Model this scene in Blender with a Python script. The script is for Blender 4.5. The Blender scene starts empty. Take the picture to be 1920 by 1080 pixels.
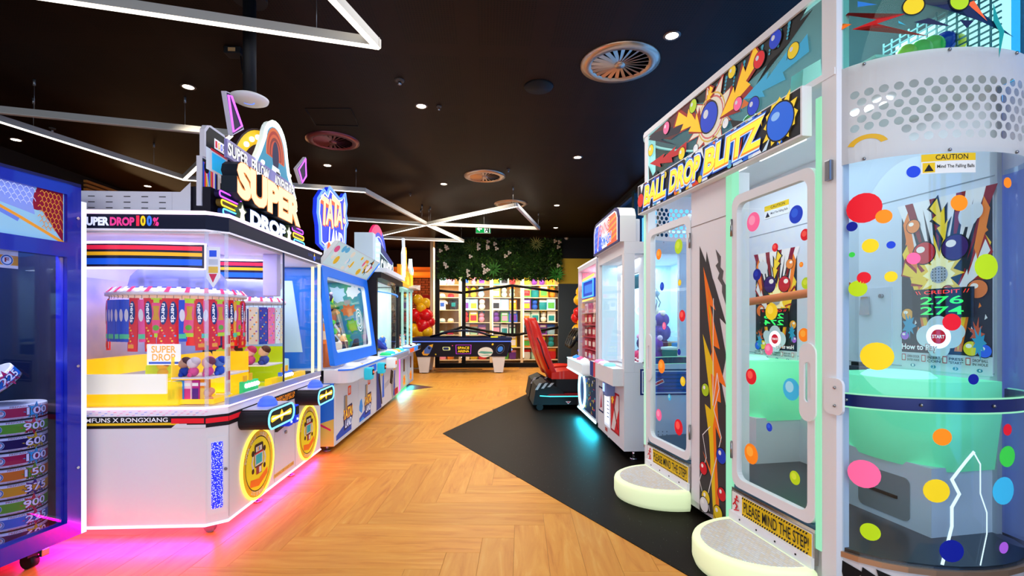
import bpy, bmesh, math, random
from mathutils import Vector, Matrix
random.seed(7)
R = math.radians
SC = bpy.context.scene
COL = SC.collection

# ------------------------------------------------------------------ camera
FPX, HOR = 920.0, 603.0                      # focal length in pixels, horizon row of the photograph (1920x1080)
YAW = math.atan(48 / FPX)                    # the aisle runs a little to the left of the optical axis
CAMH = 1.3
cd = bpy.data.cameras.new('camera'); cam = bpy.data.objects.new('camera', cd); COL.objects.link(cam)
cd.sensor_width = 36; cd.lens = FPX / 1920 * 36; cd.shift_y = (HOR - 540) / 1920; cd.clip_start = .05; cd.clip_end = 200
cam.location = (0, 0, CAMH); cam.rotation_euler = (R(90), 0, -YAW)
SC.camera = cam

# ------------------------------------------------------------------ sky, exposure
w = bpy.data.worlds.new('sky'); SC.world = w; w.use_nodes = True
bg = w.node_tree.nodes['Background']; bg.inputs[0].default_value = (.8, .9, 1, 1); bg.inputs[1].default_value = 2.6
vs = SC.view_settings
SC.display_settings.display_device = 'sRGB'
vs.view_transform = 'Standard'; vs.look = 'None'; vs.gamma = 1; vs.exposure = 0.0; vs.use_curve_mapping = False
SC.cycles.max_bounces = 7; SC.cycles.diffuse_bounces = 3; SC.cycles.glossy_bounces = 3; SC.cycles.transmission_bounces = 6
SC.cycles.transparent_max_bounces = 28; SC.cycles.sample_clamp_indirect = 4; SC.cycles.caustics_reflective = False; SC.cycles.caustics_refractive = False

def area(name, loc, rot, sx, sy, power, col=(1, 1, 1), parent=None):
    l = bpy.data.lights.new(name, 'AREA'); l.shape = 'RECTANGLE'; l.size = sx; l.size_y = sy; l.energy = power; l.color = col
    o = bpy.data.objects.new(name, l); COL.objects.link(o); o.location = loc; o.rotation_euler = rot; o.parent = parent
    return o
def point(name, loc, power, col=(1, 1, 1), r=.05, parent=None):
    l = bpy.data.lights.new(name, 'POINT'); l.energy = power; l.color = col; l.shadow_soft_size = r
    o = bpy.data.objects.new(name, l); COL.objects.link(o); o.location = loc; o.parent = parent
    return o
# added fill areas without fittings: one behind the photographer, two over the aisle
area('ceiling_fill', (.7, -.5, 3.5), (0, 0, 0), 4, 2.2, 105, (1, .97, .93))
area('ceiling_fill', (-.1, 5.0, 3.55), (0, 0, 0), 1.6, 4, 75, (1, .96, .9))
area('ceiling_fill', (0, 10.4, 3.55), (0, 0, 0), 2.2, 3.6, 190, (1, .9, .76))

# ------------------------------------------------------------------ pixels to places
CF = Vector((math.sin(YAW), math.cos(YAW), 0)); CR = Vector((math.cos(YAW), -math.sin(YAW), 0)); CO = Vector((0, 0, CAMH))
def ray(px, py): return CF + CR * ((px - 960) / FPX) + Vector((0, 0, (HOR - py) / FPX))
def at_z(px, py, z): d = ray(px, py); return CO + d * ((z - CAMH) / d.z)
def at_y(px, py, y): d = ray(px, py); return CO + d * (y / d.y)
def at_x(px, py, x): d = ray(px, py); return CO + d * (x / d.x)
def loc_plane(M, px, py, axis, val):         # the same in a machine's own frame, on one of its faces
    Mi = M.inverted(); o = Mi @ CO; d = Mi.to_3x3() @ ray(px, py)
    return o + d * ((val - o[axis]) / d[axis])

# ------------------------------------------------------------------ materials
def lin(c): return c / 12.92 if c <= .04045 else ((c + .055) / 1.055) ** 2.4
def H(h):
    h = h.lstrip('#'); return tuple(lin(int(h[i:i + 2], 16) / 255) for i in (0, 2, 4)) + (1,)
_m = {}
def bsdf(name):
    m = bpy.data.materials.new(name); m.use_nodes = True
    return m, m.node_tree.nodes, m.node_tree.links, m.node_tree.nodes['Principled BSDF']
def C(hexc, rough=.45, emit=0., metal=0., coat=0.):
    if not metal and not coat and rough < .55: rough = .58          # satin print and powder coat
    k = (hexc, rough, emit, metal, coat)
    if k not in _m:
        m, n, l, b = bsdf('paint_' + hexc.lstrip('#'))
        b.inputs['Base Color'].default_value = H(hexc); b.inputs['Roughness'].default_value = rough; b.inputs['Metallic'].default_value = metal
        b.inputs['Coat Weight'].default_value = coat
        if not metal: b.inputs['Specular IOR Level'].default_value = .28
        if emit: b.inputs['Emission Color'].default_value = H(hexc); b.inputs['Emission Strength'].default_value = emit
        _m[k] = m
    return _m[k]
def glow(hexc, e=1.2):                        # things that give off light: lamps, neon, backlit print
    k = ('glow', hexc, e)
    if k not in _m:
        m, n, l, b = bsdf('light_' + hexc.lstrip('#')); c = H(hexc); b.inputs['Base Color'].default_value = (c[0] * .3, c[1] * .3, c[2] * .3, 1); b.inputs['Roughness'].default_value = .5; b.inputs['Specular IOR Level'].default_value = .2
        b.inputs['Emission Color'].default_value = c; b.inputs['Emission Strength'].default_value = e; _m[k] = m
    return _m[k]
def glass(name='clear_glass', tint='#ffffff', refl=1.0, rough=0.0):
    k = ('g', name)
    if k not in _m:
        m = bpy.data.materials.new(name); m.use_nodes = True; n = m.node_tree.nodes; l = m.node_tree.links; n.clear()
        o = n.new('ShaderNodeOutputMaterial'); mx = n.new('ShaderNodeMixShader'); t = n.new('ShaderNodeBsdfTransparent'); g = n.new('ShaderNodeBsdfGlossy')
        f = n.new('ShaderNodeLayerWeight'); f.inputs[0].default_value = .5; pw = n.new('ShaderNodeMath'); pw.operation = 'POWER'; pw.inputs[1].default_value = 5
        mu = n.new('ShaderNodeMath'); mu.operation = 'MULTIPLY_ADD'; mu.inputs[1].default_value = .8 * refl; mu.inputs[2].default_value = .035 * refl
        t.inputs[0].default_value = H(tint); g.inputs['Roughness'].default_value = rough
        l.new(f.outputs['Facing'], pw.inputs[0]); l.new(pw.outputs[0], mu.inputs[0]); l.new(mu.outputs[0], mx.inputs[0]); l.new(t.outputs[0], mx.inputs[1]); l.new(g.outputs[0], mx.inputs[2]); l.new(mx.outputs[0], o.inputs[0])
        _m[k] = m
    return _m[k]
def acrylic(name, tint, emit=0., alpha=.5):          # tinted translucent plastic
    k = ('a', name)
    if k not in _m:
        m = bpy.data.materials.new(name); m.use_nodes = True; n = m.node_tree.nodes; l = m.node_tree.links; b = n['Principled BSDF']; o = n['Material Output']
        b.inputs['Base Color'].default_value = H(tint); b.inputs['Roughness'].default_value = .25
        if emit: b.inputs['Emission Color'].default_value = H(tint); b.inputs['Emission Strength'].default_value = emit
        t = n.new('ShaderNodeBsdfTransparent'); t.inputs[0].default_value = H(tint); mx = n.new('ShaderNodeMixShader'); mx.inputs[0].default_value = alpha
        l.new(t.outputs[0], mx.inputs[1]); l.new(b.outputs[0], mx.inputs[2]); l.new(mx.outputs[0], o.inputs[0])
        _m[k] = m
    return _m[k]
def tex(n, l, coord='Object', scale=(1, 1, 1)):
    tc = n.new('ShaderNodeTexCoord'); mp = n.new('ShaderNodeMapping'); mp.inputs['Scale'].default_value = scale
    l.new(tc.outputs[coord], mp.inputs[0]); return mp.outputs[0]
def ramp(n, stops):
    r = n.new('ShaderNodeValToRGB'); e = r.color_ramp.elements
    while len(e) > 1: e.remove(e[-1])
    e[0].position, e[0].color = stops[0]
    for p, c in stops[1:]:
        q = e.new(p); q.color = c
    return r
GL = glass('clear_glass', '#ffffff', .32); WHITE = C('#eceef4', .35); BLACK = C('#0c0c10', .4); CHROME = C('#d8d8dc', .18, 0, 1); STEEL = C('#9a9ca2', .32, 0, 1); DARK = C('#1c1c22', .5)
NAVY = C('#0a1030', .3)

def wood_mat():
    m, n, l, b = bsdf('maple_plank'); v = tex(n, l, 'Object', (1.2, 9, 9)); oi = n.new('ShaderNodeObjectInfo')
    ad = n.new('ShaderNodeVectorMath'); ad.operation = 'ADD'; sc = n.new('ShaderNodeMath'); sc.operation = 'MULTIPLY'; sc.inputs[1].default_value = 40
    l.new(oi.outputs['Random'], sc.inputs[0]); l.new(v, ad.inputs[0]); l.new(sc.outputs[0], ad.inputs[1])
    no = n.new('ShaderNodeTexNoise'); no.inputs['Scale'].default_value = 1.6; no.inputs['Detail'].default_value = 6; no.inputs['Roughness'].default_value = .62; no.inputs['Distortion'].default_value = .8
    l.new(ad.outputs[0], no.inputs['Vector'])
    r = ramp(n, [(.26, H('#bf7224')), (.42, H('#d48c36')), (.58, H('#dc983e')), (.78, H('#e4ac5a'))]); l.new(no.outputs[0], r.inputs[0])
    hs = n.new('ShaderNodeHueSaturation'); mr = n.new('ShaderNodeMapRange'); mr.inputs['To Min'].default_value = .93; mr.inputs['To Max'].default_value = 1.05
    l.new(oi.outputs['Random'], mr.inputs[0]); l.new(mr.outputs[0], hs.inputs['Value']); l.new(r.outputs[0], hs.inputs['Color']); l.new(hs.outputs[0], b.inputs['Base Color'])
    b.inputs['Roughness'].default_value = .4; b.inputs['Specular IOR Level'].default_value = .16
    return m
def rubber_mat():
    m, n, l, b = bsdf('speckled_rubber'); v = tex(n, l, 'Object', (1, 1, 1)); no = n.new('ShaderNodeTexVoronoi'); no.inputs['Scale'].default_value = 38; l.new(v, no.inputs['Vector'])
    r = ramp(n, [(0, H('#c8c8c0')), (.055, H('#55555a')), (.09, H('#17110e')), (1, H('#1a1411'))]); l.new(no.outputs['Distance'], r.inputs[0]); l.new(r.outputs[0], b.inputs['Base Color'])
    b.inputs['Roughness'].default_value = .5; b.inputs['Specular IOR Level'].default_value = .07; return m
def ceiling_mat():
    # dark brown plasterboard with rectangular fields of fine perforation
    m, n, l, b = bsdf('perforated_ceiling'); tc = n.new('ShaderNodeTexCoord'); sp = n.new('ShaderNodeSeparateXYZ'); l.new(tc.outputs['Object'], sp.inputs[0])
    def M(op, a, bb=None):
        q = n.new('ShaderNodeMath'); q.operation = op
        for i, x in enumerate((a, bb)):
            if x is None: continue
            if isinstance(x, (int, float)): q.inputs[i].default_value = x
            else: l.new(x, q.inputs[i])
        return q.outputs[0]
    def field(c, pitch, off, part):          # 1 inside the perforated field
        return M('LESS_THAN', M('FRACT', M('ADD', M('DIVIDE', c, pitch), off)), part)
    def dots(c, p): return M('POWER', M('SUBTRACT', M('FRACT', M('DIVIDE', c, p)), .5), 2)
    fx = M('MULTIPLY', field(sp.outputs[0], .62, .12, .74), field(sp.outputs[1], 1.2, .3, .84))
    hole = M('LESS_THAN', M('ADD', dots(sp.outputs[0], .024), dots(sp.outputs[1], .024)), .075)
    k = M('MULTIPLY', fx, hole)
    mx = n.new('ShaderNodeMix'); mx.data_type = 'RGBA'; l.new(k, mx.inputs[0]); mx.inputs[6].default_value = H('#1f110b'); mx.inputs[7].default_value = H('#050303')
    l.new(mx.outputs[2], b.inputs['Base Color']); b.inputs['Roughness'].default_value = .55; b.inputs['Specular IOR Level'].default_value = .12; return m
def noise_paint(name, c1, c2, scale=6, rough=.5, bump=0.):
    m, n, l, b = bsdf(name); v = tex(n, l, 'Object'); no = n.new('ShaderNodeTexNoise'); no.inputs['Scale'].default_value = scale; no.inputs['Detail'].default_value = 4; l.new(v, no.inputs['Vector'])
    r = ramp(n, [(.35, H(c1)), (.65, H(c2))]); l.new(no.outputs[0], r.inputs[0]); l.new(r.outputs[0], b.inputs['Base Color']); b.inputs['Roughness'].default_value = rough
    if bump:
        bp = n.new('ShaderNodeBump'); bp.inputs['Strength'].default_value = bump; l.new(no.outputs[0], bp.inputs['Height']); l.new(bp.outputs[0], b.inputs['Normal'])
    return m
def glitter_mat(name, c1, c2, scale=90, emit=1.5):
    m, n, l, b = bsdf(name); v = tex(n, l, 'Object'); no = n.new('ShaderNodeTexVoronoi'); no.inputs['Scale'].default_value = scale; l.new(v, no.inputs['Vector'])
    r = ramp(n, [(.12, H(c2)), (.4, H(c1))]); l.new(no.outputs['Distance'], r.inputs[0]); l.new(r.outputs[0], b.inputs['Base Color']); l.new(r.outputs[0], b.inputs['Emission Color']); b.inputs['Emission Strength'].default_value = emit
    return m

# ------------------------------------------------------------------ mesh building
def flat(a, b, n): return Vector((a, -n, b))          # the face of a machine that looks at its player
class MB:
    def __init__(s, mat=None): s.bm = bmesh.new(); s.mats = []; s.cur = mat; s.sm = False
    def ix(s, mat):
        mat = mat or s.cur
        if mat not in s.mats: s.mats.append(mat)
        return s.mats.index(mat)
    def face(s, vs, mat=None, smooth=False):
        try: f = s.bm.faces.new(vs)
        except ValueError: return None
        f.material_index = s.ix(mat); f.smooth = smooth; return f
    def V(s, pts): return [s.bm.verts.new(p) for p in pts]
    def box(s, x0, x1, y0, y1, z0, z1, mat=None, bev=0, M=None):
        if bev:
            b2 = min(bev, (x1 - x0) * .49, (y1 - y0) * .49, (z1 - z0) * .49)
            t = bmesh.new(); bmesh.ops.create_cube(t, size=1)
            for v in t.verts: v.co = ((x0 + x1) / 2 + v.co.x * (x1 - x0), (y0 + y1) / 2 + v.co.y * (y1 - y0), (z0 + z1) / 2 + v.co.z * (z1 - z0))
            bmesh.ops.bevel(t, geom=t.edges[:], offset=b2, segments=2, affect='EDGES', profile=.7)
            s.merge(t, mat, M); return s
        p = [Vector((x, y, z)) for z in (z0, z1) for y in (y0, y1) for x in (x0, x1)]
        if M: p = [M @ q for q in p]
        v = s.V(p)
        for f in ((0, 2, 3, 1), (4, 5, 7, 6), (0, 1, 5, 4), (2, 6, 7, 3), (0, 4, 6, 2), (1, 3, 7, 5)): s.face([v[i] for i in f], mat)
        return s
    def merge(s, t, mat=None, M=None, smooth=False):
        mp = {}
        for v in t.verts: mp[v] = s.bm.verts.new(M @ v.co if M else v.co)
        for f in t.faces: s.face([mp[v] for v in f.verts], mat, smooth)
        t.free()
    def prism(s, pts, n0, n1, mat=None, fr=flat, side=None, smooth=False):
        a = sum(pts[i][0] * pts[i - 1][1] - pts[i - 1][0] * pts[i][1] for i in range(len(pts)))
        if a > 0: pts = list(pts)[::-1]                   # keep one winding: faces look along +n
        pts = pts[::-1]
        b = s.V([fr(x, y, n0) for x, y in pts]); t = s.V([fr(x, y, n1) for x, y in pts])
        s.face(t, mat); s.face(b[::-1], mat)
        for i in range(len(pts)): s.face([b[i - 1], b[i], t[i], t[i - 1]], side or mat, smooth)
        return s
    def slab(s, pts, z0, z1, mat=None, side=None, smooth=False): return s.prism(pts, z0, z1, mat, lambda a, b, n: Vector((a, b, n)), side, smooth)
    def cyl(s, p0, p1, r0, r1=None, seg=14, mat=None, caps=True):
        r1 = r0 if r1 is None else r1; p0 = Vector(p0); p1 = Vector(p1); d = (p1 - p0).normalized()
        u = d.orthogonal().normalized(); v = d.cross(u)
        a = s.V([p0 + (u * math.cos(2 * math.pi * i / seg) + v * math.sin(2 * math.pi * i / seg)) * r0 for i in range(seg)])
        b = s.V([p1 + (u * math.cos(2 * math.pi * i / seg) + v * math.sin(2 * math.pi * i / seg)) * r1 for i in range(seg)])
        for i in range(seg): s.face([a[i - 1], a[i], b[i], b[i - 1]], mat, True)
        if caps: s.face(a[::-1], mat); s.face(b, mat)
        return s
    def tube(s, pts, r, seg=8, mat=None, closed=False):
        pts = [Vector(p) for p in pts]; n = len(pts); rings = []; up = None
        for i, p in enumerate(pts):
            d = (pts[(i + 1) % n] - pts[i - 1]) if closed or 0 < i < n - 1 else (pts[1] - p if i == 0 else p - pts[-2])
            d.normalize()
            if up is None: up = d.orthogonal().normalized()
            up = (up - d * up.dot(d)); up = up.normalized() if up.length > 1e-6 else d.orthogonal().normalized()
            w_ = d.cross(up); rr = r[i] if isinstance(r, (list, tuple)) else r
            rings.append(s.V([p + (up * math.cos(2 * math.pi * k / seg) + w_ * math.sin(2 * math.pi * k / seg)) * rr for k in range(seg)]))
        for i in range(n if closed else n - 1):
            a, b = rings[i], rings[(i + 1) % n]
            for k in range(seg): s.face([a[k - 1], a[k], b[k], b[k - 1]], mat, True)
        if not closed: s.face(rings[0][::-1], mat); s.face(rings[-1], mat)
        return s
    def ball(s, c, r, mat=None, seg=16, rings=10, sc=(1, 1, 1)):
        t = bmesh.new(); bmesh.ops.create_uvsphere(t, u_segments=seg, v_segments=rings, radius=r)
        s.merge(t, mat, Matrix.Translation(c) @ Matrix.Diagonal((*sc, 1)), True); return s
    def lathe(s, prof, c=(0, 0, 0), seg=24, mat=None, M=None, smooth=True, caps=True):
        rows = []
        for r, z in prof:
            ps = [Vector((c[0] + r * math.cos(2 * math.pi * i / seg), c[1] + r * math.sin(2 * math.pi * i / seg), c[2] + z)) for i in range(seg)]
            rows.append(s.V([M @ p for p in ps] if M else ps))
        for a, b in zip(rows, rows[1:]):
            for i in range(seg): s.face([a[i - 1], a[i], b[i], b[i - 1]], mat, smooth)
        if caps and prof[0][0] > 1e-4: s.face(rows[0][::-1], mat)
        if caps and prof[-1][0] > 1e-4: s.face(rows[-1], mat)
        return s
    def grid(s, fn, nu, nv, mat=None, smooth=True, closed=False):
        g = [s.V([fn(i / nu, j / nv) for j in range(nv + 1)]) for i in range(nu if closed else nu + 1)]
        for i in range(nu):
            for j in range(nv): s.face([g[i][j], g[(i + 1) % len(g)][j], g[(i + 1) % len(g)][j + 1], g[i][j + 1]], mat, smooth)
        return s
    def shell(s, fn, nu, nv, th, mat=None):                # a curved sheet with real thickness: fn(u, v, offset)
        s.grid(lambda u, v: fn(u, v, th), nu, nv, mat); s.grid(lambda u, v: fn(1 - u, v, 0), nu, nv, mat)
        for v in (0, 1): s.grid(lambda u, k: fn(u, v, th * k), nu, 1, mat)
        for u in (0, 1): s.grid(lambda k, v: fn(u, v, th * k), 1, nv, mat)
        return s
    def build(s, name, parent=None, loc=None, rot=None, fix=True):
        if fix: bmesh.ops.recalc_face_normals(s.bm, faces=s.bm.faces[:])
        me = bpy.data.meshes.new(name); s.bm.to_mesh(me); s.bm.free()
        for m in s.mats: me.materials.append(m)
        o = bpy.data.objects.new(name, me); COL.objects.link(o); o.parent = parent
        if loc is not None: o.location = loc
        if rot is not None: o.rotation_euler = rot
        return o
def tag(o, label=None, cat=None, group=None, kind=None):
    if label: o['label'] = label
    if cat: o['category'] = cat
    if group: o['group'] = group
    if kind: o['kind'] = kind
    return o
def thing(name, label, cat, loc=(0, 0, 0), rz=0, group=None):
    o = bpy.data.objects.new(name, None); COL.objects.link(o); o.location = loc; o.rotation_euler = (0, 0, rz); o.empty_display_size = .1
    return tag(o, label, cat, group)
def mat4(o): return Matrix.LocRotScale(o.location, o.rotation_euler, None)
def copy_tree(o, parent=None):
    c = o.copy(); COL.objects.link(c); c.parent = parent
    for ch in list(o.children): copy_tree(ch, c)
    return c
def circle(x, y, r, ry=None, seg=24, a0=0, a1=2 * math.pi):
    ry = r if ry is None else ry; full = abs(a1 - a0 - 2 * math.pi) < 1e-6
    return [(x + r * math.cos(a0 + (a1 - a0) * i / (seg if full else seg - 1)), y + ry * math.sin(a0 + (a1 - a0) * i / (seg if full else seg - 1))) for i in range(seg)]
def rrect(x0, y0, x1, y1, r, seg=5):
    out = []
    for cx, cy, a in ((x1 - r, y1 - r, 0), (x0 + r, y1 - r, 90), (x0 + r, y0 + r, 180), (x1 - r, y0 + r, 270)):
        out += [(cx + r * math.cos(R(a + 90 * i / seg)), cy + r * math.sin(R(a + 90 * i / seg))) for i in range(seg + 1)]
    return out
def burst(x, y, r0, r1, n, jit=.25, sx=1., rnd=None):
    rnd = rnd or random; out = []
    for i in range(2 * n):
        r = r1 if i % 2 == 0 else r0; r *= 1 + rnd.uniform(-jit, jit); a = math.pi * i / n
        out.append((x + r * math.cos(a) * sx, y + r * math.sin(a)))
    return out
def bolt(x0, y0, x1, y1, wd):                              # lightning zigzag from the thick end to the point
    d = Vector((x1 - x0, y1 - y0)); L = d.length; d.normalize(); p = Vector((-d.y, d.x)); o = Vector((x0, y0))
    q = [(0, .5), (.36, .42), (.33, .95), (.68, .5), (.65, .95), (1, 0), (.56, -.35), (.6, .05), (.27, -.55), (.3, -.05), (0, -.5)]
    return [tuple(o + d * (a * L) + p * (b * wd)) for a, b in q]
_tx = {}
def textmesh(s, off):
    k = (s, off)
    if k not in _tx:
        cu = bpy.data.curves.new('lettering', 'FONT'); cu.body = s; cu.size = 1; cu.offset = off; cu.resolution_u = 3; cu.fill_mode = 'FRONT'; cu.space_line = .85
        cu.align_x = 'CENTER'
        ob = bpy.data.objects.new('lettering', cu); COL.objects.link(ob); dg = bpy.context.evaluated_depsgraph_get(); me = bpy.data.meshes.new_from_object(ob.evaluated_get(dg))
        vs_ = [(v.co.x, v.co.y) for v in me.vertices]; fs = [tuple(p.vertices) for p in me.polygons]
        bpy.data.objects.remove(ob); bpy.data.curves.remove(cu); bpy.data.meshes.remove(me); _tx[k] = (vs_, fs)
    return _tx[k]
class Art(MB):
    """Print, paint, neon and lettering laid on a face: fr(a, b, n) maps the face's own two axes and the height above it to a place."""
    def __init__(s, fr=flat, n=.001, step=.00009): super().__init__(); s.fr = fr; s.n = n; s.step = step
    def up(s): s.n += s.step; return s.n
    def poly(s, pts, mat):
        z = s.up(); v = s.V([s.fr(a, b, z) for a, b in pts]); s.face(v, mat)
        return s
    def base(s, pts, mat, th): s.prism(pts, s.n, s.n + th, mat, s.fr); s.n += th; return s
    def rect(s, x0, y0, x1, y1, mat, nu=1):
        z = s.up(); s.grid(lambda u, v: s.fr(x0 + (x1 - x0) * u, y0 + (y1 - y0) * v, z), nu, 1, mat, nu > 1); return s
    def circ(s, x, y, r, mat, ry=None, seg=24): return s.poly(circle(x, y, r, ry, seg), mat)
    def ring(s, x, y, r0, r1, mat, a0=0, a1=2 * math.pi, seg=32, k=1.):
        z = s.up(); s.grid(lambda u, v: s.fr(x + (r0 + (r1 - r0) * v) * math.cos(a0 + (a1 - a0) * u), y + k * (r0 + (r1 - r0) * v) * math.sin(a0 + (a1 - a0) * u), z), seg, 1, mat, False); return s
    def line(s, pts, wd, mat):
        for (x0, y0), (x1, y1) in zip(pts, pts[1:]):
            d = Vector((x1 - x0, y1 - y0)); d.normalize(); p = Vector((-d.y, d.x)) * wd / 2; e = d * wd * .3
            s.poly([(x0 + p.x - e.x, y0 + p.y - e.y), (x1 + p.x + e.x, y1 + p.y + e.y), (x1 - p.x + e.x, y1 - p.y + e.y), (x0 - p.x - e.x, y0 - p.y - e.y)], mat)
        return s
    def neon(s, pts, r, mat, lift=None, closed=True):
        z = s.n + (r if lift is None else lift); s.tube([s.fr(a, b, z) for a, b in pts], r, 6, mat, closed); return s
    def text(s, t, x0, y0, x1, y1, mat, off=.012, shear=0., depth=0., side=None, rise=0., rot=0):
        vs_, fs = textmesh(t, off)
        if not vs_: return s
        ax, bx = min(v[0] for v in vs_), max(v[0] for v in vs_); ay, by = min(v[1] for v in vs_), max(v[1] for v in vs_)
        z = s.up()
        def mp(v):
            a = (v[0] - ax) / (bx - ax); b = (v[1] - ay) / max(by - ay, 1e-6)
            if rot == 90: a, b = 1 - b, a              # reads upwards
            if rot == -90: a, b = b, 1 - a             # reads downwards
            return (x0 + (x1 - x0) * a + shear * (b - .5) * (y1 - y0), y0 + (y1 - y0) * b + rise * (a - .5))
        pv = [mp(v) for v in vs_]; top = s.V([s.fr(a, b, z + depth) for a, b in pv])
        for f in fs: s.face([top[i] for i in f], mat)
        if depth:
            ec = {}
            for f in fs:
                for i in range(len(f)): e = (f[i - 1], f[i]); ec[frozenset(e)] = ec.get(frozenset(e), []) + [e]
            bot = s.V([s.fr(a, b, z) for a, b in pv])
            for es in ec.values():
                if len(es) == 1: a, b = es[0]; s.face([top[a], bot[a], bot[b], top[b]], side or mat)
            s.n += depth
        return s
    def build(s, name, parent=None, **k): return super().build(name, parent, fix=False, **k)

# ================================================================== the room
CEIL = 3.69
def S(o): o['kind'] = 'structure'; return o
WOOD = wood_mat(); RUB = rubber_mat()
floor = S(MB(C('#b07840', .5)).box(-6.8, 3.6, -3, 17.2, -.12, -.003).build('floor'))
# herringbone planks, one mesh shared by all
PW, PL = .19, 1.14
pm = MB(WOOD).box(.0007, PL - .0007, .0007, PW - .0007, -.012, 0, bev=.0008).build('plank', floor); pmesh = pm.data; bpy.data.objects.remove(pm)
MAT_PTS = [at_z(830, 813, 0), at_z(990, 738, 0), at_z(1290, 1080, 0)]
tip, far_e, near_e = MAT_PTS; dn = (near_e - tip); df = (far_e - tip)
rub_poly = [(tip.x, tip.y), (tip.x + dn.x * 1.5, tip.y + dn.y * 1.5), (2.58, tip.y + dn.y * 1.5), (2.58, 11), (3.2, 11), (3.2, 13.9), (tip.x + df.x * 1.9, 13.9), (tip.x + df.x * 1.9, tip.y + df.y * 1.9)]
def in_poly(x, y, P):
    c = False
    for i in range(len(P)):
        (x0, y0), (x1, y1) = P[i - 1], P[i]
        if (y0 > y) != (y1 > y) and x < (x1 - x0) * (y - y0) / (y1 - y0) + x0: c = not c
    return c
pa = R(-4); ca, sa = math.cos(pa), math.sin(pa); nP = 6
def put_plank(ix, iy, vert):
    pts = [(ix, iy), (ix + (1 if vert else nP), iy + (nP if vert else 1))]
    cx, cy = (pts[0][0] + pts[1][0]) / 2 * PW, (pts[0][1] + pts[1][1]) / 2 * PW
    wx, wy = cx * ca - cy * sa, cx * sa + cy * ca + 6
    if not (-3.0 < wx < 1.9 and 1.0 < wy < 13.9): return
    ends = [(wx, wy)] + [(wx + k * PL * .5 * (-sa if vert else ca), wy + k * PL * .5 * (ca if vert else sa)) for k in (-1, 1)]
    if all(in_poly(a, b, rub_poly) for a, b in ends): return
    if wx < -2.3 and wy > 3.9: return
    o = bpy.data.objects.new('plank', pmesh); COL.objects.link(o); o.parent = floor
    ox, oy = ((ix + 1) * PW, iy * PW) if vert else (ix * PW, iy * PW)
    o.location = (ox * ca - oy * sa, ox * sa + oy * ca + 6, 0); o.rotation_euler = (0, 0, pa + (R(90) if vert else 0))
for a in range(-50, 60):
    for m in range(-8, 9):
        put_plank(a + 2 * nP * m, a, False); put_plank(a, a - 2 * nP + 1 - 2 * nP * m, True)
S(MB(RUB).slab(rub_poly, -.002, .004).build('floor_rubber'))
S(MB(C('#5a0f18', .45)).slab([tuple(at_z(762, 719, 0))[:2], tuple(at_z(812, 726, 0))[:2], tuple(at_z(762, 733, 0))[:2]], -.001, .003).build('floor_red_inlay'))
S(MB(ceiling_mat()).box(-6.8, 3.6, -3, 17.2, CEIL, CEIL + .1).build('ceiling'))
DKW = C('#1b1512', .55)
wl = S(MB(DKW).box(-6.8, -6.6, -3, 17.2, -.1, CEIL).build('wall_left'))
for k in range(22):
    z = 2.2 + k * .066
    MB(C('#c07a35', .5)).box(-6.598, -6.55, 8.4, 14.5, z, z + .04).build('slat', wl)
area('slat_wall_light', (-6.1, 11, 3.5), (0, R(-28), 0), .3, 5, 55, (1, .62, .28))
# right wall: glazed shopfront with posts, then an alcove for the racing game
wr = S(MB(C('#20242a', .6)).box(2.6, 2.75, -3, 10.98, -.1, .25).box(2.6, 2.75, -3, 10.98, 3.62, CEIL).box(2.6, 2.75, 10.0, 10.98, .25, 3.62).build('wall_right'))
win = S(MB(C('#2c3036', .4)).box(2.62, 2.72, -3, 10, .25, .31).box(2.62, 2.72, -3, 10, 3.56, 3.62).build('window_1'))
for k in range(11): MB(C('#1d4450', .35)).box(2.6, 2.74, -3 + k * 1.28, -2.86 + k * 1.28, .25, 3.62).build('post', win)
for k in range(10): MB(glass('window_glass', '#9cd2ff', .8)).box(2.66, 2.675, -2.86 + k * 1.28, -1.72 + k * 1.28, .31, 3.56).build('pane', win)
lav = MB(C('#aab4ec', .4)).box(2.57, 2.6, 1.2, 2.75, .25, 2.4).build('lavender_panel', wr)
S(MB(C('#14171c', .6)).box(2.75, 3.4, 10.86, 11.0, -.1, CEIL).build('wall_alcove'))
S(MB(C('#14171c', .6)).box(3.2, 3.4, 11, 14.1, -.1, CEIL).build('wall_alcove_side'))
wb = S(MB(C('#3c4750', .6)).box(2.06, 3.2, 13.9, 14.1, -.1, 2.38).box(2.06, 3.2, 13.9, 14.1, 2.38, 3.1, C('#d8bb3c', .55)).box(2.06, 3.2, 13.9, 14.1, 3.1, CEIL, C('#15181d', .6)).build('wall_back'))
# street side behind the photographer
S(MB(C('#30343a', .6)).box(-6.8, 2.75, -3.15, -3, -.1, .3).box(-6.8, 2.75, -3.15, -3, 3.3, CEIL).build('wall_front'))
# deep corner behind the hockey table: brick wall, dark doorway, orange slatted bulkhead
wf = S(MB(C('#2b1710', .8)).box(-6.6, -1.2, 16.6, 16.8, -.1, CEIL).build('wall_back_deep'))
BR = noise_paint('old_brick', '#6d3a24', '#a05a38', 9, .8)
bmsh = MB(BR).box(0, .22, -.012, 0, 0, .07, bev=.004).build('brick', wf); bd = bmsh.data; bpy.data.objects.remove(bmsh)
for r_ in range(22):
    for c_ in range(8):
        o = bpy.data.objects.new('brick', bd); COL.objects.link(o); o.parent = wf; o.location = (-2.75 + c_ * .235 + (.117 if r_ % 2 else 0), 16.6, .95 + r_ * .082)
MB(BLACK).box(-4.2, -2.85, 16.52, 16.6, 0, 2.3).build('door_recess', wf)
blk = S(MB(C('#c25a10', .6, .35)).box(-5, -1.3, 15.6, 16.5, 2.86, 3.02).build('ceiling_bulkhead'))
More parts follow.
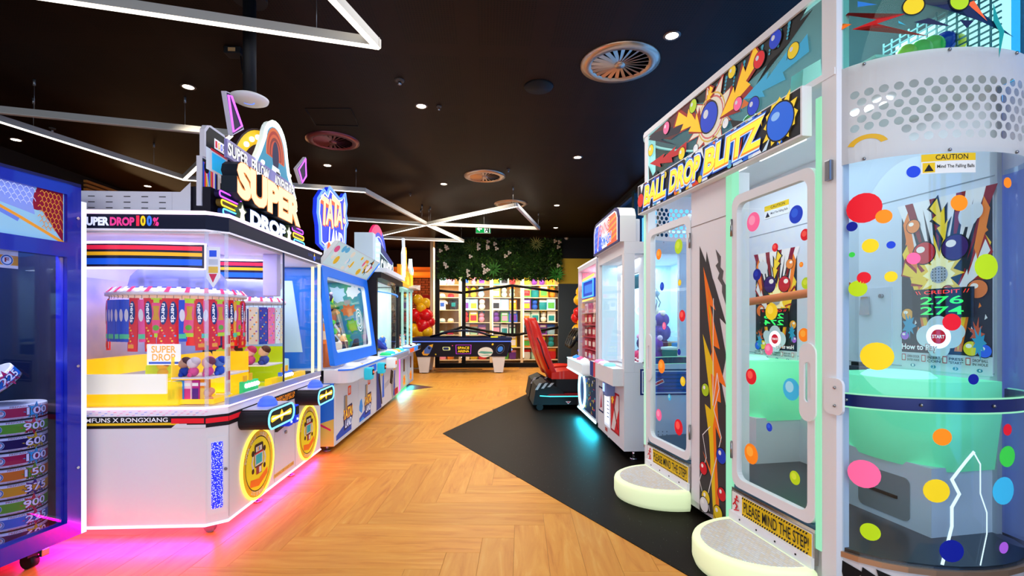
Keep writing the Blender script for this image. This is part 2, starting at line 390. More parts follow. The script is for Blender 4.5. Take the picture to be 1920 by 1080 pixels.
for k in range(9): MB(C('#e8741a', .5, .5)).box(-5, -1.3, 15.55 + k * .11, 15.6 + k * .11, 2.76, 2.86).build('slat', blk)
point('bulkhead_light', (-2.4, 15.3, 2.5), 30, (1, .5, .2), .1)
tag(MB(C('#b01818', .5)).box(-1.72, -1.5, 14.9, 14.95, .4, 2.1).box(-1.72, -1.5, 14.85, 15, 0, .4, BLACK).build('banner_stand', None, (-.2, 0, 0)), 'tall red banner stand beside the shop entrance', 'banner')

# ------------------------------------------------------------------ ceiling fittings
WARM = glow('#fff0d8', 9)
def downlight(px, py):
    p = at_z(px, py, CEIL)
    t = thing('downlight', 'round recessed ceiling downlight with a thin metal rim', 'ceiling light', (p.x, p.y, CEIL), 0, 'recessed downlights in the dark ceiling')
    MB(C('#6a5a50', .35, 0, .6)).lathe([(.052, -.003), (.066, -.007), (.072, 0)], seg=20, caps=False).build('rim', t)
    MB(WARM).lathe([(0.001, -.0025), (.052, -.0025)], seg=18).build('lens', t)
    l = bpy.data.lights.new('beam', 'SPOT'); l.energy = 75; l.spot_size = R(95); l.spot_blend = .6; l.color = (1, .86, .66); l.shadow_soft_size = .05
    o = bpy.data.objects.new('beam', l); COL.objects.link(o); o.parent = t; o.location = (0, 0, -.02)
for px, py in ((1260, 67), (790, 199), (353, 163), (30, 262), (614, 310), (832, 345), (1083, 295), (1044, 385), (1042, 427), (277, 349)): downlight(px, py)
def vent(px, py, r, col, label):
    p = at_z(px, py, CEIL); t = thing('ceiling_vent', label, 'vent', (p.x, p.y, CEIL), 0, 'round swirl vents')
    MB(C(col, .3, 0, .75)).lathe([(r * .72, -.012), (r * .76, -.03), (r, -.012), (r, 0)], seg=40, caps=False).build('flange', t)
    MB(BLACK).lathe([(.001, -.002), (r * .74, -.002)], seg=32).build('throat', t)
    MB(C(col, .3, 0, .75)).lathe([(.001, -.03), (r * .13, -.03), (r * .15, -.004)], seg=18).build('hub', t)
    v = MB(C(col, .32, 0, .75)); v.prism([(r * .13, -.012), (r * .73, -.018), (r * .73, .018), (r * .13, .012)], 0, .004, None, lambda a, b, n: Vector((a, b, -.016 + n + b * .35)))
    f = v.build('vane', t)
    for k in range(1, 22): c = f.copy(); COL.objects.link(c); c.parent = t; c.rotation_euler = (0, 0, 2 * math.pi * k / 22)
vent(1162, 118, .36, '#c8a88e', 'large bronze swirl vent in the ceiling beside a single bright downlight')
vent(624, 264, .34, '#8a4a52', 'bronze swirl vent tinted red beside the square ceiling access panel')
vent(909, 330, .34, '#caa78c', 'pale bronze swirl vent over the middle of the aisle')
vent(958, 382, .34, '#b08f74', 'bronze swirl vent partly behind the bent hanging light bar')
p = at_z(1010, 162, CEIL); tag(MB(C('#0a0908', .7)).lathe([(.001, -.02), (.14, -.018), (.15, 0)], (p.x, p.y, CEIL), 32).build('ceiling_speaker'), 'flat round black speaker in the ceiling', 'speaker')
for px, py, r_, nm, lb in ((749, 150, .05, 'smoke_detector', 'small ring-shaped smoke detector between the perforated ceiling fields'), (823, 199, .03, 'sprinkler_head', 'small dark sprinkler head right beside a bright downlight'), (98, 240, .035, 'sprinkler_head', 'small dark sprinkler head above the slanting light bar'), (769, 363, .03, 'sprinkler_head', 'tiny dark sprinkler head near the crossing of the light bars'), (953, 317, .03, 'sprinkler_head', 'tiny pale sprinkler head beside the pale bronze vent')):
    p = at_z(px, py, CEIL); t = thing(nm, lb, 'detector' if 'smoke' in nm else 'sprinkler', (p.x, p.y, CEIL))
    MB(C('#4a423c', .4)).lathe([(r_ * .5, -.02), (r_ * .9, -.015), (r_, 0)], seg=18).build('plate', t); MB(STEEL).lathe([(.001, -.05), (r_ * .4, -.045), (r_ * .3, -.02)], seg=12).build('nozzle', t)
pc = [at_z(*q, CEIL) for q in ((572, 203), (658, 203), (672, 236), (592, 234))]
fr4 = MB(C('#0a0706', .6))
for i in range(4): fr4.tube([pc[i - 1] - Vector((0, 0, .003)), pc[i] - Vector((0, 0, .003))], .006, 4)
tag(fr4.build('ceiling_hatch'), 'rectangular access hatch with a dark joint in the ceiling', 'hatch')
# wireless disc on its black drop pole, and the small camera box beside it
pd = at_z(468, 190, 2.92); t = thing('ceiling_access_point', 'white disc hanging on a thick black ceiling pole', 'access point', (pd.x, pd.y, CEIL))
MB(BLACK).cyl((0, 0, 0), (0, 0, -.72), .045, seg=16).cyl((0, 0, 0), (0, 0, -.03), .12, seg=20).build('pole', t)
dd = MB(C('#f0eef0', .4)).lathe([(.001, -.785), (.09, -.782), (.125, -.765), (.13, -.75), (.1, -.735), (.001, -.72)], seg=32).build('disc', t)
ar = Art(lambda a, b, n: Vector((a, b, -.785 - n)), .0005); ar.ring(0, -.02, .035, .042, glow('#4a78ff', 2), R(20), R(160), 10); ar.build('status_light', dd)
pk = at_z(440, 92, CEIL); t = thing('ceiling_camera', 'small black box camera with a hanging cable loop near the pole', 'camera', (pk.x, pk.y, CEIL))
MB(BLACK).box(-.07, .07, -.05, .05, -.06, 0, bev=.008).build('housing', t); MB(C('#b89060', .3)).box(-.03, .03, -.055, -.048, -.045, -.015).build('lens', t)
MB(BLACK).tube([(.05, 0, -.05), (.06, .02, -.2), (.09, .03, -.24), (.12, .02, -.16), (.13, .04, 0)], .006, 6).build('cable', t)
# hanging LED bars
LEDW = glow('#fff4e4', 3.0); ZT = 3.32; ALU = C('#b4b0a8', .4)
def bar(p0, p1, label, lit=True, wires=(.2, .8), z=ZT):
    a = at_z(*p0, z); b = at_z(*p1, z); d = (b - a); L = d.length; an = math.atan2(d.y, d.x)
    t = thing('hanging_light_bar', label, 'ceiling light', (a.x, a.y, z), an, 'suspended white light bars')
    MB(ALU).box(-.022, L + .022, -.026, .026, .006, .068).build('profile', t)
    MB(LEDW if lit else C('#d9d2c8', .5)).box(-.018, L + .018, -.022, .022, 0, .006).build('diffuser', t)
    for k in wires: MB(C('#8a8a8a', .4, 0, .8)).cyl((L * k, 0, .068), (L * k, 0, CEIL - z), .0025, seg=6).cyl((L * k, 0, CEIL - z - .06), (L * k, 0, CEIL - z), .012, seg=8).build('wire', t)
bar((60, -5), (706, 90), 'light bar running towards a sharp bend above the tall black ceiling pole')
bar((612, -10), (706, 90), 'short light bar leading from the sharp bend back over the aisle', True, (.1,))
bar((-40, 209), (432, 256), 'unlit-looking light bar passing behind the horned sign', False)
bar((-40, 217), (345, 338), 'lit light bar slanting down towards the horned sign')
bar((432, 256), (345, 338), 'light bar hidden behind the horned sign joining two others', True, ())
bar((345, 338), (683, 361), 'light bar passing low behind the big sign lettering', True, (.1, .95))
bar((683, 361), (800, 423), 'light bar running from the bend down to the star crossing', False, (.9,))
bar((800, 423), (968, 388), 'light bar rising from the star crossing towards the far vent', True, (.05, .97))
bar((968, 388), (1010, 431), 'short light bar bending back at the far end of the star', False, (.98,))
bar((1010, 431), (800, 423), 'light bar over the exit sign closing the star', False, (.5,))
bar((800, 423), (610, 411), 'light bar leading from the star crossing towards the graffiti sign', True, (.05,))
bar((800, 423), (868, 454), 'short light bar pointing from the star crossing at the plant wall', True, (.05, .95))
bar((868, 454), (700, 447), 'light bar in front of the dark wall beyond the rainbow sign', True, (.5,))
bar((800, 423), (700, 446), 'light bar slanting behind the rainbow sign', True, (.1,))
# exit sign
ex = at_y(906, 431, 12.4); t = thing('exit_sign', 'green running man exit sign with a white arrow hanging from the ceiling', 'exit sign', (ex.x, ex.y, 0))
ez = ex.z
MB(BLACK).box(-.2, .2, -.03, .03, ez + .13, CEIL).build('bracket', t)
MB(C('#dfeee4', .4)).box(-.19, .19, -.022, .022, ez - .09, ez + .13, bev=.005).build('casing', t)
a = Art(lambda x, z, n: Vector((x, -.022 - n, ez + z)), .001); a.rect(-.18, -.08, .18, .12, glow('#0f9a48', 1.3))
wg = glow('#ffffff', 1.5); a.poly([(-.16, .02), (-.09, .08), (-.075, .065), (-.105, .035), (-.03, .035), (-.03, .005), (-.105, .005), (-.075, -.025), (-.09, -.04)], wg)
a.rect(.03, -.07, .16, .11, wg); dg_ = C('#0f7a3c'); a.rect(.11, -.07, .15, .11, dg_); a.circ(.075, .085, .016, dg_); a.line([(.07, .06), (.08, 0), (.05, -.05)], .024, dg_); a.line([(.08, 0), (.11, -.03)], .02, dg_); a.line([(.04, .03), (.07, .055), (.1, .03)], .016, dg_)
a.build('pictogram', t)

# ------------------------------------------------------------------ prize shop behind the glazed front
YS = 14.0
def sx(px, y=YS): return at_y(px, 600, y).x
def sz(py, y=YS): return at_y(936, py, y).z
BLK = C('#0b0a0a', .45)
shop = S(MB(BLK).box(sx(816), sx(1057), YS - .05, YS + .08, 0, .12).box(sx(816), sx(1057), YS - .05, YS + .08, 3.6, CEIL).build('window_2'))
for p0, p1 in ((816, 824), (866, 873), (1049, 1058)): MB(BLK).box(sx(p0), sx(p1), YS - .06, YS + .08, 0, 3.66).build('post', shop)
MB(BLK).box(sx(959.5), sx(961.5), YS - .03, YS + .03, 2.5, 3.66).build('post', shop); MB(BLK).box(sx(958.5), sx(963), YS - .04, YS + .04, .9, 2.36).build('post', shop)
for q0, q1 in (((822, 545), (868, 549)), ((868, 549), (960, 535)), ((960, 535), (1052, 548)), ((820, 628), (868, 613)), ((868, 613), (962, 629)), ((962, 629), (1052, 613))):
    a_, b_ = at_y(*q0, YS), at_y(*q1, YS); MB(BLK).tube([a_, b_], .038, 6).build('mullion', shop)
for p0, p1 in ((824, 866), (873, 959), (963, 1049)): MB(glass('shop_glass', '#ffffff', .5)).box(sx(p0), sx(p1), YS, YS + .012, .12, 3.6).build('pane', shop)
SB = 15.55
S(MB(C('#e0b478', .6)).box(-1.6, 2.4, SB, SB + .1, 0, CEIL).build('wall_shop_back')); S(MB(C('#e9d6b8', .6)).box(-1.6, -1.52, 14.1, SB, 0, CEIL).build('wall_shop_left')); S(MB(C('#e9d6b8', .6)).box(2.3, 2.4, 14.12, SB, 0, CEIL).build('wall_shop_right'))
area('shop_light', (.25, 14.55, 3.45), (0, 0, 0), 3.8, .5, 120, (1, .87, .68)); area('shop_light', (.25, 14.25, 2.45), (R(50), 0, 0), 3.8, .15, 60, (1, .88, .72))
ROWS = [.14, .52, .9, 1.28, 1.66, 2.04, 2.42]; rown = ['bottom', 'second lowest', 'third', 'middle', 'fifth', 'second highest', 'top']
BAYS = [(-1.49, -.82), (-.78, .12), (.16, 1.06), (1.1, 2.26)]; bayn = ['shirt', 'pink', 'middle', 'far']
SHM = C('#e8cfa4', .5)
for bi, (x0, x1) in enumerate(BAYS):
    t = thing('shop_shelving', ['shelving bay with caps and shirts seen left of the thick black post', 'shelving bay right beside the thick black post in the prize shop', 'shelving bay behind the thin black post in the prize shop', 'shelving bay seen behind the red racing seat in the prize shop'][bi], 'shelf', (0, 0, 0))
    for x in (x0, x1): MB(SHM).box(x - .018, x + .018, 14.95, SB - .005, 0, 2.9).build('upright', t)
    MB(C('#fff4e0', .4, 1.6)).box(x0 + .02, x0 + .045, 14.94, 14.96, .2, 2.85).build('light_strip', t)
    for z in ROWS: MB(SHM).box(x0 + .018, x1 - .018, 14.95, SB - .005, z - .022, z).build('shelf_board', t)
ICOL = [('red', '#d8262c'), ('orange', '#f08a24'), ('yellow', '#f5cf2c'), ('pink', '#f29ab8'), ('purple', '#7c3fa8'), ('blue', '#2a5fc8'), ('pale blue', '#9cc8e6'), ('green', '#58b04a'), ('mint', '#b5e2c8'), ('white', '#f0ece4'), ('black', '#25232a'), ('teal', '#1f8f96')]
rs = random.Random(3)
def prize(kind, x, y, z, ci, ci2, where, s=1.):
    cn, ch = ICOL[ci]; c2 = ICOL[ci2]; m1 = C(ch, .5); m2 = C(c2[1], .5)
    if kind == 'box':
        w_, h_, d_ = .2 * s, .27 * s, .16
        t = thing('boxed_toy', f'{cn} toy box with {c2[0]} window on {where}', 'toy box', (x, y, z), 0, f'boxed toys on the {where}')
        MB(m1).box(-w_ / 2, w_ / 2, 0, d_, 0, h_).build('carton', t); MB(m2).box(-w_ * .36, w_ * .36, -.006, 0, h_ * .14, h_ * .62).build('picture_window', t); MB(C('#f4efe6')).box(-w_ * .36, w_ * .36, -.004, 0, h_ * .72, h_ * .9).build('title_strip', t)
    elif kind == 'plush':
        t = thing('plush_toy', f'{cn} plush toy with {c2[0]} ears sitting on {where}', 'plush toy', (x, y, z), 0, f'plush toys on the {where}')
        MB(m1).ball((0, .08, .075 * s), .075 * s, seg=12, rings=8, sc=(1, .9, 1)).ball((0, .07, .185 * s), .068 * s, seg=12, rings=8).build('body', t)
        for k in (-1, 1): MB(m2).ball((k * .05 * s, .07, .25 * s), .03 * s, seg=8, rings=6).build('ear', t)
    elif kind == 'bag':
        t = thing('sweet_bag', f'{cn} pouch with {c2[0]} header card on {where}', 'bag', (x, y, z), 0, f'pouches on the {where}')
        MB(m1).grid(lambda u, v: Vector(((u - .5) * .19 * s * (1 - .2 * (2 * v - 1) ** 4), .06 - .045 * math.sin(math.pi * u) * math.sin(math.pi * v), v * .2 * s)), 6, 5).grid(lambda u, v: Vector(((.5 - u) * .19 * s * (1 - .2 * (2 * v - 1) ** 4), .06 + .03 * math.sin(math.pi * u) * math.sin(math.pi * v), v * .2 * s)), 6, 5).build('pouch', t); MB(m2).box(-.095 * s, .095 * s, .052, .068, .19 * s, .25 * s).build('header_card', t)
    elif kind == 'jar':
        t = thing('sweet_jar', f'clear tub of {cn} sweets with {c2[0]} lid on {where}', 'jar', (x, y, z), 0, f'tubs on the {where}')
        MB(m1).lathe([(.085 * s, 0), (.1 * s, .03), (.1 * s, .17 * s), (.08 * s, .19 * s)], (0, .1, 0), 14).build('tub', t); MB(m2).lathe([(.088 * s, .19 * s), (.088 * s, .225 * s), (.001, .23 * s)], (0, .1, 0), 14).build('lid', t)
    elif kind == 'cap':
        t = thing('cap', f'{cn} cap with {c2[0]} peak on the {where}', 'cap', (x, y, z), 0, f'caps on the {where}')
        MB(m1).lathe([(.1, 0), (.098, .06), (.07, .11), (.001, .125)], (0, .12, 0), 14).build('crown', t); MB(m2).prism(circle(0, 0, .085, .1, 12, math.pi, 2 * math.pi), .004, .012, None, lambda a, b, n: Vector((a, .05 + b, n))).build('peak', t)
    elif kind == 'shirt':
        t = thing('folded_shirt', f'{cn} shirt with {c2[0]} print hanging above the {where}', 'shirt', (x, y, z), 0, f'shirts above the {where}')
        MB(m1).prism([(-.13, 0), (.13, 0), (.13, .2), (.19, .16), (.22, .22), (.1, .31), (-.1, .31), (-.22, .22), (-.19, .16), (-.13, .2)], 0, .03, None, lambda a, b, n: Vector((a * .8, .1 - n, b))).build('cloth', t); MB(m2).box(-.06, .06, .066, .07, .1, .22).build('print', t)
for bi, (x0, x1) in enumerate(BAYS):
    for ri, z in enumerate(ROWS):
        x = x0 + .14; where = f'{rown[ri]} shelf of the {bayn[bi]} bay'
        while x < x1 - .1:
            if bi == 0: k = ['jar', 'bag', 'cap', 'cap', 'shirt', 'cap', 'bag'][ri]
            elif ri == 0: k = rs.choice(['jar', 'bag'])
            elif ri == 2: k = rs.choice(['box', 'bag', 'bag'])
            else: k = rs.choice(['box', 'box', 'plush', 'bag', 'box', 'plush'])
            ci = rs.choice([0, 1, 2, 3, 3, 6, 9, 9, 8]) if bi < 2 else rs.choice([1, 2, 4, 5, 6, 7, 8, 9, 10, 11, 0])
            c2 = rs.randrange(12)
            if c2 == ci: c2 = (c2 + 5) % 12
            if k == 'shirt': ci = [9, 10, 10, 1][int((x - x0) / .3) % 4]; c2 = 11 if ci == 10 else 5
            s_ = rs.uniform(1.12, 1.36); prize(k, x, 15.0 + rs.uniform(0, .06), z + .001, ci, c2, where, s_)
            x += rs.uniform(.235, .265) * (1.35 if k == 'shirt' else 1)
# planted panel hanging over the shop front
LEAF = noise_paint('dark_leaf', '#16300f', '#30541e', 3, .5); LEAF2 = noise_paint('bright_leaf', '#3c7a20', '#7cb03c', 3, .45)
gp = S(MB(C('#0a120a', .9)).box(sx(824), sx(1050), YS - .14, YS - .07, sz(521), 3.6).build('trim_1'))
rl = random.Random(5)
def leaf(mb, c, L, wd, az, tilt, mat=None):
    d = Vector((math.sin(az) * math.cos(tilt), -abs(math.sin(tilt)) * .8 - .15, math.cos(az) * math.cos(tilt))).normalized(); s_ = d.cross(Vector((0, -1, .2))).normalized() * wd
    mb.face(mb.V([c, c + d * L * .45 + s_ + Vector((0, -.01, 0)), c + d * L, c + d * L * .45 - s_]), mat)
zb, X0, X1 = sz(523), sx(824), sx(1050)
lf = MB(LEAF)
for k in range(9000):
    x = rl.uniform(X0, X1); z = rl.uniform(zb - .03, 3.6); c = Vector((x, YS - .14 - rl.uniform(0, .05), z))
    br = math.sin(x * 3.1 + 1) * .5 + .5 + (3.2 - z) * .5
    leaf(lf, c, rl.uniform(.05, .13), rl.uniform(.012, .028), rl.uniform(0, 6.28), rl.uniform(.1, 1.2), LEAF2 if rl.random() < .10 * br else LEAF)
tag(lf.build('foliage', fix=False), 'dense dark green artificial foliage covering the panel above the shop front', 'foliage', kind='stuff')
def plume(px, py, n, L, wd, mat, label):
    c = at_y(px, py, YS - .2); mb = MB(mat)
    for k in range(n): leaf(mb, Vector((0, 0, 0)), L * rl.uniform(.8, 1.1), wd, 6.28 * k / n, rl.uniform(.1, .6))
    tag(mb.build('air_plant', None, c, fix=False), label, 'plant', 'single plants on the foliage panel')
plume(1005, 458, 16, .26, .014, C('#aeb870', .5), 'pale spiky air plant standing out from the dark foliage')
plume(884, 463, 14, .3, .02, C('#3f5a20', .5), 'dull green spiky fern near the thick post on the foliage panel')
plume(1044, 515, 16, .3, .022, C('#3f9a3a', .5), 'bright green spider plant at the lower corner of the foliage panel')
plume(925, 505, 12, .3, .03, C('#3f7a30', .5), 'mid green broad-leaved plant low on the foliage panel')
FL = C('#e8dcd0', .6)
for k, (px, py) in enumerate(((897, 459), (897, 466), (915, 453), (914, 462), (914, 465), (928, 457), (931, 466), (882, 481), (955, 474), (948, 480), (906, 498), (909, 506), (908, 511), (915, 506), (877, 508), (878, 516), (1041, 452), (1049, 454), (1047, 463), (1047, 498), (838, 466), (836, 462), (826, 470), (834, 495), (837, 500))):
    c = at_y(px, py, YS - .31); mb = MB(FL)
    for j in range(3): mb.ball((math.cos(j * 2.1) * .034, 0, math.sin(j * 2.1) * .034), .03, seg=8, rings=5, sc=(1, .4, 1))
    tag(mb.build('white_flower', None, c), 'small white blossom cluster on the dark foliage panel', 'flower', 'white blossoms on the foliage panel')
t = thing('wall_camera', 'small white dome camera at the top of the black shop post', 'camera', at_y(1062, 444, YS - .1)); MB(C('#e6e6e6')).box(-.06, .06, 0, .1, 0, .06, bev=.015).build('mount', t); MB(C('#d8d8dc', .3)).ball((0, 0, -.03), .06, seg=14, rings=8).build('dome', t)

# ================================================================== walk-in ball game (right foreground)
def loopframe(mb, outer, inner, n0, n1, mat=None, fr=flat):
    n = len(outer); g = [[mb.V([fr(x, y, k) for x, y in lp]) for k in (n0, n1)] for lp in (outer, inner)]
    for i in range(n):
        j = i - 1
        mb.face([g[0][1][j], g[0][1][i], g[1][1][i], g[1][1][j]], mat); mb.face([g[0][0][i], g[0][0][j], g[1][0][j], g[1][0][i]], mat)
        mb.face([g[0][0][j], g[0][0][i], g[0][1][i], g[0][1][j]], mat); mb.face([g[1][0][i], g[1][0][j], g[1][1][j], g[1][1][i]], mat)
    return mb
MB.loopframe = loopframe
BCOL = {'r': '#e01428', 'o': '#ff8c12', 'y': '#f2d21a', 'l': '#b4d816', 'b': '#1440d0', 'n': '#0a1a90', 'p': '#ff6aa2', 'c': '#3ab8e8', 'g': '#3ad048', 'v': '#b060e0', 'w': '#f0f0f4'}
bp = at_z(1213, 902, 0); bgm = thing('ball_drop_game', 'white walk-in ball game machine with two doors and curved glass ends', 'arcade machine', (bp.x, bp.y, 0), R(-82.3))
BM = mat4(bgm); BL, BW = 1.79, .88
MINT = glow('#9df0c4', .75); MINTS = C('#b8ecd0', .4, .4); TEALG = glass('teal_glass', '#cdeee8', .3); BOWG = glass('bow_glass', '#eef8ff', 1.0)
def bow(t, z, off=0., far=False):
    c = (1 - math.cos(t)) / 2; x = .29 + off
    return Vector((-x * math.sin(t), BW / 2 - (BW / 2 + off) * math.cos(t), z)) if far else Vector((BL + .09 * c + x * math.sin(t), BW / 2 - (BW / 2 + off) * math.cos(t), z))
_arc = [0.]; _N = 200
for i in range(1, _N + 1): _arc.append(_arc[-1] + (bow(math.pi * i / _N, 0) - bow(math.pi * (i - 1) / _N, 0)).length)
ARC = _arc[-1]
def t_of(s):
    s = max(0, min(ARC, s)); lo = 0
    while lo < _N - 1 and _arc[lo + 1] < s: lo += 1
    return math.pi * (lo + (s - _arc[lo]) / (_arc[lo + 1] - _arc[lo])) / _N
def bowfr(far): return lambda a, b, n: bow(t_of(a), b, n, far)
def outline(off=0., n=14, x0=0, y_in=0.):
    P = [(x0, -off + y_in), (BL, -off + y_in)]
    P += [tuple(bow(math.pi * k / n, 0, off)[:2]) for k in range(1, n + 1)]
    P += [tuple(bow(math.pi * k / n, 0, off, True)[:2]) for k in range(n, 0, -1)]
    return P
MB(C('#e6e4ea', .4)).slab(outline(-.005), .05, .265).build('plinth', bgm)
MB(C('#5a626c', .28, 0, .85)).slab(outline(-.01), .28, .30).build('floor_plate', bgm)
MB(C('#c9a890', .3, 0, .7)).slab(outline(.008), .262, .286).build('rim', bgm)
for k in range(4): MB(STEEL).cyl((.15 + 1.5 * (k % 2), .12 + .6 * (k // 2), 0), (.15 + 1.5 * (k % 2), .12 + .6 * (k // 2), .05), .04).build('foot', bgm)
rg = random.Random(11)
a = Art(bowfr(False), .002)
for k in range(16):
    s0 = .06 + k * .07; up_ = rg.random() < .5
    q = [(s0, .08), (s0 + rg.uniform(.05, .13), .245 if up_ else .19), (s0 + rg.uniform(.0, .05), .245)] if k % 2 else [(s0, .25), (s0 + .1, .22), (s0 + .03, .15)]
    a.poly(q, BLACK)
a.poly([(.7, .08), (.74, .2), (.76, .08)], C('#e83a14')); a.poly([(.1, .08), (.14, .16), (.16, .08)], C('#ffb020')); a.build('shard_print', bgm)
# posts and light strips on the front
MB(WHITE).box(-.01, .05, -.015, .05, .1, 2.84).build('post', bgm); MB(MINTS).box(-.012, .012, -.022, -.015, .3, 2.2).build('light_strip', bgm)
MB(WHITE).box(BL - .005, BL + .075, -.015, .05, .1, 2.84).build('post', bgm); MB(MINT).box(BL - .035, BL - .005, -.02, .03, .25, 2.33).build('light_strip', bgm)
MB(MINT).box(1.075, 1.13, -.018, .03, .1, 2.2).build('light_strip', bgm)
MB(WHITE).box(-.01, .02, BW - .03, BW, .1, 2.84).build('post', bgm); MB(WHITE).box(BL + .06, BL + .09, BW - .03, BW, .1, 2.84).build('post', bgm)
# centre panel with lightning print
cp = MB(C('#eceaf0', .35)).box(.685, 1.075, -.012, .14, .1, 2.2).build('centre_panel', bgm)
def PF(px, py, y=-.012): q = loc_plane(BM, px, py, 1, y); return (q.x, q.z)
a = Art(lambda x, z, n: Vector((x, -.012 - n, z)), .001)
a.poly([PF(*q) for q in ((1312, 461), (1324, 492), (1325, 471), (1336.5, 522), (1339, 528), (1362.6, 610), (1349.5, 596), (1362, 668), (1353, 717), (1365, 780), (1365, 974), (1312, 957))], C('#3a3638', .5))
a.poly([PF(*q) for q in ((1342, 467), (1352, 481), (1351, 501), (1357, 508), (1355, 523), (1361, 535), (1362, 574), (1354, 548), (1354, 535), (1346, 522), (1349, 512), (1342, 498), (1347, 492))], C('#5a5658', .5))
YB, OB = C('#f2cf12', .45), C('#ff7d10', .45)
a.poly([PF(*q) for q in ((1317, 498), (1341, 580), (1332, 571), (1346, 640), (1335, 622), (1353, 720), (1340, 705), (1362, 728), (1352, 660), (1350, 655), (1336, 700), (1330, 640), (1340, 646))[:0] + ((1319, 500), (1342, 582), (1332, 572), (1350, 655), (1338, 648), (1362, 727), (1349, 716), (1352, 755), (1345, 752), (1347, 790), (1353, 830), (1342, 800), (1345, 880), (1350, 972), (1342, 970), (1336, 900), (1318, 845), (1332, 880), (1333, 800), (1338, 760), (1326, 690), (1335, 660), (1328, 600))], OB)
a.poly([PF(*q) for q in ((1316, 498), (1324, 540), (1333, 590), (1337, 680), (1318, 626), (1325, 690), (1332, 745), (1333, 768), (1322, 757), (1330, 820), (1338, 972), (1343, 972), (1340, 880), (1337, 800), (1340, 780), (1333, 700), (1340, 706), (1337, 640), (1328, 560))], YB)
WL = C('#f2f2f2')
a.line([PF(*q) for q in ((1338, 560), (1337, 760), (1345, 700), (1349, 728), (1339, 768), (1353, 820), (1327, 930), (1331, 958))], .007, WL); a.line([PF(*q) for q in ((1332, 800), (1318, 815), (1325, 858), (1312, 900), (1318, 925))], .006, WL)
for px, py, r_, c_ in ((1323, 731, 12, 'l'), (1353, 855, 14, 'b'), (1319.5, 878, 12, 'r'), (1354, 927, 12, 'r'), (1324, 933, 13, 'y'), (1321, 946, 14, 'w'), (1347, 962, 13, 'y')):
    x, z = PF(px, py); rr = r_ * 3.1 / FPX; a.circ(x, z, rr * 1.12, BLACK); a.circ(x, z, rr, C(BCOL[c_], .35)); a.circ(x - rr * .3, z + rr * .35, rr * .3, C('#ffffff', .3))
a.build('lightning_print', cp)
MB(C('#8a8078', .5)).box(.685, 1.13, -.0145, -.011, 1.935, 1.939).build('panel_joint', cp)
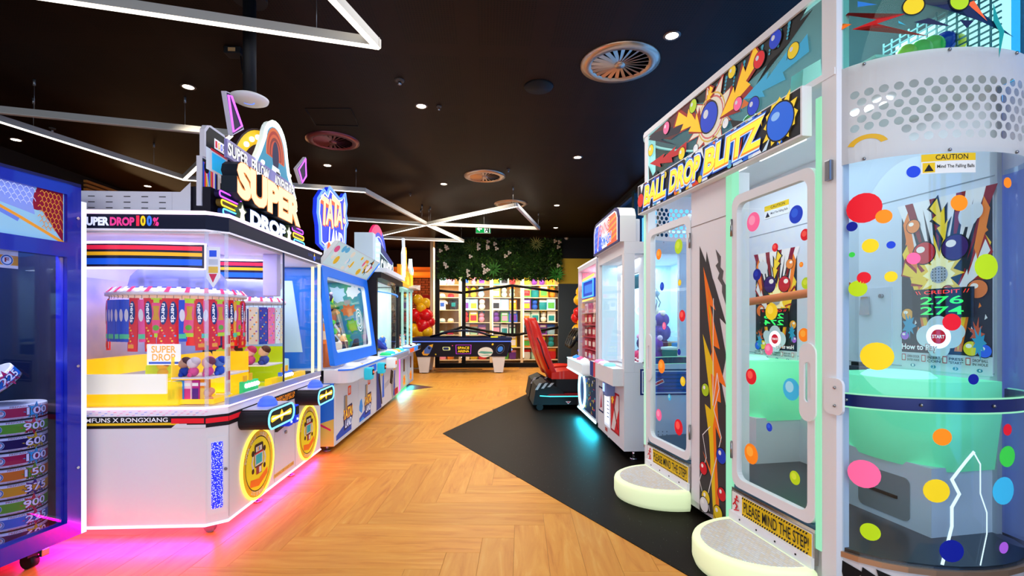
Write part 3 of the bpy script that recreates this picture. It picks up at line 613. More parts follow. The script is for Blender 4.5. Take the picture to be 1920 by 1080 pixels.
# doors
def door(x0, x1, handle_left, stickers):
    d = MB(WHITE); zb_, zt = .345, 2.03
    out = rrect(x0, zb_, x1, zt, .06); inn = rrect(x0 + .045, zb_ + .05, x1 - .045, zt - .05, .05); d.loopframe(out, inn, -.012, .02); dr = d.build('door', bgm)
    MB(GL).prism(rrect(x0 + .04, zb_ + .045, x1 - .04, zt - .045, .05), 0, .006).build('door_glass', dr)
    hx = x0 + .035 if handle_left else x1 - .035; hm = MB(WHITE)
    o1 = rrect(hx - .05, .83, hx + .05, 1.2, .05); i1 = rrect(hx - .02, .92, hx + .02, 1.11, .019); hm.loopframe(o1, i1, .021, .03); hm.build('handle_plate', dr)
    for z in (.55, 1.85): MB(STEEL).cyl((x1 if handle_left else x0, -.022, z - .05), (x1 if handle_left else x0, -.022, z + .05), .008, seg=8).build('hinge', dr)
    for px, py, ry_, c_ in stickers:
        q = loc_plane(BM, px, py, 1, -.008); wd = (BM @ q - CO).dot(CF); rr = ry_ * wd / FPX
        aa = Art(lambda x, z, n: Vector((x, -.0065 - n, z)), .0005); aa.circ(q.x, q.z, rr, C(BCOL[c_], .3, .25)); aa.circ(q.x - rr * .2, q.z + rr * .2, rr * .5, C({'r': '#ff5a50', 'p': '#ff9cc0', 'c': '#9adcf4', 'o': '#ffae3a', 'b': '#2a60e8', 'n': '#1430b0', 'l': '#cce43a', 'y': '#ffe04a'}.get(c_, '#ffffff'), .3, .25)); aa.build('ball_sticker', dr)
    # sill: blue gap, chrome rail and the warning sign
    MB(C('#5a8aa0', .3)).box(x0, x1, -.005, .03, .30, .345).build('sill', bgm); MB(CHROME).box(x0, x1, -.02, .03, .315, .332).build('sill_rail', bgm)
    MB(C('#b8b4b0', .25, 0, .8)).box(x0, x1, -.022, .0, .165, .315).build('kick_plate', bgm)
    sg = Art(lambda x, z, n: Vector((x, -.022 - n, z)), .0005); W_ = x1 - x0; sg.base([(x0 + .01, .2), (x1 - .01, .2), (x1 - .01, .31), (x0 + .01, .31)], C('#f4f2f0'), .003); sg.rect(x0 + .1, .202, x1 - .012, .308, C('#f4cc14', .5))
    k = 0
    for zz in (.2025, .296):
        x = x0 + .1
        while x < x1 - .03: sg.poly([(x, zz), (x + .009, zz), (x + .016, zz + .011), (x + .007, zz + .011)], BLACK); x += .018
    sg.text('PLEASE MIND THE STEP!', x0 + .12, .225, x1 - .025, .285, BLACK, .01)
    rd = C('#d81e2c'); cx = x0 + .055; sg.circ(cx + .005, .292, .009, rd); sg.line([(cx, .28), (cx - .012, .255), (cx + .008, .24), (cx - .004, .222)], .011, rd); sg.line([(cx - .012, .255), (cx - .028, .24)], .009, rd); sg.line([(cx - .015, .275), (cx + .022, .272)], .008, rd); sg.line([(cx - .02, .21), (cx + .025, .222)], .006, rd)
    sg.build('step_sign', bgm)
    # lit step
    cx, hw = (x0 + x1) / 2, (x1 - x0) / 2 + .03
    D_ = [(cx + hw * math.cos(math.pi + math.pi * k / 26) , -.03 + .38 * math.sin(math.pi + math.pi * k / 26)) for k in range(27)]
    D_ = [(x, y) for x, y in D_]
    st = MB(C('#dff0c0', .35, .5)); rows = []
    for sc_, z in ((.97, .02), (1, .05), (1, .13), (.985, .145), (.95, .152)): rows.append([( cx + (x - cx) * sc_, -.03 + (y + .03) * sc_, z) for x, y in D_])
    vr = [st.V([Vector(p_) for p_ in r_]) for r_ in rows]
    for r0, r1 in zip(vr, vr[1:]):
        for k in range(len(r0)): st.face([r0[k - 1], r0[k], r1[k], r1[k - 1]], None, k > 0)
    st.face(vr[-1]); st.face(vr[0][::-1]); stp = st.build('step', bgm)
    MB(DIAM).slab([(cx + (x - cx) * .84, -.05 + (y + .03) * .84) for x, y in D_], .15, .155).build('tread_plate', stp)
    MB(WHITE).box(x0, x1, -.04, -.022, .1, .2).build('step_bracket', stp)
    for k in range(4): MB(BLACK).cyl((x0 + .1 + k * .14, -.0405, .178), (x0 + .1 + k * .14, -.043, .178), .005, seg=8).build('screw', stp)
    # caution label on the rounded face
    def sf(a_, b_, n_):
        th = a_; return Vector((cx + (hw + n_) * math.cos(th), -.03 + (.38 + n_) * math.sin(th), b_))
    t0, t1 = R(206), R(232)
    lb = Art(sf, .002); lb.rect(t0, .055, t1, .125, C('#eef0ea'), 6); lb.rect(t0, .105, t1, .125, C('#f2c81a'), 6); lb.text('CAUTION', t0 + .1, .108, t1 - .08, .122, BLACK, .005); lb.poly([(t0 + .03, .065), (t0 + .13, .065), (t0 + .08, .095)], C('#f2c81a')); lb.text('Please mind\nyour step', t0 + .16, .065, t1 - .05, .098, C('#404040'), 0); lb.build('caution_label', stp)
    return dr
def diam():
    m, n, l, b = bsdf('diamond_plate'); v = tex(n, l, 'Object', (1, 1, 1)); br = n.new('ShaderNodeTexBrick'); br.inputs['Scale'].default_value = 17; br.inputs['Mortar Size'].default_value = .03
    br.inputs['Color1'].default_value = H('#ffffff'); br.inputs['Color2'].default_value = H('#fff0d4'); br.inputs['Mortar'].default_value = H('#e8e8ee'); l.new(v, br.inputs['Vector'])
    wv = n.new('ShaderNodeTexWave'); wv.inputs['Scale'].default_value = 42; wv.inputs['Distortion'].default_value = .4; l.new(v, wv.inputs['Vector'])
    bpn = n.new('ShaderNodeBump'); bpn.inputs['Strength'].default_value = .6; bpn.inputs['Distance'].default_value = .01; l.new(wv.outputs[1], bpn.inputs['Height']); l.new(bpn.outputs[0], b.inputs['Normal'])
    l.new(br.outputs[0], b.inputs['Base Color']); b.inputs['Roughness'].default_value = .2; return m
DIAM = diam()
door(.055, .68, True, ((1272, 462, 14, 'l'), (1235, 477, 10, 'o'), (1241, 537, 8, 'b'), (1274, 530, 6, 'y'), (1279, 592, 11, 'r'), (1245, 611, 7, 'p'), (1273, 660, 6, 'n'), (1240, 687, 13, 'o'), (1280, 715, 9, 'y'), (1235, 778, 11, 'p'), (1272, 801, 15, 'r'), (1255, 745, 6, 'c')))
door(1.135, 1.75, False, ((1412, 416, 18, 'p'), (1492, 402, 17, 'b'), (1509, 440, 11, 'r'), (1453, 464, 8, 'r'), (1419, 515, 11, 'n'), (1446, 584, 16, 'y'), (1507, 628, 13, 'o'), (1441, 655, 11, 'p'), (1408, 706, 15, 'r'), (1483, 730, 21, 'c'), (1442, 801, 8, 'b'), (1408, 851, 19, 'o'), (1490, 896, 13, 'l'), (1511, 531, 11, 'l'), (1502, 496, 5, 'o')))
# curved glass ends, perforated bands
for far in (False, True):
    MB(BOWG).shell(lambda u, v, o: bow(math.pi * (.015 + .97 * u), .29 + 1.72 * v, o - .006, far), 28, 1, .006).build('curved_glass', bgm)
    gt = MB(TEALG).shell(lambda u, v, o: bow(math.pi * (.015 + .97 * u), 2.41 + .41 * v, o - .006, far), 28, 1, .006).build('curved_top_glass', bgm)
    pb = MB(C('#f0eff2', .4)); fr_ = bowfr(far); e_ = .002
    def strip(s0, s1, z0, z1):
        nu = max(1, int((s1 - s0) / .025)); pb.grid(lambda u, v: fr_(s0 + (s1 - s0) * u, z0 + (z1 - z0) * v, e_), nu, 1, None, False)
    za, rp, hp = 2.045, .0365, .0505; nr = 7; s_a, s_b = .1, ARC - .06
    nc = int((s_b - s_a) / hp); s_b = s_a + nc * hp
    strip(0, ARC, 1.99, za); strip(0, ARC, za + nr * rp, 2.415); strip(0, s_a, za, za + nr * rp); strip(s_b, ARC, za, za + nr * rp)
    for r_ in range(nr):
        z0 = za + r_ * rp; off = hp / 2 if r_ % 2 else 0
        if off: strip(s_a, s_a + off, z0, z0 + rp); strip(s_b - off, s_b, z0, z0 + rp)
        for c_ in range(nc - (1 if off else 0)):
            s0 = s_a + off + c_ * hp; cx, cz = s0 + hp / 2, z0 + rp / 2
            if r_ < 2 and cx < .3 and not far: strip(s0, s0 + hp, z0, z0 + rp); continue
            ring_ = []; rim_ = []
            for k in range(12):
                an = 2 * math.pi * k / 12; dx, dz = math.cos(an), math.sin(an); ring_.append(fr_(cx + .0172 * dx, cz + .0172 * dz, e_))
                m_ = min((hp / 2) / max(abs(dx), 1e-6), (rp / 2) / max(abs(dz), 1e-6)); rim_.append(fr_(cx + dx * m_, cz + dz * m_, e_))
            # square the cell corners
            cor = {1: (1, 1), 5: (-1, 1), 7: (-1, -1), 11: (1, -1)}
            for k, (a_, b_) in cor.items(): rim_[k] = fr_(cx + a_ * hp / 2, cz + b_ * rp / 2, e_)
            v1, v2 = pb.V(ring_), pb.V(rim_)
            for k in range(12): pb.face([v2[k - 1], v2[k], v1[k], v1[k - 1]])
    bmesh.ops.solidify(pb.bm, geom=pb.bm.faces[:], thickness=.003)
    bd_ = pb.build('perforated_band', bgm)
    for s0 in (.16, .45, .75, 1.02):
        for z in (2.405, 1.998): MB(STEEL).ball(fr_(s0, z, .006), .007, seg=8, rings=5).build('screw', bd_)
    if not far:
        aa = Art(fr_, .004); aa.ring(.17, 2.045, .05, .075, C('#e8b830', .4), R(20), R(160), 12, .75); aa.build('yellow_grip', bd_)
        MB(STEEL).box(BL + .03, BL + .06, -.035, -.015, 1.93, 2.02, bev=.004).build('latch', bgm)
    rgm = MB(C('#18286a', .2, 0, .3)).shell(lambda u, v, o: bow(math.pi * (.01 + .98 * u), .93 + .055 * v, o, far), 28, 1, .008).build('belt', bgm)
    for z in (.928, .987): MB(MINT).tube([bow(math.pi * (.02 + .96 * k / 24), z, .008, far) for k in range(25)], .004, 5).build('light_strip', rgm)
    for s0 in (.1, .35, .62, .9): MB(STEEL).ball(fr_(s0, .958, .012), .007, seg=8, rings=5).build('screw', rgm)
    MB(WHITE).shell(lambda u, v, o: bow(math.pi * u, 2.815 + .03 * v, o - .01, far), 24, 1, .02).build('top_rim', bgm)
ht = MB(WHITE).prism(rrect(BL + .02, .89, BL + .12, 1.05, .03), .016, .028).build('hinge_plate', bgm)
for z in (.93, 1.01): MB(STEEL).ball((BL + .08, -.03, z), .007, seg=8, rings=5).build('screw', ht)
# stickers on the near curved glass
Mi = BM.inverted(); lo = Mi @ CO
def bow_hit(px, py):
    d = Mi.to_3x3() @ ray(px, py); best = None
    for i in range(400):
        k = 1.2 + i * .004; p_ = lo + d * k
        if p_.x < BL: continue
        best_t = min((abs((bow(math.pi * j / 100, p_.z) - p_).length), j) for j in range(0, 101, 2))
        if best is None or best_t[0] < best[0]: best = (best_t[0], best_t[1] / 100 * math.pi, p_.z, k)
        if best[0] < .012 and best_t[0] > best[0] + .03: break
    return best
def arc_of(t): return _arc[int(t / math.pi * _N)]
for px, py, r_, c_ in ((1622, 390, 28, 'r'), (1657, 406, 13, 'o'), (1597, 425, 9, 'n'), (1630, 461, 13, 'y'), (1674, 459, 7, 'b'), (1615, 521, 11, 'r'), (1665, 519, 10, 'y'), (1612, 541, 15, 'l'), (1713, 322, 11, 'b'), (1795, 381, 15, 'o'), (1711, 485, 11, 'p'), (1850, 500, 24, 'l'), (1788, 604, 16, 'r'), (1645, 668, 26, 'y'), (1823, 711, 10, 'n'), (1765, 819, 16, 'o'), (1617, 888, 26, 'p'), (1761, 921, 22, 'y'), (1627, 996, 16, 'l'), (1780, 1032, 21, 'n'), (1877, 919, 26, 'c'), (1881, 1027, 11, 'v'), (1886, 805, 11, 'r'), (1594, 478, 5, 'g'), (1890, 343, 10, 'o'), (1893, 856, 20, 'g')):
    h_ = bow_hit(px, py)
    if h_ is None or h_[0] > .06: continue
    rr = r_ * h_[3] / FPX; s0 = arc_of(h_[1]); aa = Art(bowfr(False), .0015)
    aa.n += .0006; z_ = aa.n; aa.grid(lambda u, v: bow(t_of(s0 + rr * v * math.cos(6.2832 * u)), h_[2] + rr * v * math.sin(6.2832 * u), z_), 20, 3, C(BCOL[c_], .3, .3)); aa.build('ball_sticker', bgm)
def bl(pts, wd, name):
    aa = Art(bowfr(False), .002); q = [bow_hit(*p_) for p_ in pts]; aa.line([(arc_of(h_[1]), h_[2]) for h_ in q if h_], wd, glow('#d8f4ff', 1.0)); aa.build(name, bgm)
bl(((1775, 1058), (1778, 985), (1782, 950), (1793, 925), (1790, 900), (1797, 880), (1805, 862), (1826, 848)), .013, 'lightning_sticker'); bl(((1826, 848), (1836, 870), (1838, 895), (1837, 925), (1845, 960), (1845, 1000), (1834, 1058)), .006, 'lightning_sticker')
h_ = bow_hit(1727, 315); s0 = arc_of(h_[1]); lb = Art(bowfr(False), .002)
lb.rect(s0, 1.905, s0 + .2, 1.985, C('#eef0f0'), 4); lb.rect(s0, 1.955, s0 + .2, 1.985, C('#f0c818'), 4); lb.text('CAUTION', s0 + .05, 1.96, s0 + .17, 1.981, BLACK, .008); lb.rect(s0 + .005, 1.91, s0 + .048, 1.95, C('#f0c818')); lb.poly([(s0 + .01, 1.915), (s0 + .043, 1.915), (s0 + .0265, 1.945)], BLACK); lb.text('Mind The Falling Balls', s0 + .055, 1.922, s0 + .195, 1.94, BLACK, .012); lb.build('caution_label', bgm)
# back wall, ceiling, inner gear
MB(C('#e2e8f0', .4)).box(0, BL + .09, BW - .03, BW, .3, 2.84).build('back_wall', bgm)
for z in (1.99, 1.05): MB(C('#9aa4b0', .5)).box(0, BL + .08, BW - .033, BW - .029, z, z + .004).build('panel_joint', bgm)
MB(C('#e8eef4', .4)).slab(outline(-.02), 2.405, 2.42).build('ball_deck', bgm)
MB(C('#3a4a56', .5)).slab(outline(-.02), 2.825, 2.84).build('roof', bgm)
for k in range(3): MB(glow('#f2fbff', 5)).box(.2 + k * .55, .6 + k * .55, .42, .47, 2.395, 2.405).build('ceiling_lamp', bgm)
area('cabin_light', (.9, .45, 2.38), (0, 0, 0), 1.6, .5, 7, (.74, .9, 1), bgm)
area('ball_loft_light', (.9, .45, 2.80), (0, 0, 0), 1.6, .5, 22, (.9, 1, 1), bgm)
MB(C('#e8824a', .5)).cyl((.1, .62, 1.43), (1.3, .62, 1.5), .028, seg=12).build('padded_rail', bgm)
def poster_or_reflection(x0, x1, z0, z1, y, seed, mirror=False):
    W_, H_ = x1 - x0, z1 - z0; r_ = random.Random(seed)
    def fp(a_, b_, n_): return Vector((x0 + (1 - a_ if mirror else a_) * W_, y - n_, z0 + b_ * H_))
    k = W_ / H_
    p_ = Art(fp, .0005); p_.base([(0, 0), (1, 0), (1, 1), (0, 1)], C('#eceaf0', .35), .004); p_.rect(0, .1, 1, 1, C('#232b33', .35, .1))
    OR, YE, LW, RD = C('#f08020', .35, .2), C('#f4cc28', .35, .25), C('#e8e4e0', .35, .2), C('#8a1420', .35, .15)
    for i in range(11):
        x = i / 10; p_.poly([(x - .06, 1), (x + .05, 1), (.5 + (x - .5) * .5, .72 - .2 * abs(x - .5))], [LW, RD, LW][i % 3])
    for sd in (0, 1):
        f = (lambda v: v) if sd else (lambda v: 1 - v)
        p_.poly([(f(.92), .95), (f(.98), .88), (f(.7), .12), (f(.62), .12)], OR); p_.poly([(f(.99), .7), (f(.93), .75), (f(.64), .2), (f(.66), .12), (f(.76), .35)], YE)
        for j in range(5): q = (f(r_.uniform(.75, .97)), r_.uniform(.15, .9)); p_.poly([q, (q[0] + .03, q[1] + .01), (q[0] + .01, q[1] + .03)], [OR, LW, C('#3aa0d0')][j % 3])
    p_.poly(bolt(.02, .62, .48, .4, .12), C('#b01818')); p_.poly(bolt(.03, .61, .44, .42, .08), YE); p_.poly(bolt(.97, .7, .6, .42, .13), C('#b01818')); p_.poly(bolt(.96, .69, .63, .44, .08), LW); p_.poly(bolt(.38, .98, .52, .72, .15), BLACK); p_.poly(bolt(.39, .97, .52, .74, .1), YE)
    p_.poly(burst(.46, .555, .12, .24, 14, .2, 1.25, r_), YE); p_.poly(burst(.46, .555, .1, .17, 14, .15, 1.2, r_), C('#fff0b0', .4, .3))
    def ball_(x, z, r0, c_): p_.circ(x, z, r0 * 1.1, BLACK, r0 * k * 1.1); p_.circ(x, z, r0, C(c_, .35, .2), r0 * k); p_.circ(x - r0 * .3, z + r0 * k * .35, r0 * .4, C('#fff0e0', .4, .2), r0 * k * .3)
    ball_(.28, .69, .13, '#c81e20'); ball_(.63, .7, .14, '#3a1460'); ball_(.15, .86, .08, '#f08a3a'); ball_(.55, .46, .06, '#c86040'); ball_(.86, .46, .1, '#e87830'); ball_(.08, .33, .07, '#f0a830'); ball_(.8, .14, .08, '#e8d020'); ball_(.93, .13, .07, '#2060e0'); ball_(.05, .2, .05, '#a860d0')
    p_.circ(.77, .86, .1, C('#f2f2f2'), .06); p_.circ(.85, .88, .07, C('#f2f2f2'), .045)
    for x, z, c_ in ((.1, .26, '#30a8d0'), (.86, .22, '#e85a28'), (.88, .17, '#30a8d0')): p_.poly(burst(x, z, .04, .085, 9, .2, 1, r_), C(c_))
    p_.circ(.46, .555, .1, C('#c8c8cc', .4), .1 * k, 24)
    for i in range(5):
        for j in range(5): p_.circ(.46 + (i - 2) * .035, .555 + (j - 2) * .035 * k, .007, BLACK, .007 * k, 6)
    # display
    p_.base([(.16, .31), (.84, .31), (.84, .475), (.16, .475)], C('#0a100e', .25), .006); rdg, grn = glow('#ff3a2a', 1.6), glow('#3aff6a', 1.1)
    p_.text('\\\\ CREDIT //', .2, .445, .8, .465, rdg, .0); p_.text('276', .26, .385, .74, .43, grn, .012); p_.text('274', .26, .325, .74, .372, grn, .012)
    # start button
    for dx, dz, r0 in ((-.13, 0, .13), (.13, 0, .13), (0, .05, .14), (0, -.06, .13), (.2, .03, .09)): p_.circ(.47 + dx, .2 + dz, r0, C('#e8f0f4'), r0 * k)
    p_.ring(.47, .2, .085, .14, glow('#f4f8ff', 1.6), k=k); p_.circ(.47, .2, .085, C('#d8182c', .3, .4), .085 * k); p_.text('START', .4, .19, .54, .21, C('#ffffff', .4, .5), .015)
    p_.text('How to Play', .03, .105, .46, .155, C('#b01020'), .05); p_.text('How to Play', .03, .108, .46, .152, C('#ffffff', .4, .2), .018)
    for i, (t1, t2) in enumerate((('OPEN DOOR', 'ENTER INSIDE'), ('INSERT', 'COIN'), ('PRESS', '"START"'), ('DROP BALL', 'IN HOLE'))):
        x = .03 + i * .245; p_.text(t1, x + .07, .07, x + .22, .085, BLACK, .02); p_.text(t2, x + .07, .05, x + .22, .064, BLACK, .02); p_.circ(x + .14, .025, .03, C('#3a90a8'), .03 * k * .7); p_.text(str(i + 1), x + .13, .018, x + .15, .033, C('#ffffff'), .01); p_.rect(x, .05, x + .05, .09, C('#c84040')); p_.rect(x + .008, .055, x + .042, .085, C('#f0ece8'))
    return p_.build('poster_or_reflection', bgm)
poster_or_reflection(1.42, 1.865, 1.04, 1.95, BW - .03, 4); poster_or_reflection(.2, .64, 1.0, 1.84, BW - .03, 5, True)  # second, mirrored copy draws the first one's reflection as a solid sheet
fb_ = lambda a_, b_, n: Vector((a_, BW - .03 - n, b_)); q0 = loc_plane(BM, 1434, 400, 1, BW - .03); lb = Art(fb_, .001); lb.base([(q0.x, q0.z - .05), (q0.x + .26, q0.z - .05), (q0.x + .26, q0.z + .05), (q0.x, q0.z + .05)], C('#eef0f0'), .002); lb.rect(q0.x, q0.z + .01, q0.x + .26, q0.z + .05, C('#f0c818')); lb.text('CAUTION', q0.x + .07, q0.z + .02, q0.x + .22, q0.z + .042, BLACK, .01); lb.poly([(q0.x + .01, q0.z - .04), (q0.x + .06, q0.z - .04), (q0.x + .035, q0.z)], BLACK); lb.text('Mind The Falling Balls', q0.x + .07, q0.z - .03, q0.x + .25, q0.z - .008, BLACK, .01); lb.build('caution_label', bgm)
# green drum tables, cabinets below them, coin door and card reader
for x0 in (1.3, .1):
    dm = MB(C('#7af0b4', .3, .42)); q = [(x0, BW - .03), (x0, BW - .3)] + [(x0 + .3 + .3 * math.cos(R(180 + k * 11.25)), BW - .3 + .16 * math.sin(R(180 + k * 11.25))) for k in range(1, 16)] + [(x0 + .6, BW - .3), (x0 + .6, BW - .03)]
    r2 = [(x0 + .3 + (x - x0 - .3) * .9, BW - .03 + (y - BW + .03) * .85) for x, y in q]
    va, vb, vc = dm.V([Vector((x, y, 1.02)) for x, y in q]), dm.V([Vector((x, y, .86)) for x, y in q]), dm.V([Vector((x, y, .6)) for x, y in r2])
    for r0, r1 in ((vc, vb), (vb, va)):
        for k in range(len(q)): dm.face([r0[k - 1], r0[k], r1[k], r1[k - 1]], None, True)
    dm.face(va); dm.face(vc[::-1]); drum = dm.build('drum_table', bgm)
    MB(C('#a8fbe0', .25, .5)).lathe([(.1, 0), (.13, .025), (.16, .0)], (x0 + .3, BW - .27, 1.02), 24, caps=False).build('hole_ring', drum); MB(C('#b89a70', .5)).lathe([(.001, .003), (.1, .003)], (x0 + .3, BW - .27, 1.02), 20).build('hole', drum)
    cb = MB(C('#dfe4ea', .35)).box(x0 + .06, x0 + .56, BW - .38, BW - .03, .3, .62).build('cabinet', bgm)
    MB(C('#8a8f90', .4)).prism(rrect(x0 + .18, .33, x0 + .46, .54, .03), .0, .004, None, lambda a_, b_, n_: Vector((a_, BW - .38 - n_, b_))).build('ball_return', cb); MB(BLACK).box(x0 + .25, x0 + .4, BW - .392, BW - .384, .425, .44).build('slot', cb)
    MB(C('#b8bec8', .4)).slab([(x0 - .05, BW - .03), (x0 + .06, BW - .38), (x0 + .06, BW - .03)], .3, .36).build('ramp', bgm)
cr = MB(C('#14161c', .3)).box(1.1, 1.28, BW - .045, BW - .03, .45, 1.05).build('reader_panel', bgm); MB(C('#3a4250', .35)).box(1.12, 1.25, BW - .1, BW - .045, .96, 1.03, bev=.012).build('card_reader', cr); MB(C('#7ac8e0', .3, .4)).prism(circle(1.17, .72, .03, .09), 0, .004, None, lambda a_, b_, n_: Vector((a_, BW - .045 - n_, b_))).build('speaker', cr)
cdn = MB(C('#d8dee8', .35)).box(1.12, 1.36, BW - .036, BW - .03, 1.09, 1.5).build('coin_door', bgm); MB(CHROME).prism([(1.16, 1.34), (1.23, 1.34), (1.22, 1.45), (1.17, 1.45)], 0, .012, None, lambda a_, b_, n_: Vector((a_, BW - .036 - n_, b_))).build('coin_return', cdn); MB(STEEL).cyl((1.3, BW - .036, 1.45), (1.3, BW - .05, 1.45), .012).build('lock', cdn)
# header: printed loft panels, rails and the lit banner
MB(WHITE).box(-.01, BL + .07, -.02, .02, 2.8, 2.84).build('top_rail', bgm); MB(WHITE).box(-.01, BL + .07, -.02, .02, 2.395, 2.425).build('top_rail', bgm)
lp = MB(TEALG).box(.03, BL, -.006, 0, 2.42, 2.81).build('loft_panel', bgm)
a = Art(lambda x, z, n: Vector((x, -.0065 - n, z)), .0005); PT = lambda pts: [PF(*q, -.008) for q in pts]
BK = C('#141418', .4, .03)
a.poly(PT([(1514, 13), (1350, 132), (1278, 196), (1345, 190), (1392, 165), (1440, 120), (1488, 60)]), BK); a.poly(PT([(1524, 17), (1470, 66), (1417, 160), (1440, 118), (1480, 80)]), BK)
for i in range(9):
    for j in range(5):
        x, z = PF(1345 + i * 17 - j * 1, 160 - i * 14.5 + j * 7, -.008); a.circ(x, z, .011 - .001 * j, C('#38a8c8', .4, .1), seg=8)
a.poly(PT([(1302, 180), (1217, 257), (1258, 262), (1300, 232)]), C('#5a1420', .4)); a.poly(PT([(1217, 262), (1268, 272), (1240, 262), (1300, 240), (1300, 225), (1225, 250)]), C('#1c1430', .4))
bc = PF(1334, 220, -.008)
a.poly(burst(*bc, .13, .225, 11, .18, 1.35, random.Random(2)), C('#c83a28', .4)); a.poly(burst(*bc, .12, .2, 11, .15, 1.35, random.Random(2)), C('#f0ead8', .4, .1)); a.ring(*bc, .12, .13, C('#e87878'), seg=24); a.ring(*bc, .14, .15, C('#f0c850'), seg=24)
YE2 = C('#ffc818', .35, .25); RB = C('#a81a10', .4)
for b_ in (bolt(*PF(1424, 92, -.008), *PF(1350, 224, -.008), .15), bolt(*PF(1268, 222, -.008), *PF(1320, 250, -.008), .14), bolt(*PF(1336, 160, -.008), *PF(1325, 195, -.008), .07)): a.poly(b_, RB)
for b_ in (bolt(*PF(1422, 96, -.008), *PF(1352, 220, -.008), .1), bolt(*PF(1270, 224, -.008), *PF(1316, 248, -.008), .1), bolt(*PF(1335, 163, -.008), *PF(1326, 190, -.008), .045)): a.poly(b_, YE2)
a.poly(bolt(*PF(1517, 80, -.008), *PF(1395, 186, -.008), .09), C('#38b0e0', .4, .15)); a.poly(bolt(*PF(1288, 275, -.008), *PF(1219, 307, -.008), .07), C('#c01820', .4, .1)); a.poly(PT([(1390, 205), (1408, 195), (1396, 186)]), C('#f07828'))
a.poly(PT([(1217, 310), (1225, 330), (1232, 318), (1236, 332), (1228, 340), (1218, 345)]), BK); a.poly(PT([(1370, 225), (1420, 230), (1390, 240), (1450, 232), (1380, 252)]), BK)
for px, py, r_, c_ in ((1330, 220, 27, 'b'), (1455, 74, 16, 'b'), (1489, 95, 14, 'y'), (1425, 112, 15, 'r'), (1374, 135, 11, 'y'), (1414, 199, 16, 'b'), (1385, 195, 12, 'p'), (1301, 199, 12, 'l'), (1362, 231, 9, 'w'), (1306, 279, 8, 'w'), (1222, 282, 10, 'y'), (1280, 288, 11, 'y'), (1251, 240, 11, 'p')):
    x, z = PF(px, py, -.008); rr = r_ * (BM @ Vector((x, 0, z)) - CO).dot(CF) / FPX; a.circ(x, z, rr * 1.1, BLACK); a.circ(x, z, rr, C(BCOL[c_], .3, .2)); a.circ(x - rr * .35, z + rr * .35, rr * .3, C('#e8f0ff', .3))
a.build('loft_print', lp)
# art on the near curved loft glass
aa = Art(bowfr(False), .003); PB = lambda pts: [(arc_of(h_[1]), h_[2]) for h_ in (bow_hit(*q) for q in pts)]
for q, c_ in (([(1549, 23), (1692, 28), (1643, 46), (1735, 70), (1598, 56), (1640, 38)], '#c01418'), ([(1555, 43), (1595, 46), (1578, 57)], '#ff7a20'), ([(1612, 2), (1640, 10), (1606, 15)], '#2a80e0'), ([(1740, 35), (1780, 52), (1715, 42)], '#14204a'), ([(1690, 38), (1705, 46), (1680, 45)], '#38b0d0'), ([(1800, 38), (1824, 40), (1812, 54)], '#14204a'), ([(1865, 5), (1872, 40), (1880, 60), (1868, 110), (1872, 60), (1862, 40)], '#1a9a90'), ([(1640, -10), (1810, 4), (1900, 70), (1840, 40), (1760, 12)], '#12224e'), ([(1810, 8), (1830, 0), (1850, 40)], '#ff6a30')):
    aa.poly(PB(q), C(c_, .4, .15))
for px, py, r_, c_ in ((1715, 11, 16, 'y'), (1796, 4, 16, 'l')):
    h_ = bow_hit(px, py); rr = r_ * h_[3] / FPX; aa.circ(arc_of(h_[1]), h_[2], rr * 1.15, BLACK); aa.circ(arc_of(h_[1]), h_[2], rr, C(BCOL[c_], .3, .2))
aa.build('loft_print', bgm)
# lit banner
bx = MB(WHITE).box(-.01, 1.735, -.075, -.02, 2.165, 2.4, bev=.006).build('banner_box', bgm)
a = Art(lambda x, z, n: Vector((x, -.075 - n, z)), .0005); a.rect(.0, 2.175, 1.725, 2.392, C('#1a1a24', .4, .1)); rg = random.Random(21)
for k in range(46):
    x = rg.uniform(.02, 1.65); z = rg.choice([2.178, 2.39]); s_ = 1 if z < 2.3 else -1
    a.poly([(x, z), (x + rg.uniform(.02, .09), z), (x + rg.uniform(-.02, .08), z + s_ * rg.uniform(.04, .16))], glow(rg.choice(['#f4f4f8', '#f4f4f8', '#e84a20', '#f4c020', '#2a70e0', '#c8e0f4', '#8a1a20']), .7))
for k in range(9):
    x = .15 + k * .15; z = 2.2 if k % 2 else 2.36; a.circ(x, z, .026, BLACK); a.circ(x, z, .023, glow(['#ff7a30', '#60c8e8', '#f4d020'][k % 3], .6))
a.circ(.055, 2.27, .058, BLACK); a.circ(.055, 2.27, .052, glow('#e02a20', .8)); a.poly(burst(1.6, 2.29, .09, .125, 12, .15, 1, rg), glow('#f8d030', .8)); a.circ(1.6, 2.285, .098, BLACK); a.circ(1.6, 2.285, .09, glow('#1a62d8', .8)); a.circ(1.57, 2.32, .03, glow('#8ab8f0', .8), .02)
for tx, x0, x1, rz_ in (('BALL', .12, .47, .0), ('DROP', .52, .9, .01), ('BLITZ', .95, 1.48, .0)):
    a.text(tx, x0 - .012, 2.192, x1 + .012, 2.378, glow('#1a50c0', .8), .12, .18); a.text(tx, x0 - .006, 2.2, x1 + .006, 2.37, glow('#bfe0fa', 1.0), .09, .18); a.text(tx, x0, 2.208, x1, 2.362, glow('#f08a1c', 1.0), .06, .18); a.text(tx, x0 + .006, 2.22, x1 - .002, 2.358, glow('#ffdc3a', 1.1), .035, .18)
a.build('banner_print', bx)
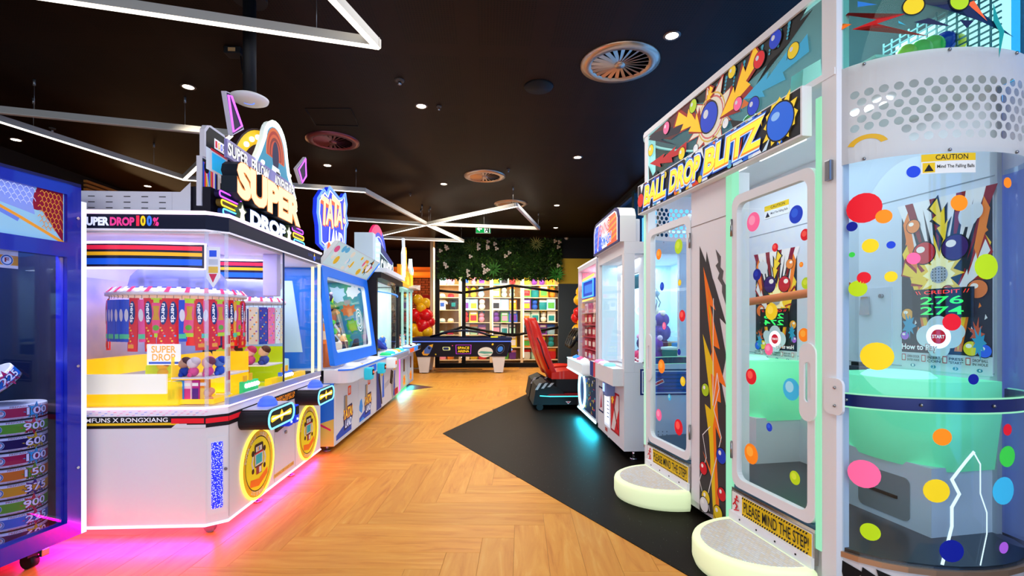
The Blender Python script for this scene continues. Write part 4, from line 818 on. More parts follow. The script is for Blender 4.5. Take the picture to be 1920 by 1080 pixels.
# balls lying in the loft: things of their own
ri = random.Random(8); bcols = [('green', 'g'), ('yellow', 'y'), ('red', 'r'), ('blue', 'b'), ('orange', 'o'), ('lime', 'l')]
spots = [(1725, 96, .05, 'g'), (1748, 88, .05, 'g'), (1787, 86, .055, 'y'), (1772, 80, .05, 'b'), (1828, 84, .055, 'r'), (1826, 70, .05, 'g'), (1850, 88, .05, 'o'), (1700, 100, .04, 'l')]
for k, (px, py, r_, c_) in enumerate(spots):
    q = loc_plane(BM, px, py, 0, BL + .02)
    cn = dict((b_, a_) for a_, b_ in bcols)[c_]
    tag(MB(C(BCOL[c_], .2, 0, 0, .5)).ball((0, 0, 0), r_, seg=20, rings=12).build('plastic_ball', None, BM @ Vector((BL + .02, q.y, q.z))), f'{cn} plastic ball piled in the loft behind the curved top glass', 'ball', 'plastic balls in the loft')
for x, y, c_ in ((1.15, .1, 'g'), (.18, .12, 'b'), (.5, .6, 'y'), (.8, .5, 'r')):
    tag(MB(C(BCOL[c_], .2, 0, 0, .5)).ball((0, 0, 0), .05, seg=20, rings=12).build('plastic_ball', None, BM @ Vector((x, y, 2.471))), f'{dict((b_, a_) for a_, b_ in bcols)[c_]} plastic ball on the loft deck behind the printed panel', 'ball', 'plastic balls in the loft')
MB(C('#e4ece8', .4)).prism([(.14, 2.47), (.82, 2.53), (.82, 2.518), (.14, 2.458)], 0, .22, None, lambda a_, b_, n: Vector((BL - .1 + n, a_, b_))).build('ball_tray', bgm)
MB(C('#eef0ee', .4)).prism([(.5, 2.43), (.75, 2.43), (.72, 2.62), (.52, 2.56)], -.02, .0, None, lambda a_, b_, n: Vector((BL - .2 + n * 4, .05 + (a_ - .5) * .5, b_))).build('ball_chute', bgm)
# expanded-metal screen inside the loft
nt = MB(C('#5a7a88', .4, 0, .3))
for i in range(13):
    nt.box(BL - .3, BL + .25, .64, .645, 2.44 + i * .028, 2.447 + i * .028)
for i in range(12): nt.box(BL - .3 + i * .046, BL - .293 + i * .046, .64, .645, 2.43, 2.8)
nt.build('mesh_screen', bgm); MB(glow('#eaf6ff', 1.6)).box(BL - .28, BL + .24, .7, .71, 2.46, 2.78).build('light_panel', bgm)

# ================================================================== two-player prize drop machine (left foreground)
SW, SD, CHX, CHY = 1.83, 1.15, .077, .094
sd = thing('prize_drop_machine', 'white two-player prize drop machine with lit glass box and horned sign', 'arcade machine', (-1.586, 3.03, 0), R(90))
def foot(o=0., y_b=SD): return [(-o, CHY - o * .4), (CHX - o * .4, -o), (SW - CHX + o * .4, -o), (SW + o, CHY - o * .4), (SW + o, y_b + o), (-o, y_b + o)]
def sideL(a, b, n): return Vector((-n, -a, b))
cv = Vector((CHX, -CHY, 0)).normalized(); cn_ = Vector((-CHY, -CHX, 0)).normalized()
def cham(a, b, n): return Vector((0, CHY, b)) + cv * a + cn_ * n
CHL = math.hypot(CHX, CHY); PINKW = glow('#ffd8f8', 1.9); LILAC = C('#cfc6ee', .4)
def path3(o, z, close=True): return [Vector((x, y, z)) for x, y in foot(o)]
MB(C('#e8e6ee', .32)).slab(foot(), .085, .665).build('body', sd)
MB(glow('#ff6ae0', 2.6)).slab(foot(-.03), .07, .085).build('underglow_tray', sd)
MB(PINKW).tube([Vector((0, SD, .078)), Vector((0, CHY, .078)), Vector((CHX, 0, .078)), Vector((SW - CHX, 0, .078)), Vector((SW, CHY, .078))], .009, 6).build('base_light_strip', sd)
area('floor_glow', (.0, .6, .066), (0, R(46), 0), .06, 1.1, 20, (1, 0, .3), sd); area('floor_glow', (.9, .02, .066), (R(-40), 0, 0), 1.7, .06, 14, (1, .0, .4), sd)
for k, (x, y) in enumerate(((.1, .12), (SW - .1, .12), (.1, SD - .1), (SW - .1, SD - .1))):
    c = MB(C('#b8a8b0', .35, 0, .5)).box(x - .03, x + .03, y - .035, y + .035, .05, .085).build('caster', sd); MB(C('#6a5a66', .4)).cyl((x - .014, y, .034), (x + .014, y, .034), .034).build('wheel', c)
for x in (.6, 1.2): MB(STEEL).cyl((x, .06, 0), (x, .06, .085), .012).cyl((x, .06, 0), (x, .06, .012), .03).build('levelling_foot', sd)
# stripe band
bd = MB(C('#15131a', .35)).slab(foot(.003), .665, .735).build('stripe_band', sd)
a = Art(sideL, .004); a.rect(-SD, .683, -.245, .697, C('#f4c418', .4, .1)); a.text('TEAMFUNS X RONGXIANG', -.86, .702, -.31, .728, C('#f4f2f8', .4, .2), .01); a.rect(-.29, .692, -.1, .722, C('#e8182c', .4, .15)); a.poly([(-.29, .665), (-.2, .665), (-.2, .69), (-.26, .69)], C('#e8e6ee', .32)); a.rect(-.2, .664, -.09, .684, C('#e8e6ee', .32)); a.build('side_stripe', bd)
a = Art(cham, .004); a.rect(0, .69, CHL, .72, C('#e8182c', .4, .15)); a.build('corner_stripe', bd)
a = Art(flat, .004); a.rect(CHX, .69, .62, .72, C('#e8182c', .4, .15)); a.poly([(.62, .69), (.68, .7), (.62, .72)], C('#2a40e0', .4, .2)); a.text('INSERT INSERT CR\nTOP PRIZE DROP', .76, .678, 1.12, .725, C('#f08a1c', .4, .5), .02); a.poly([(.7, .7), (.715, .725), (.73, .7), (.715, .678)], C('#f4c418', .4, .5)); a.poly([(1.16, .68), (1.19, .68), (1.19, .705), (1.2, .705), (1.175, .728), (1.15, .705), (1.16, .705)], C('#f4b018', .4, .5)); a.build('front_stripe', bd)
cf = MB(C('#f0e4f2', .35, .15)).slab(foot(-.002), .735, .775).build('confetti_band', sd); rc = random.Random(4)
a = Art(sideL, .0005)
for k in range(60):
    x = -1.13 + k * .0175; z = .74 + (k * 7 % 5) * .0062; a.poly([(x, z), (x + .016, z + .002), (x + .02, z + .005), (x + .004, z + .003)], C(rc.choice(['#ff6ab0', '#ff8ac8', '#6a80f0', '#ff5a90']), .4, .2))
a.build('confetti_print', cf)
MB(PINKW).tube([Vector((0, SD, .782)), Vector((0, CHY, .782)), Vector((CHX, 0, .782)), Vector((SW - CHX, 0, .782))], .007, 6).build('light_strip', sd)
# glass box
def vpane(p0, p1, z0, z1, name, mat=GL, th=.008):
    d = (Vector(p1) - Vector(p0)).normalized(); n = Vector((d.y, -d.x)) * th
    return MB(mat).slab([tuple(p0), tuple(p1), (p1[0] + n.x, p1[1] + n.y), (p0[0] + n.x, p0[1] + n.y)], z0, z1).build(name, sd)
ZG0, ZG1 = .775, 1.845
vpane((.012, SD), (.012, CHY), ZG0, ZG1, 'side_glass'); vpane((.012, CHY), (CHX, .012), ZG0, ZG1, 'corner_glass'); vpane((CHX, .012), (SW / 2 - .003, .012), ZG0, ZG1, 'front_glass'); vpane((SW / 2 + .003, .012), (SW - CHX, .012), ZG0, ZG1, 'front_glass'); vpane((SW - CHX, .012), (SW - .012, CHY), ZG0, ZG1, 'corner_glass'); vpane((SW - .012, CHY), (SW - .012, SD), ZG0, ZG1, 'side_glass')
AC = acrylic('clear_acrylic', '#f2f6ff', .25, .22)
for x, y in ((.012, CHY), (CHX, .012)): MB(AC).cyl((x, y, ZG0), (x, y, ZG1), .011, seg=10).build('corner_post', sd)
for x, y in ((SW - CHX, .012), (SW - .014, CHY)): MB(glow('#fff6c8', 1.1)).box(x - .014, x + .014, y - .01, y + .01, ZG0, ZG1).build('light_post', sd)
MB(C('#b8bcd8', .3, 0, .4)).box(CHX, SW - CHX, -.004, .02, .775, .83).build('front_rail', sd); MB(C('#2a3a60', .3)).box(SW / 2 - .004, SW / 2 + .004, .0, .012, .8, ZG1).build('glass_seam', sd)
# head
hd = MB(C('#0c1230', .3)).slab(foot(.004), ZG1, 1.945).build('head_band', sd); MB(C('#eae8f2', .35)).slab(foot(.0), 1.945, 1.96).build('roof', sd)
MB(PINKW).tube([Vector((-.006, SD, 1.95)), Vector((-.006, CHY, 1.95)), Vector((CHX, -.006, 1.95)), Vector((SW - CHX, -.006, 1.95)), Vector((SW, CHY, 1.95))], .012, 6).build('roof_light_strip', sd)
MB(C('#e6e4f4', .3, .4)).tube([Vector((-.004, SD, ZG1)), Vector((-.004, CHY, ZG1)), Vector((CHX, -.004, ZG1)), Vector((SW - CHX, -.004, ZG1))], .007, 6).build('head_trim', sd)
a = Art(sideL, .005)
for tx, x0, x1, c_ in (('SUPER', -.80, -.645, '#dfe6ff'), ('DROP', -.64, -.50, '#e03a8a'), ('1', -.49, -.472, '#e8284a'), ('0', -.466, -.436, '#f4c81c'), ('0', -.43, -.40, '#3a7af4'), ('%', -.394, -.36, '#e83a90')): a.text(tx, x0, 1.868, x1, 1.92 + (.01 if tx in '10' else 0), C(c_, .4, .6), .05)
a.build('side_lettering', hd)
a = Art(flat, .005); a.text('SUPER', 1.42, 1.885, 1.53, 1.91, C('#2a3a8a', .4, .3), .015); a.text('DROP', 1.62, 1.885, 1.72, 1.91, C('#2a3a8a', .4, .3), .015); a.circ(1.575, 1.885, .025, C('#2a5ae0', .4, .5)); a.poly([(1.56, 1.9), (1.59, 1.9), (1.575, 1.93)], C('#f4c81c', .4, .6)); a.build('front_lettering', hd)
# roof box with slots
rb = MB(C('#e6e2ea', .4)).slab([(.1, .35), (.1, 1.02), (1.6, 1.02), (1.6, .35)], 1.96, 2.1).prism([(-.349, 1.962), (-.24, 1.962), (-.24, 2.16), (-.3, 2.1), (-.349, 2.1)], -.104, -.1, None, sideL).build('roof_box', sd)
a = Art(lambda q, b, n: Vector((.1 - n, -q, b)), .001)
for i in range(6):
    for j in range(3): a.rect(-.95 + i * .105, 1.995 + j * .035, -.91 + i * .105, 2.0 + j * .035, BLACK)
a.build('vent_slots', rb)
# interior
MB(C('#d8d4f4', .4)).box(.02, SW - .02, SD - .02, SD, .775, ZG1).build('back_panel', sd)
vl = noise_paint('lilac_haze', '#5a78ec', '#d4c8fa', 2.2, .35); MB(vl).box(.03, SW - .03, SD - .03, SD - .022, .95, 1.6).build('back_print', sd)
MB(C('#f2f0fa', .4)).box(.02, SW - .02, .03, SD - .02, 1.83, 1.845).build('inner_ceiling', sd); MB(C('#f4f0e4', .4)).slab(foot(-.02), .775, .782).build('inner_floor', sd)
area('cabinet_light', (.5, .55, 1.82), (0, 0, 0), .7, .8, 9, (.62, .64, 1), sd); area('cabinet_light', (1.35, .55, 1.82), (0, 0, 0), .7, .8, 9, (.9, .92, 1), sd)
area('tray_light', (.5, .6, .8), (R(180), 0, 0), .8, .7, 3, (1, .93, .75), sd)
def stripe_board(x, y0, y1, name):
    bm_ = lambda q, b, n: Vector((x - n - .05 * math.sin(math.pi * (q + y1) / (y1 - y0)), -q, b))
    b = MB(C('#1a1a3a', .35)).shell(lambda u, v, o: bm_(-y1 + (y1 - y0) * u, 1.63 + .15 * v, o), 10, 1, .02).build(name, sd); s_ = Art(bm_, .021)
    for z0, z1, c_ in ((1.742, 1.768, '#f0284a'), (1.706, 1.728, '#f4b41c'), (1.65, 1.688, '#1a60e8')): s_.rect(-y1 + .01, z0, -y0 - .02, z1, C(c_, .4, .5), 10)
    s_.build('stripes', b); nl = Art(bm_, .022); e = [(-y1 + (y1 - y0) * k / 10) for k in range(11)]
    nl.neon([(q, 1.785) for q in e] + [(q, 1.628) for q in e[::-1]], .008, PINKW, 0); nl.build('light_border', b)
stripe_board(.16, .17, 1.1, 'stripe_board'); stripe_board(1.0, .17, 1.1, 'stripe_board')
MB(LILAC).box(.9, .97, .05, .16, 1.5, 1.83, bev=.01).box(.86, 1.0, .5, .56, 1.4, 1.83).build('mast', sd)
def tagboard(x, y, z, s=1.):
    q = Art(lambda a_, b_, n: Vector((x - n, y - a_, z + b_))); q.base([(-.04, .16), (.04, .16), (.04, -.03), (0, -.09), (-.04, -.03)], C('#eef0fa', .4, .2), .008); q.rect(-.022, .1, .022, .14, C('#2a50e0', .4, .3)); q.rect(-.03, .05, .03, .085, C('#dfe6f4', .4)); q.rect(-.03, 0, .03, .04, C('#e8c040', .4, .2)); q.poly([(-.025, -.005), (.025, -.005), (0, -.06)], C('#d8284a', .4, .2)); q.build('hanging_badge', sd)
tagboard(.1, .1, 1.6); tagboard(.98, .08, 1.6)
# carousels
def carousel(x, y, z, r):
    c = MB(C('#f2eef8', .35)).lathe([(r * .9, .0), (r, .0), (r, .02), (r * .8, .05), (r * .3, .06), (.001, .06)], (x, y, z), 40).build('carousel_disc', sd)
    m_ = MB(C('#e82a6a', .4, .3)); m2 = MB(C('#f8f4fa', .4, .2))
    for k in range(48):
        t0 = 2 * math.pi * k / 48; mm = m_ if k % 2 else m2
        f = lambda q, b, n: Vector((x + (r + .003 + n - b * .9) * math.cos(t0 + q), y + (r + .003 + n - b * .9) * math.sin(t0 + q), z + .02 + b)); mm.prism([(-.06, 0), (.0, 0), (.03, .035), (-.03, .035)], 0, .002, None, f)
    m_.build('rim_marks', c); m2.build('rim_marks', c)
    MB(acrylic('dome_acrylic', '#b4b8ea', .12, .5)).lathe([(r * .72, .06), (r * .68, .14), (r * .52, .22), (r * .28, .27), (.001, .285)], (x, y, z), 32).build('dome', c)
    lt = MB(glow('#ffffff', 3))
    for k in range(26): t0 = 2 * math.pi * k / 26; lt.ball((x + r * .5 * math.cos(t0), y + r * .5 * math.sin(t0), z + .235), .012, seg=6, rings=4, mat=glow(['#ffffff', '#ff8ab8', '#a8e8ff', '#fff4b0'][k % 4], 2.5))
    lt.build('dome_lights', c); b = MB(C('#8a4a6a', .4))
    for k in range(10):
        t0 = 2 * math.pi * k / 10; f = lambda q, bb, n: Vector((x + (r * .56 + n) * math.cos(t0 + q / r), y + (r * .56 + n) * math.sin(t0 + q / r), z + .06 + bb)); b.prism([(-.06, 0), (.06, 0), (.06, .07), (-.06, .07)], 0, .01, C(['#7a4a7a', '#f0eef4', '#4a5a9a', '#d8d0e0'][k % 4], .4), f)
    b.build('crown_cards', c); MB(LILAC).cyl((x, y, z + .27), (x, y, 1.84), .03).build('motor_shaft', c)
    return c
C1 = (.60, .60, 1.47, .42); C2 = (1.38, .56, 1.45, .36)
carousel(*C1); carousel(*C2)
SM = mat4(sd)
def candy(kind, p, ang, tilt):
    fr_ = flat
    if kind == 'rope':
        t = thing('candy_rope', 'long red candy rope pack with a blue oval hanging from the carousel', 'candy', p, ang, 'red rope packs on the carousel'); L = .33
        b = MB(C('#e01e28', .35, .12)).grid(lambda u, v: Vector(((u - .5) * .062, -.008 * math.sin(math.pi * u) - .004, -.03 - v * L)), 4, 4).grid(lambda u, v: Vector(((.5 - u) * .062, .008 * math.sin(math.pi * u) + .004, -.03 - v * L)), 4, 4).box(-.031, .031, -.004, .004, -.03, -.02).box(-.031, .031, -.004, .004, -.03 - L, -.02 - L).build('wrapper', t)
        q = Art(flat, .0135); q.poly(circle(0, -.115, .021, .075), C('#12307a', .35, .1)); q.text('nerds', -.012, -.175, .012, -.055, C('#f4f4ff', .4, .3), .02, rot=-90)
        for k in range(7): q.circ(-.012 + (k * 5 % 4) * .008, -.21 - k * .017, .006, C(['#f4a020', '#f4d040', '#ff5a6a', '#58b0f0'][k % 4], .4, .1), seg=8)
        q.rect(-.018, -.34, .018, -.315, C('#f0a030', .4, .1)); q.build('print', b)
    elif kind == 'gummy':
        t = thing('gummy_pack', 'short pink gummy pack with lime tabs hanging from the carousel', 'candy', p, ang, 'pink gummy packs on the carousel')
        MB(C('#b8d828', .4, .15)).box(-.03, .03, -.006, .006, -.05, -.02).box(-.03, .03, -.007, .007, -.27, -.245).build('tabs', t); b = MB(C('#f0508a', .35, .1)).box(-.028, .028, -.009, .009, -.245, -.05, bev=.006).build('wrapper', t)
        q = Art(flat, .0095); q.poly([(-.018, -.07), (.018, -.07), (.012, -.12), (.02, -.16), (-.02, -.16), (-.012, -.12)], C('#d8a020', .4, .1)); q.circ(0, -.21, .018, C('#6ab030', .4, .1)); q.build('print', b)
    else:
        t = thing('sweet_strip', f'{kind} glossy sweet strip hanging from the carousel', 'candy', p, ang, 'mixed sweet strips on the carousel'); c_ = {'blue': '#3a58d8', 'pink': '#f050a0', 'yellow': '#f4b040', 'violet': '#8a50d8'}[kind]
        b = MB(C(c_, .3, .1)).grid(lambda u, v: Vector(((u - .5) * .05, -.007 * math.sin(math.pi * u) - .003, -.03 - v * .27)), 4, 3).grid(lambda u, v: Vector(((.5 - u) * .05, .007 * math.sin(math.pi * u) + .003, -.03 - v * .27)), 4, 3).build('wrapper', t); q = Art(flat, .012); q.rect(-.02, -.28, .02, -.25, C('#58d0a0', .4, .1)); q.circ(0, -.13, .015, C('#f4f0ff', .4), .04); q.build('print', b)
    MB(STEEL).tube([(0, 0, 0), (0, .004, -.01), (0, 0, -.022)], .002, 5).build('hook', t)
    t.rotation_euler = (0, tilt, ang)
kk = ['rope', 'yellow', 'gummy', 'rope', 'pink', 'rope', 'gummy', 'rope']
for k in range(56):
    t0 = 2 * math.pi * k / 56
    if 30 < math.degrees(t0) < 120: continue                     # the far half is hidden behind the near half
    p_ = SM @ Vector((C1[0] + C1[3] * .95 * math.cos(t0), C1[1] + C1[3] * .95 * math.sin(t0), C1[2])); kind = kk[k % 8] if not 130 < math.degrees(t0) < 170 else 'blue'
    if kind == 'yellow' and k % 3 == 0: kind = 'blue'
    candy(kind, p_, R(90) + t0 + R(90), random.uniform(-.05, .05))
for k in range(26):
    t0 = 2 * math.pi * k / 26
    if 40 < math.degrees(t0) < 140: continue
    p_ = SM @ Vector((C2[0] + C2[3] * .93 * math.cos(t0), C2[1] + C2[3] * .93 * math.sin(t0), C2[2])); c_ = [('pale', '#f0e4c8'), ('deep blue', '#2a48b0'), ('pink', '#f480b8'), ('clear', '#e8eef8')][k % 4]
    t = thing('sticker_sheet', f'{c_[0]} puffy sticker sheet hanging from the second carousel', 'sticker sheet', p_, R(180) + t0, 'sticker sheets on the second carousel')
    b = MB(C(c_[1], .35, .08)).box(-.035, .035, -.002, .002, -.34, -.03).build('sheet', t); q = Art(flat, .0025)
    for j in range(14): q.circ(-.022 + (j * 3 % 4) * .015, -.06 - j * .019, .007, C(['#f08a30', '#58b0e8', '#f4d040', '#e85a8a', '#8a5ad0'][j % 5], .4), seg=8)
    q.build('stickers', b); MB(STEEL).cyl((0, 0, 0), (0, 0, -.03), .002, seg=5).build('hook', t)
# prize bins
YA = acrylic('yellow_acrylic', '#ffe02a', .4, .62); LA = acrylic('lime_acrylic', '#cfe020', .35, .65)
def bin_(x0, x1, y0, y1, z0, z1, mat, name, cut=True):
    b = MB(mat).box(x0 + .007, x1, y0, y0 + .006, z0, z0 + .03).box(x1 - .006, x1, y0 + .007, y1 - .007, z0, z1)
    b.prism(rrect(x0 + .007, z0, x1, z1, min(.05, (z1 - z0) * .4)), -y1, -y1 + .006).box(x0, x0 + .006, y0, y1, z0, z0 + .03); return b.build(name, sd)
MB(YA).box(.08, .5, .30, 1.08, .785, .93, bev=.01).build('prize_tray', sd); MB(C('#fbf6e8', .4, .3)).box(.06, .075, .36, 1.08, .86, .98).build('tray_front', sd); MB(YA).box(.07, .9, 1.0, 1.06, .93, 1.05).build('tray_back', sd)
bin_(.1, .56, .1, .36, .79, 1.09, YA, 'prize_bin'); MB(C('#f0eefa', .35)).box(.1, .56, .105, .355, .945, .955).build('shelf', sd)
bin_(.14, .3, .42, .54, .94, 1.04, LA, 'prize_bin')
bin_(.95, 1.25, .14, .55, .79, 1.09, LA, 'prize_bin'); MB(C('#f0eefa', .35)).box(.95, 1.25, .145, .545, .945, .955).build('shelf', sd); MB(YA).box(.8, 1.5, .05, .1, .785, .86).build('prize_tray', sd); MB(C('#c8ecec', .4, .2)).box(1.3, 1.78, .3, 1.05, .785, .95, bev=.02).build('prize_tray', sd)
def doll(p, body, head, hair, label, s=1.):
    t = thing('plush_figure', label, 'plush toy', p, R(-60), 'small plush figures on the prize shelf')
    MB(C(body, .6)).ball((0, 0, .03 * s), .03 * s, seg=12, rings=8, sc=(1.15, 1, 1)).ball((-.03 * s, -.02 * s, .012 * s), .014 * s, seg=8, rings=6).ball((.03 * s, -.02 * s, .012 * s), .014 * s, seg=8, rings=6).build('body', t)
    MB(C(head, .6)).ball((0, -.003, .082 * s), .033 * s, seg=14, rings=10).build('head', t); MB(C(hair, .7)).ball((0, .008, .093 * s), .034 * s, seg=12, rings=8, sc=(1.05, .95, .85)).build('hair', t)
dl = [((.16, .31), '#1a40b0', '#c89a80', '#4a2a30', 'small plush figure in blue clothes with dark brown hair'), ((.15, .25), '#f0409a', '#f0e0e8', '#d8c8d8', 'small plush figure in pink with a pale round head'), ((.24, .21), '#f0e8f0', '#f0a0b8', '#e85a90', 'small plush figure in white with bright pink hair'), ((.17, .17), '#e83a90', '#f0b0b0', '#7a2a3a', 'small plush figure in magenta with wine red hair'), ((.25, .14), '#2a58d8', '#6a90e8', '#1a40c0', 'small plush figure entirely in bright blue')]
for (x, y), b_, h_, r_, lb in dl: doll(SM @ Vector((x, y, .956)), b_, h_, r_, lb, 1.0)
for (x, y), b_, h_, r_, lb in (((1.02, .42), '#7a4a3a', '#d8a080', '#3a2018', 'brown plush figure in the lime bin of the second carousel'), ((1.0, .3), '#e85a9a', '#f0b8b8', '#c83a6a', 'pink plush figure in the lime bin of the second carousel'), ((1.02, .2), '#3a50b0', '#e8c0a0', '#5a3020', 'navy plush figure in the lime bin of the second carousel')): doll(SM @ Vector((x, y, .956)), b_, h_, r_, lb, 1.25)
doll(SM @ Vector((.22, .48, .942)), '#e0b020', '#e8b828', '#8a5a20', 'golden plush figure sitting alone in the small lime bin', 1.0); doll(SM @ Vector((.14, .15, .79)), '#f0a080', '#f4b090', '#f0a080', 'peach plush figure on the floor of the yellow prize bin', .8)
bx_ = [('white', '#e8f0f8', '#2a60c0'), ('bright blue', '#3a90e8', '#c05a50'), ('pale pink', '#f4c8dc', '#d83a8a'), ('magenta', '#c02a8a', '#5a2a8a'), ('orange', '#f4901c', '#f8d060')]
for j, (nm, c1, c2) in enumerate(bx_):
    for (bx0, by0, wh) in ((.13, .335, 'in the yellow bin'), (1.0, .5, 'in the lime bin')):
        t = thing('prize_carton', f'{nm} slim prize carton standing {wh}', 'toy box', SM @ Vector((bx0 + .01 * j, by0 - j * .042, .792)), R(90), 'slim prize cartons'); MB(C(c1, .45, .1)).box(-.022, .02, 0, .05, 0, .14).build('carton', t)
        q = Art(lambda a_, b_, n: Vector((-.022 - n, -a_, b_)), .0005); q.rect(-.045, .02, -.005, .09, C(c2, .45, .1)); q.rect(-.045, .105, -.005, .125, C('#ffffff', .4)); q.build('print', t)
for (x, y, nm, c1, hx) in ((.5, .06, 'green', '#3ad080', '#d8fff0'), (1.12, .06, 'blue', '#3a70f0', '#e8f0ff')):
    t = thing('lamp_puzzle', f'little {nm} game panel with five glowing domes', 'game panel', SM @ Vector((x, y, .83)), R(90)); MB(C(c1, .35, .3)).box(-.11, .11, 0, .03, -.03, .06, bev=.006).build('panel', t)
    for k in range(5): MB(glow(hx, 1.8)).ball((-.08 + k * .04, -.005, .03), .017, seg=10, rings=6).build('dome', t)
    MB(C('#f0b028', .4, .2)).box(-.02, .02, .0, .01, .06, .11, bev=.003).box(-.1, -.06, 0, .01, .06, .1).build('flag', t)
wd = Art(lambda a_, b_, n: Vector((.14 - n, .42 - a_, b_))); wd.base([(-.1, 1.03), (.1, 1.03), (.1, 1.16), (-.1, 1.16)], C('#ffffff', .4, .3), .006); wd.text('SUPER\nDROP', -.075, 1.055, .075, 1.15, C('#f4b050', .4, .4), .03); wd.rect(-.09, 1.036, .09, 1.05, C('#3a60d8', .4, .2)); wd.build('logo_card', sd)
vs_ = Art(flat, -.03); vs_.base([(.1, .84), (.155, .84), (.155, 1.32), (.1, 1.32)], C('#e8dcc8', .4, .1), .003)
for k in range(6): vs_.rect(.105, .86 + k * .075, .15, .915 + k * .075, C(['#e8b0a0', '#c83a4a', '#f4e8d8', '#d88a50', '#d8204a', '#f0d0a0'][k], .4, .1))
vs_.build('side_poster', sd)
# chamfer door with glitter window
dr = Art(cham, .001); dr.base([(.008, .135), (CHL - .008, .135), (CHL - .008, .6), (.008, .6)], C('#eceaf0', .35), .003); drd = dr.build('service_door', sd)
MB(glitter_mat('blue_glitter', '#1020d8', '#e8f0ff', 150, 1.6)).prism([(.03, .17), (.09, .17), (.09, .57), (.03, .57)], .004, .007, None, cham).build('glitter_window', drd); MB(STEEL).cyl(cham(.105, .4, .004), cham(.105, .4, .014), .009, seg=12).build('lock', drd)
# round emblems, pods, reader
def emblem(x):
    e = Art(flat, .002); e.base(circle(x, .32, .225, seg=40), C('#c8a02a', .35), .008); e.circ(x, .32, .222, C('#e8b820', .4, .15), seg=40); e.ring(x, .32, .18, .187, BLACK); e.circ(x, .32, .18, C('#f0d81c', .4, .2), seg=40); eb = e.build('emblem', sd)
    q = Art(flat, .012); dk = C('#3a1a14', .4)
    for s_ in (-1, 1): q.line([(x + s_ * .075, .4), (x + s_ * .1, .34), (x + s_ * .08, .29)], .02, C('#e8e4dc')); q.circ(x + s_ * .085, .405, .02, dk); q.circ(x + s_ * .085, .285, .018, dk)
    q.poly(rrect(x - .065, .3, x + .065, .46, .02), dk); q.rect(x - .045, .405, x + .045, .44, C('#f4f0e0')); q.rect(x - .02, .41, x - .005, .435, C('#f4b41c')); q.rect(x, .41, x + .012, .435, C('#2a60d0')); q.rect(x - .065, .39, x + .065, .4, C('#d0202a')); q.rect(x - .06, .31, x + .06, .39, C('#e8e4dc')); q.rect(x - .045, .32, x + .045, .385, C('#30b8c0', .4, .1)); q.rect(x - .04, .25, x + .04, .3, C('#a83a3a')); q.rect(x, .255, x + .035, .295, C('#f0ece4')); q.poly([(x - .13, .19), (x - .12, .235), (x, .215), (x + .13, .26), (x + .13, .215), (x, .165)], C('#f07818', .4, .15))
    rim = lambda t: (x + .2 * math.cos(t), .32 + .2 * math.sin(t))
    for tx, t0 in (('SUPER DROP', R(165)), ('PRIZE', R(85)), ('OUT', R(45)), ('PRIZE', R(285)), ('OUT', R(250))):
        n_ = len(tx)
        for i, ch in enumerate(tx):
            if ch == ' ': continue
            t_ = t0 - i * .115; cx, cz = rim(t_); up_ = (math.cos(t_), math.sin(t_)); rt = (math.sin(t_), -math.cos(t_))
            f2 = lambda a_, b_, n, cx=cx, cz=cz, up_=up_, rt=rt: Vector((cx + rt[0] * a_ + up_[0] * b_, -n, cz + rt[1] * a_ + up_[1] * b_)); q.fr = f2; q.text(ch, -.009, -.013, .009, .013, C('#f4ecd0'), .02)
    q.build('emblem_print', eb); nn = Art(flat, .002); nn.neon(circle(x, .32, .235, seg=40), .009, glow('#ffd84a', 2.2), .006); nn.build('neon_ring', eb)
emblem(.456); emblem(1.41)
def pod(x):
    p_ = MB(C('#16141a', .35)).prism(rrect(x - .21, .595, x + .21, .725, .06), -.01, .19).build('control_pod', sd)
    q = Art(flat, .19); q.poly(rrect(x - .2, .602, x + .2, .718, .055), C('#201a10', .3)); q.poly([(x - .17, .65), (x - .15, .64), (x - .03, .652), (x, .62), (x + .03, .652), (x + .15, .64), (x + .17, .65), (x + .17, .675), (x + .15, .685), (x + .03, .672), (x, .705), (x - .03, .672), (x - .15, .685), (x - .17, .675)], glow('#f4c82a', 1.2)); q.rect(x - .15, .656, x + .15, .668, glow('#fff4c0', 2.5)); q.build('arrow_light', p_)
    nn = Art(flat, .19); nn.neon(rrect(x - .205, .6, x + .205, .72, .056), .007, glow('#6ac8f8', 2.2), .002); nn.build('neon_border', p_)
    MB(C('#cfd4e8', .25, 0, .3)).box(x - .17, x + .17, -.17, -.01, .725, .731).build('pod_top', p_)
    MB(C('#4a6ae8', .25, .7)).lathe([(.062, 0), (.062, .02), (.05, .035), (.052, .04), (.03, .06), (.001, .066)], (x - .01, -.1, .731), 24).build('dome_button', p_)
pod(.40); pod(1.33)
cr = MB(C('#3a2c28', .4)).prism([(.74, .47), (.97, .5), (.97, .64), (.74, .61)], 0, .02).build('reader_bracket', sd)
for x in (.83, .95): b = MB(C('#1a3ae0', .3, .4)).box(x - .04, x + .04, -.085, -.01, .5, .64, bev=.01).build('card_reader', sd); MB(BLACK).box(x - .028, x + .028, -.09, -.084, .565, .63).build('screen', b); MB(glow('#a8c8ff', 2)).ball((x, -.086, .53), .01, seg=8, rings=6).build('lamp', b)
MB(STEEL).cyl((.93, -.001, .43), (.93, -.012, .43), .013).build('lock', sd)
q = Art(flat, .001); q.base([(.72, .125), (1.1, .125), (1.1, .155), (.72, .155)], C('#e8c868'), .001); q.text('WARNING KEEP HANDS CLEAR', .73, .132, 1.09, .15, C('#7a5a20'), 0); q.build('warning_label', sd)
for x in (.005 + CHX, .73, 1.13): MB(C('#b8b6be', .5)).box(x, x + .003, -.0015, .001, .1, .66).build('panel_joint', sd)

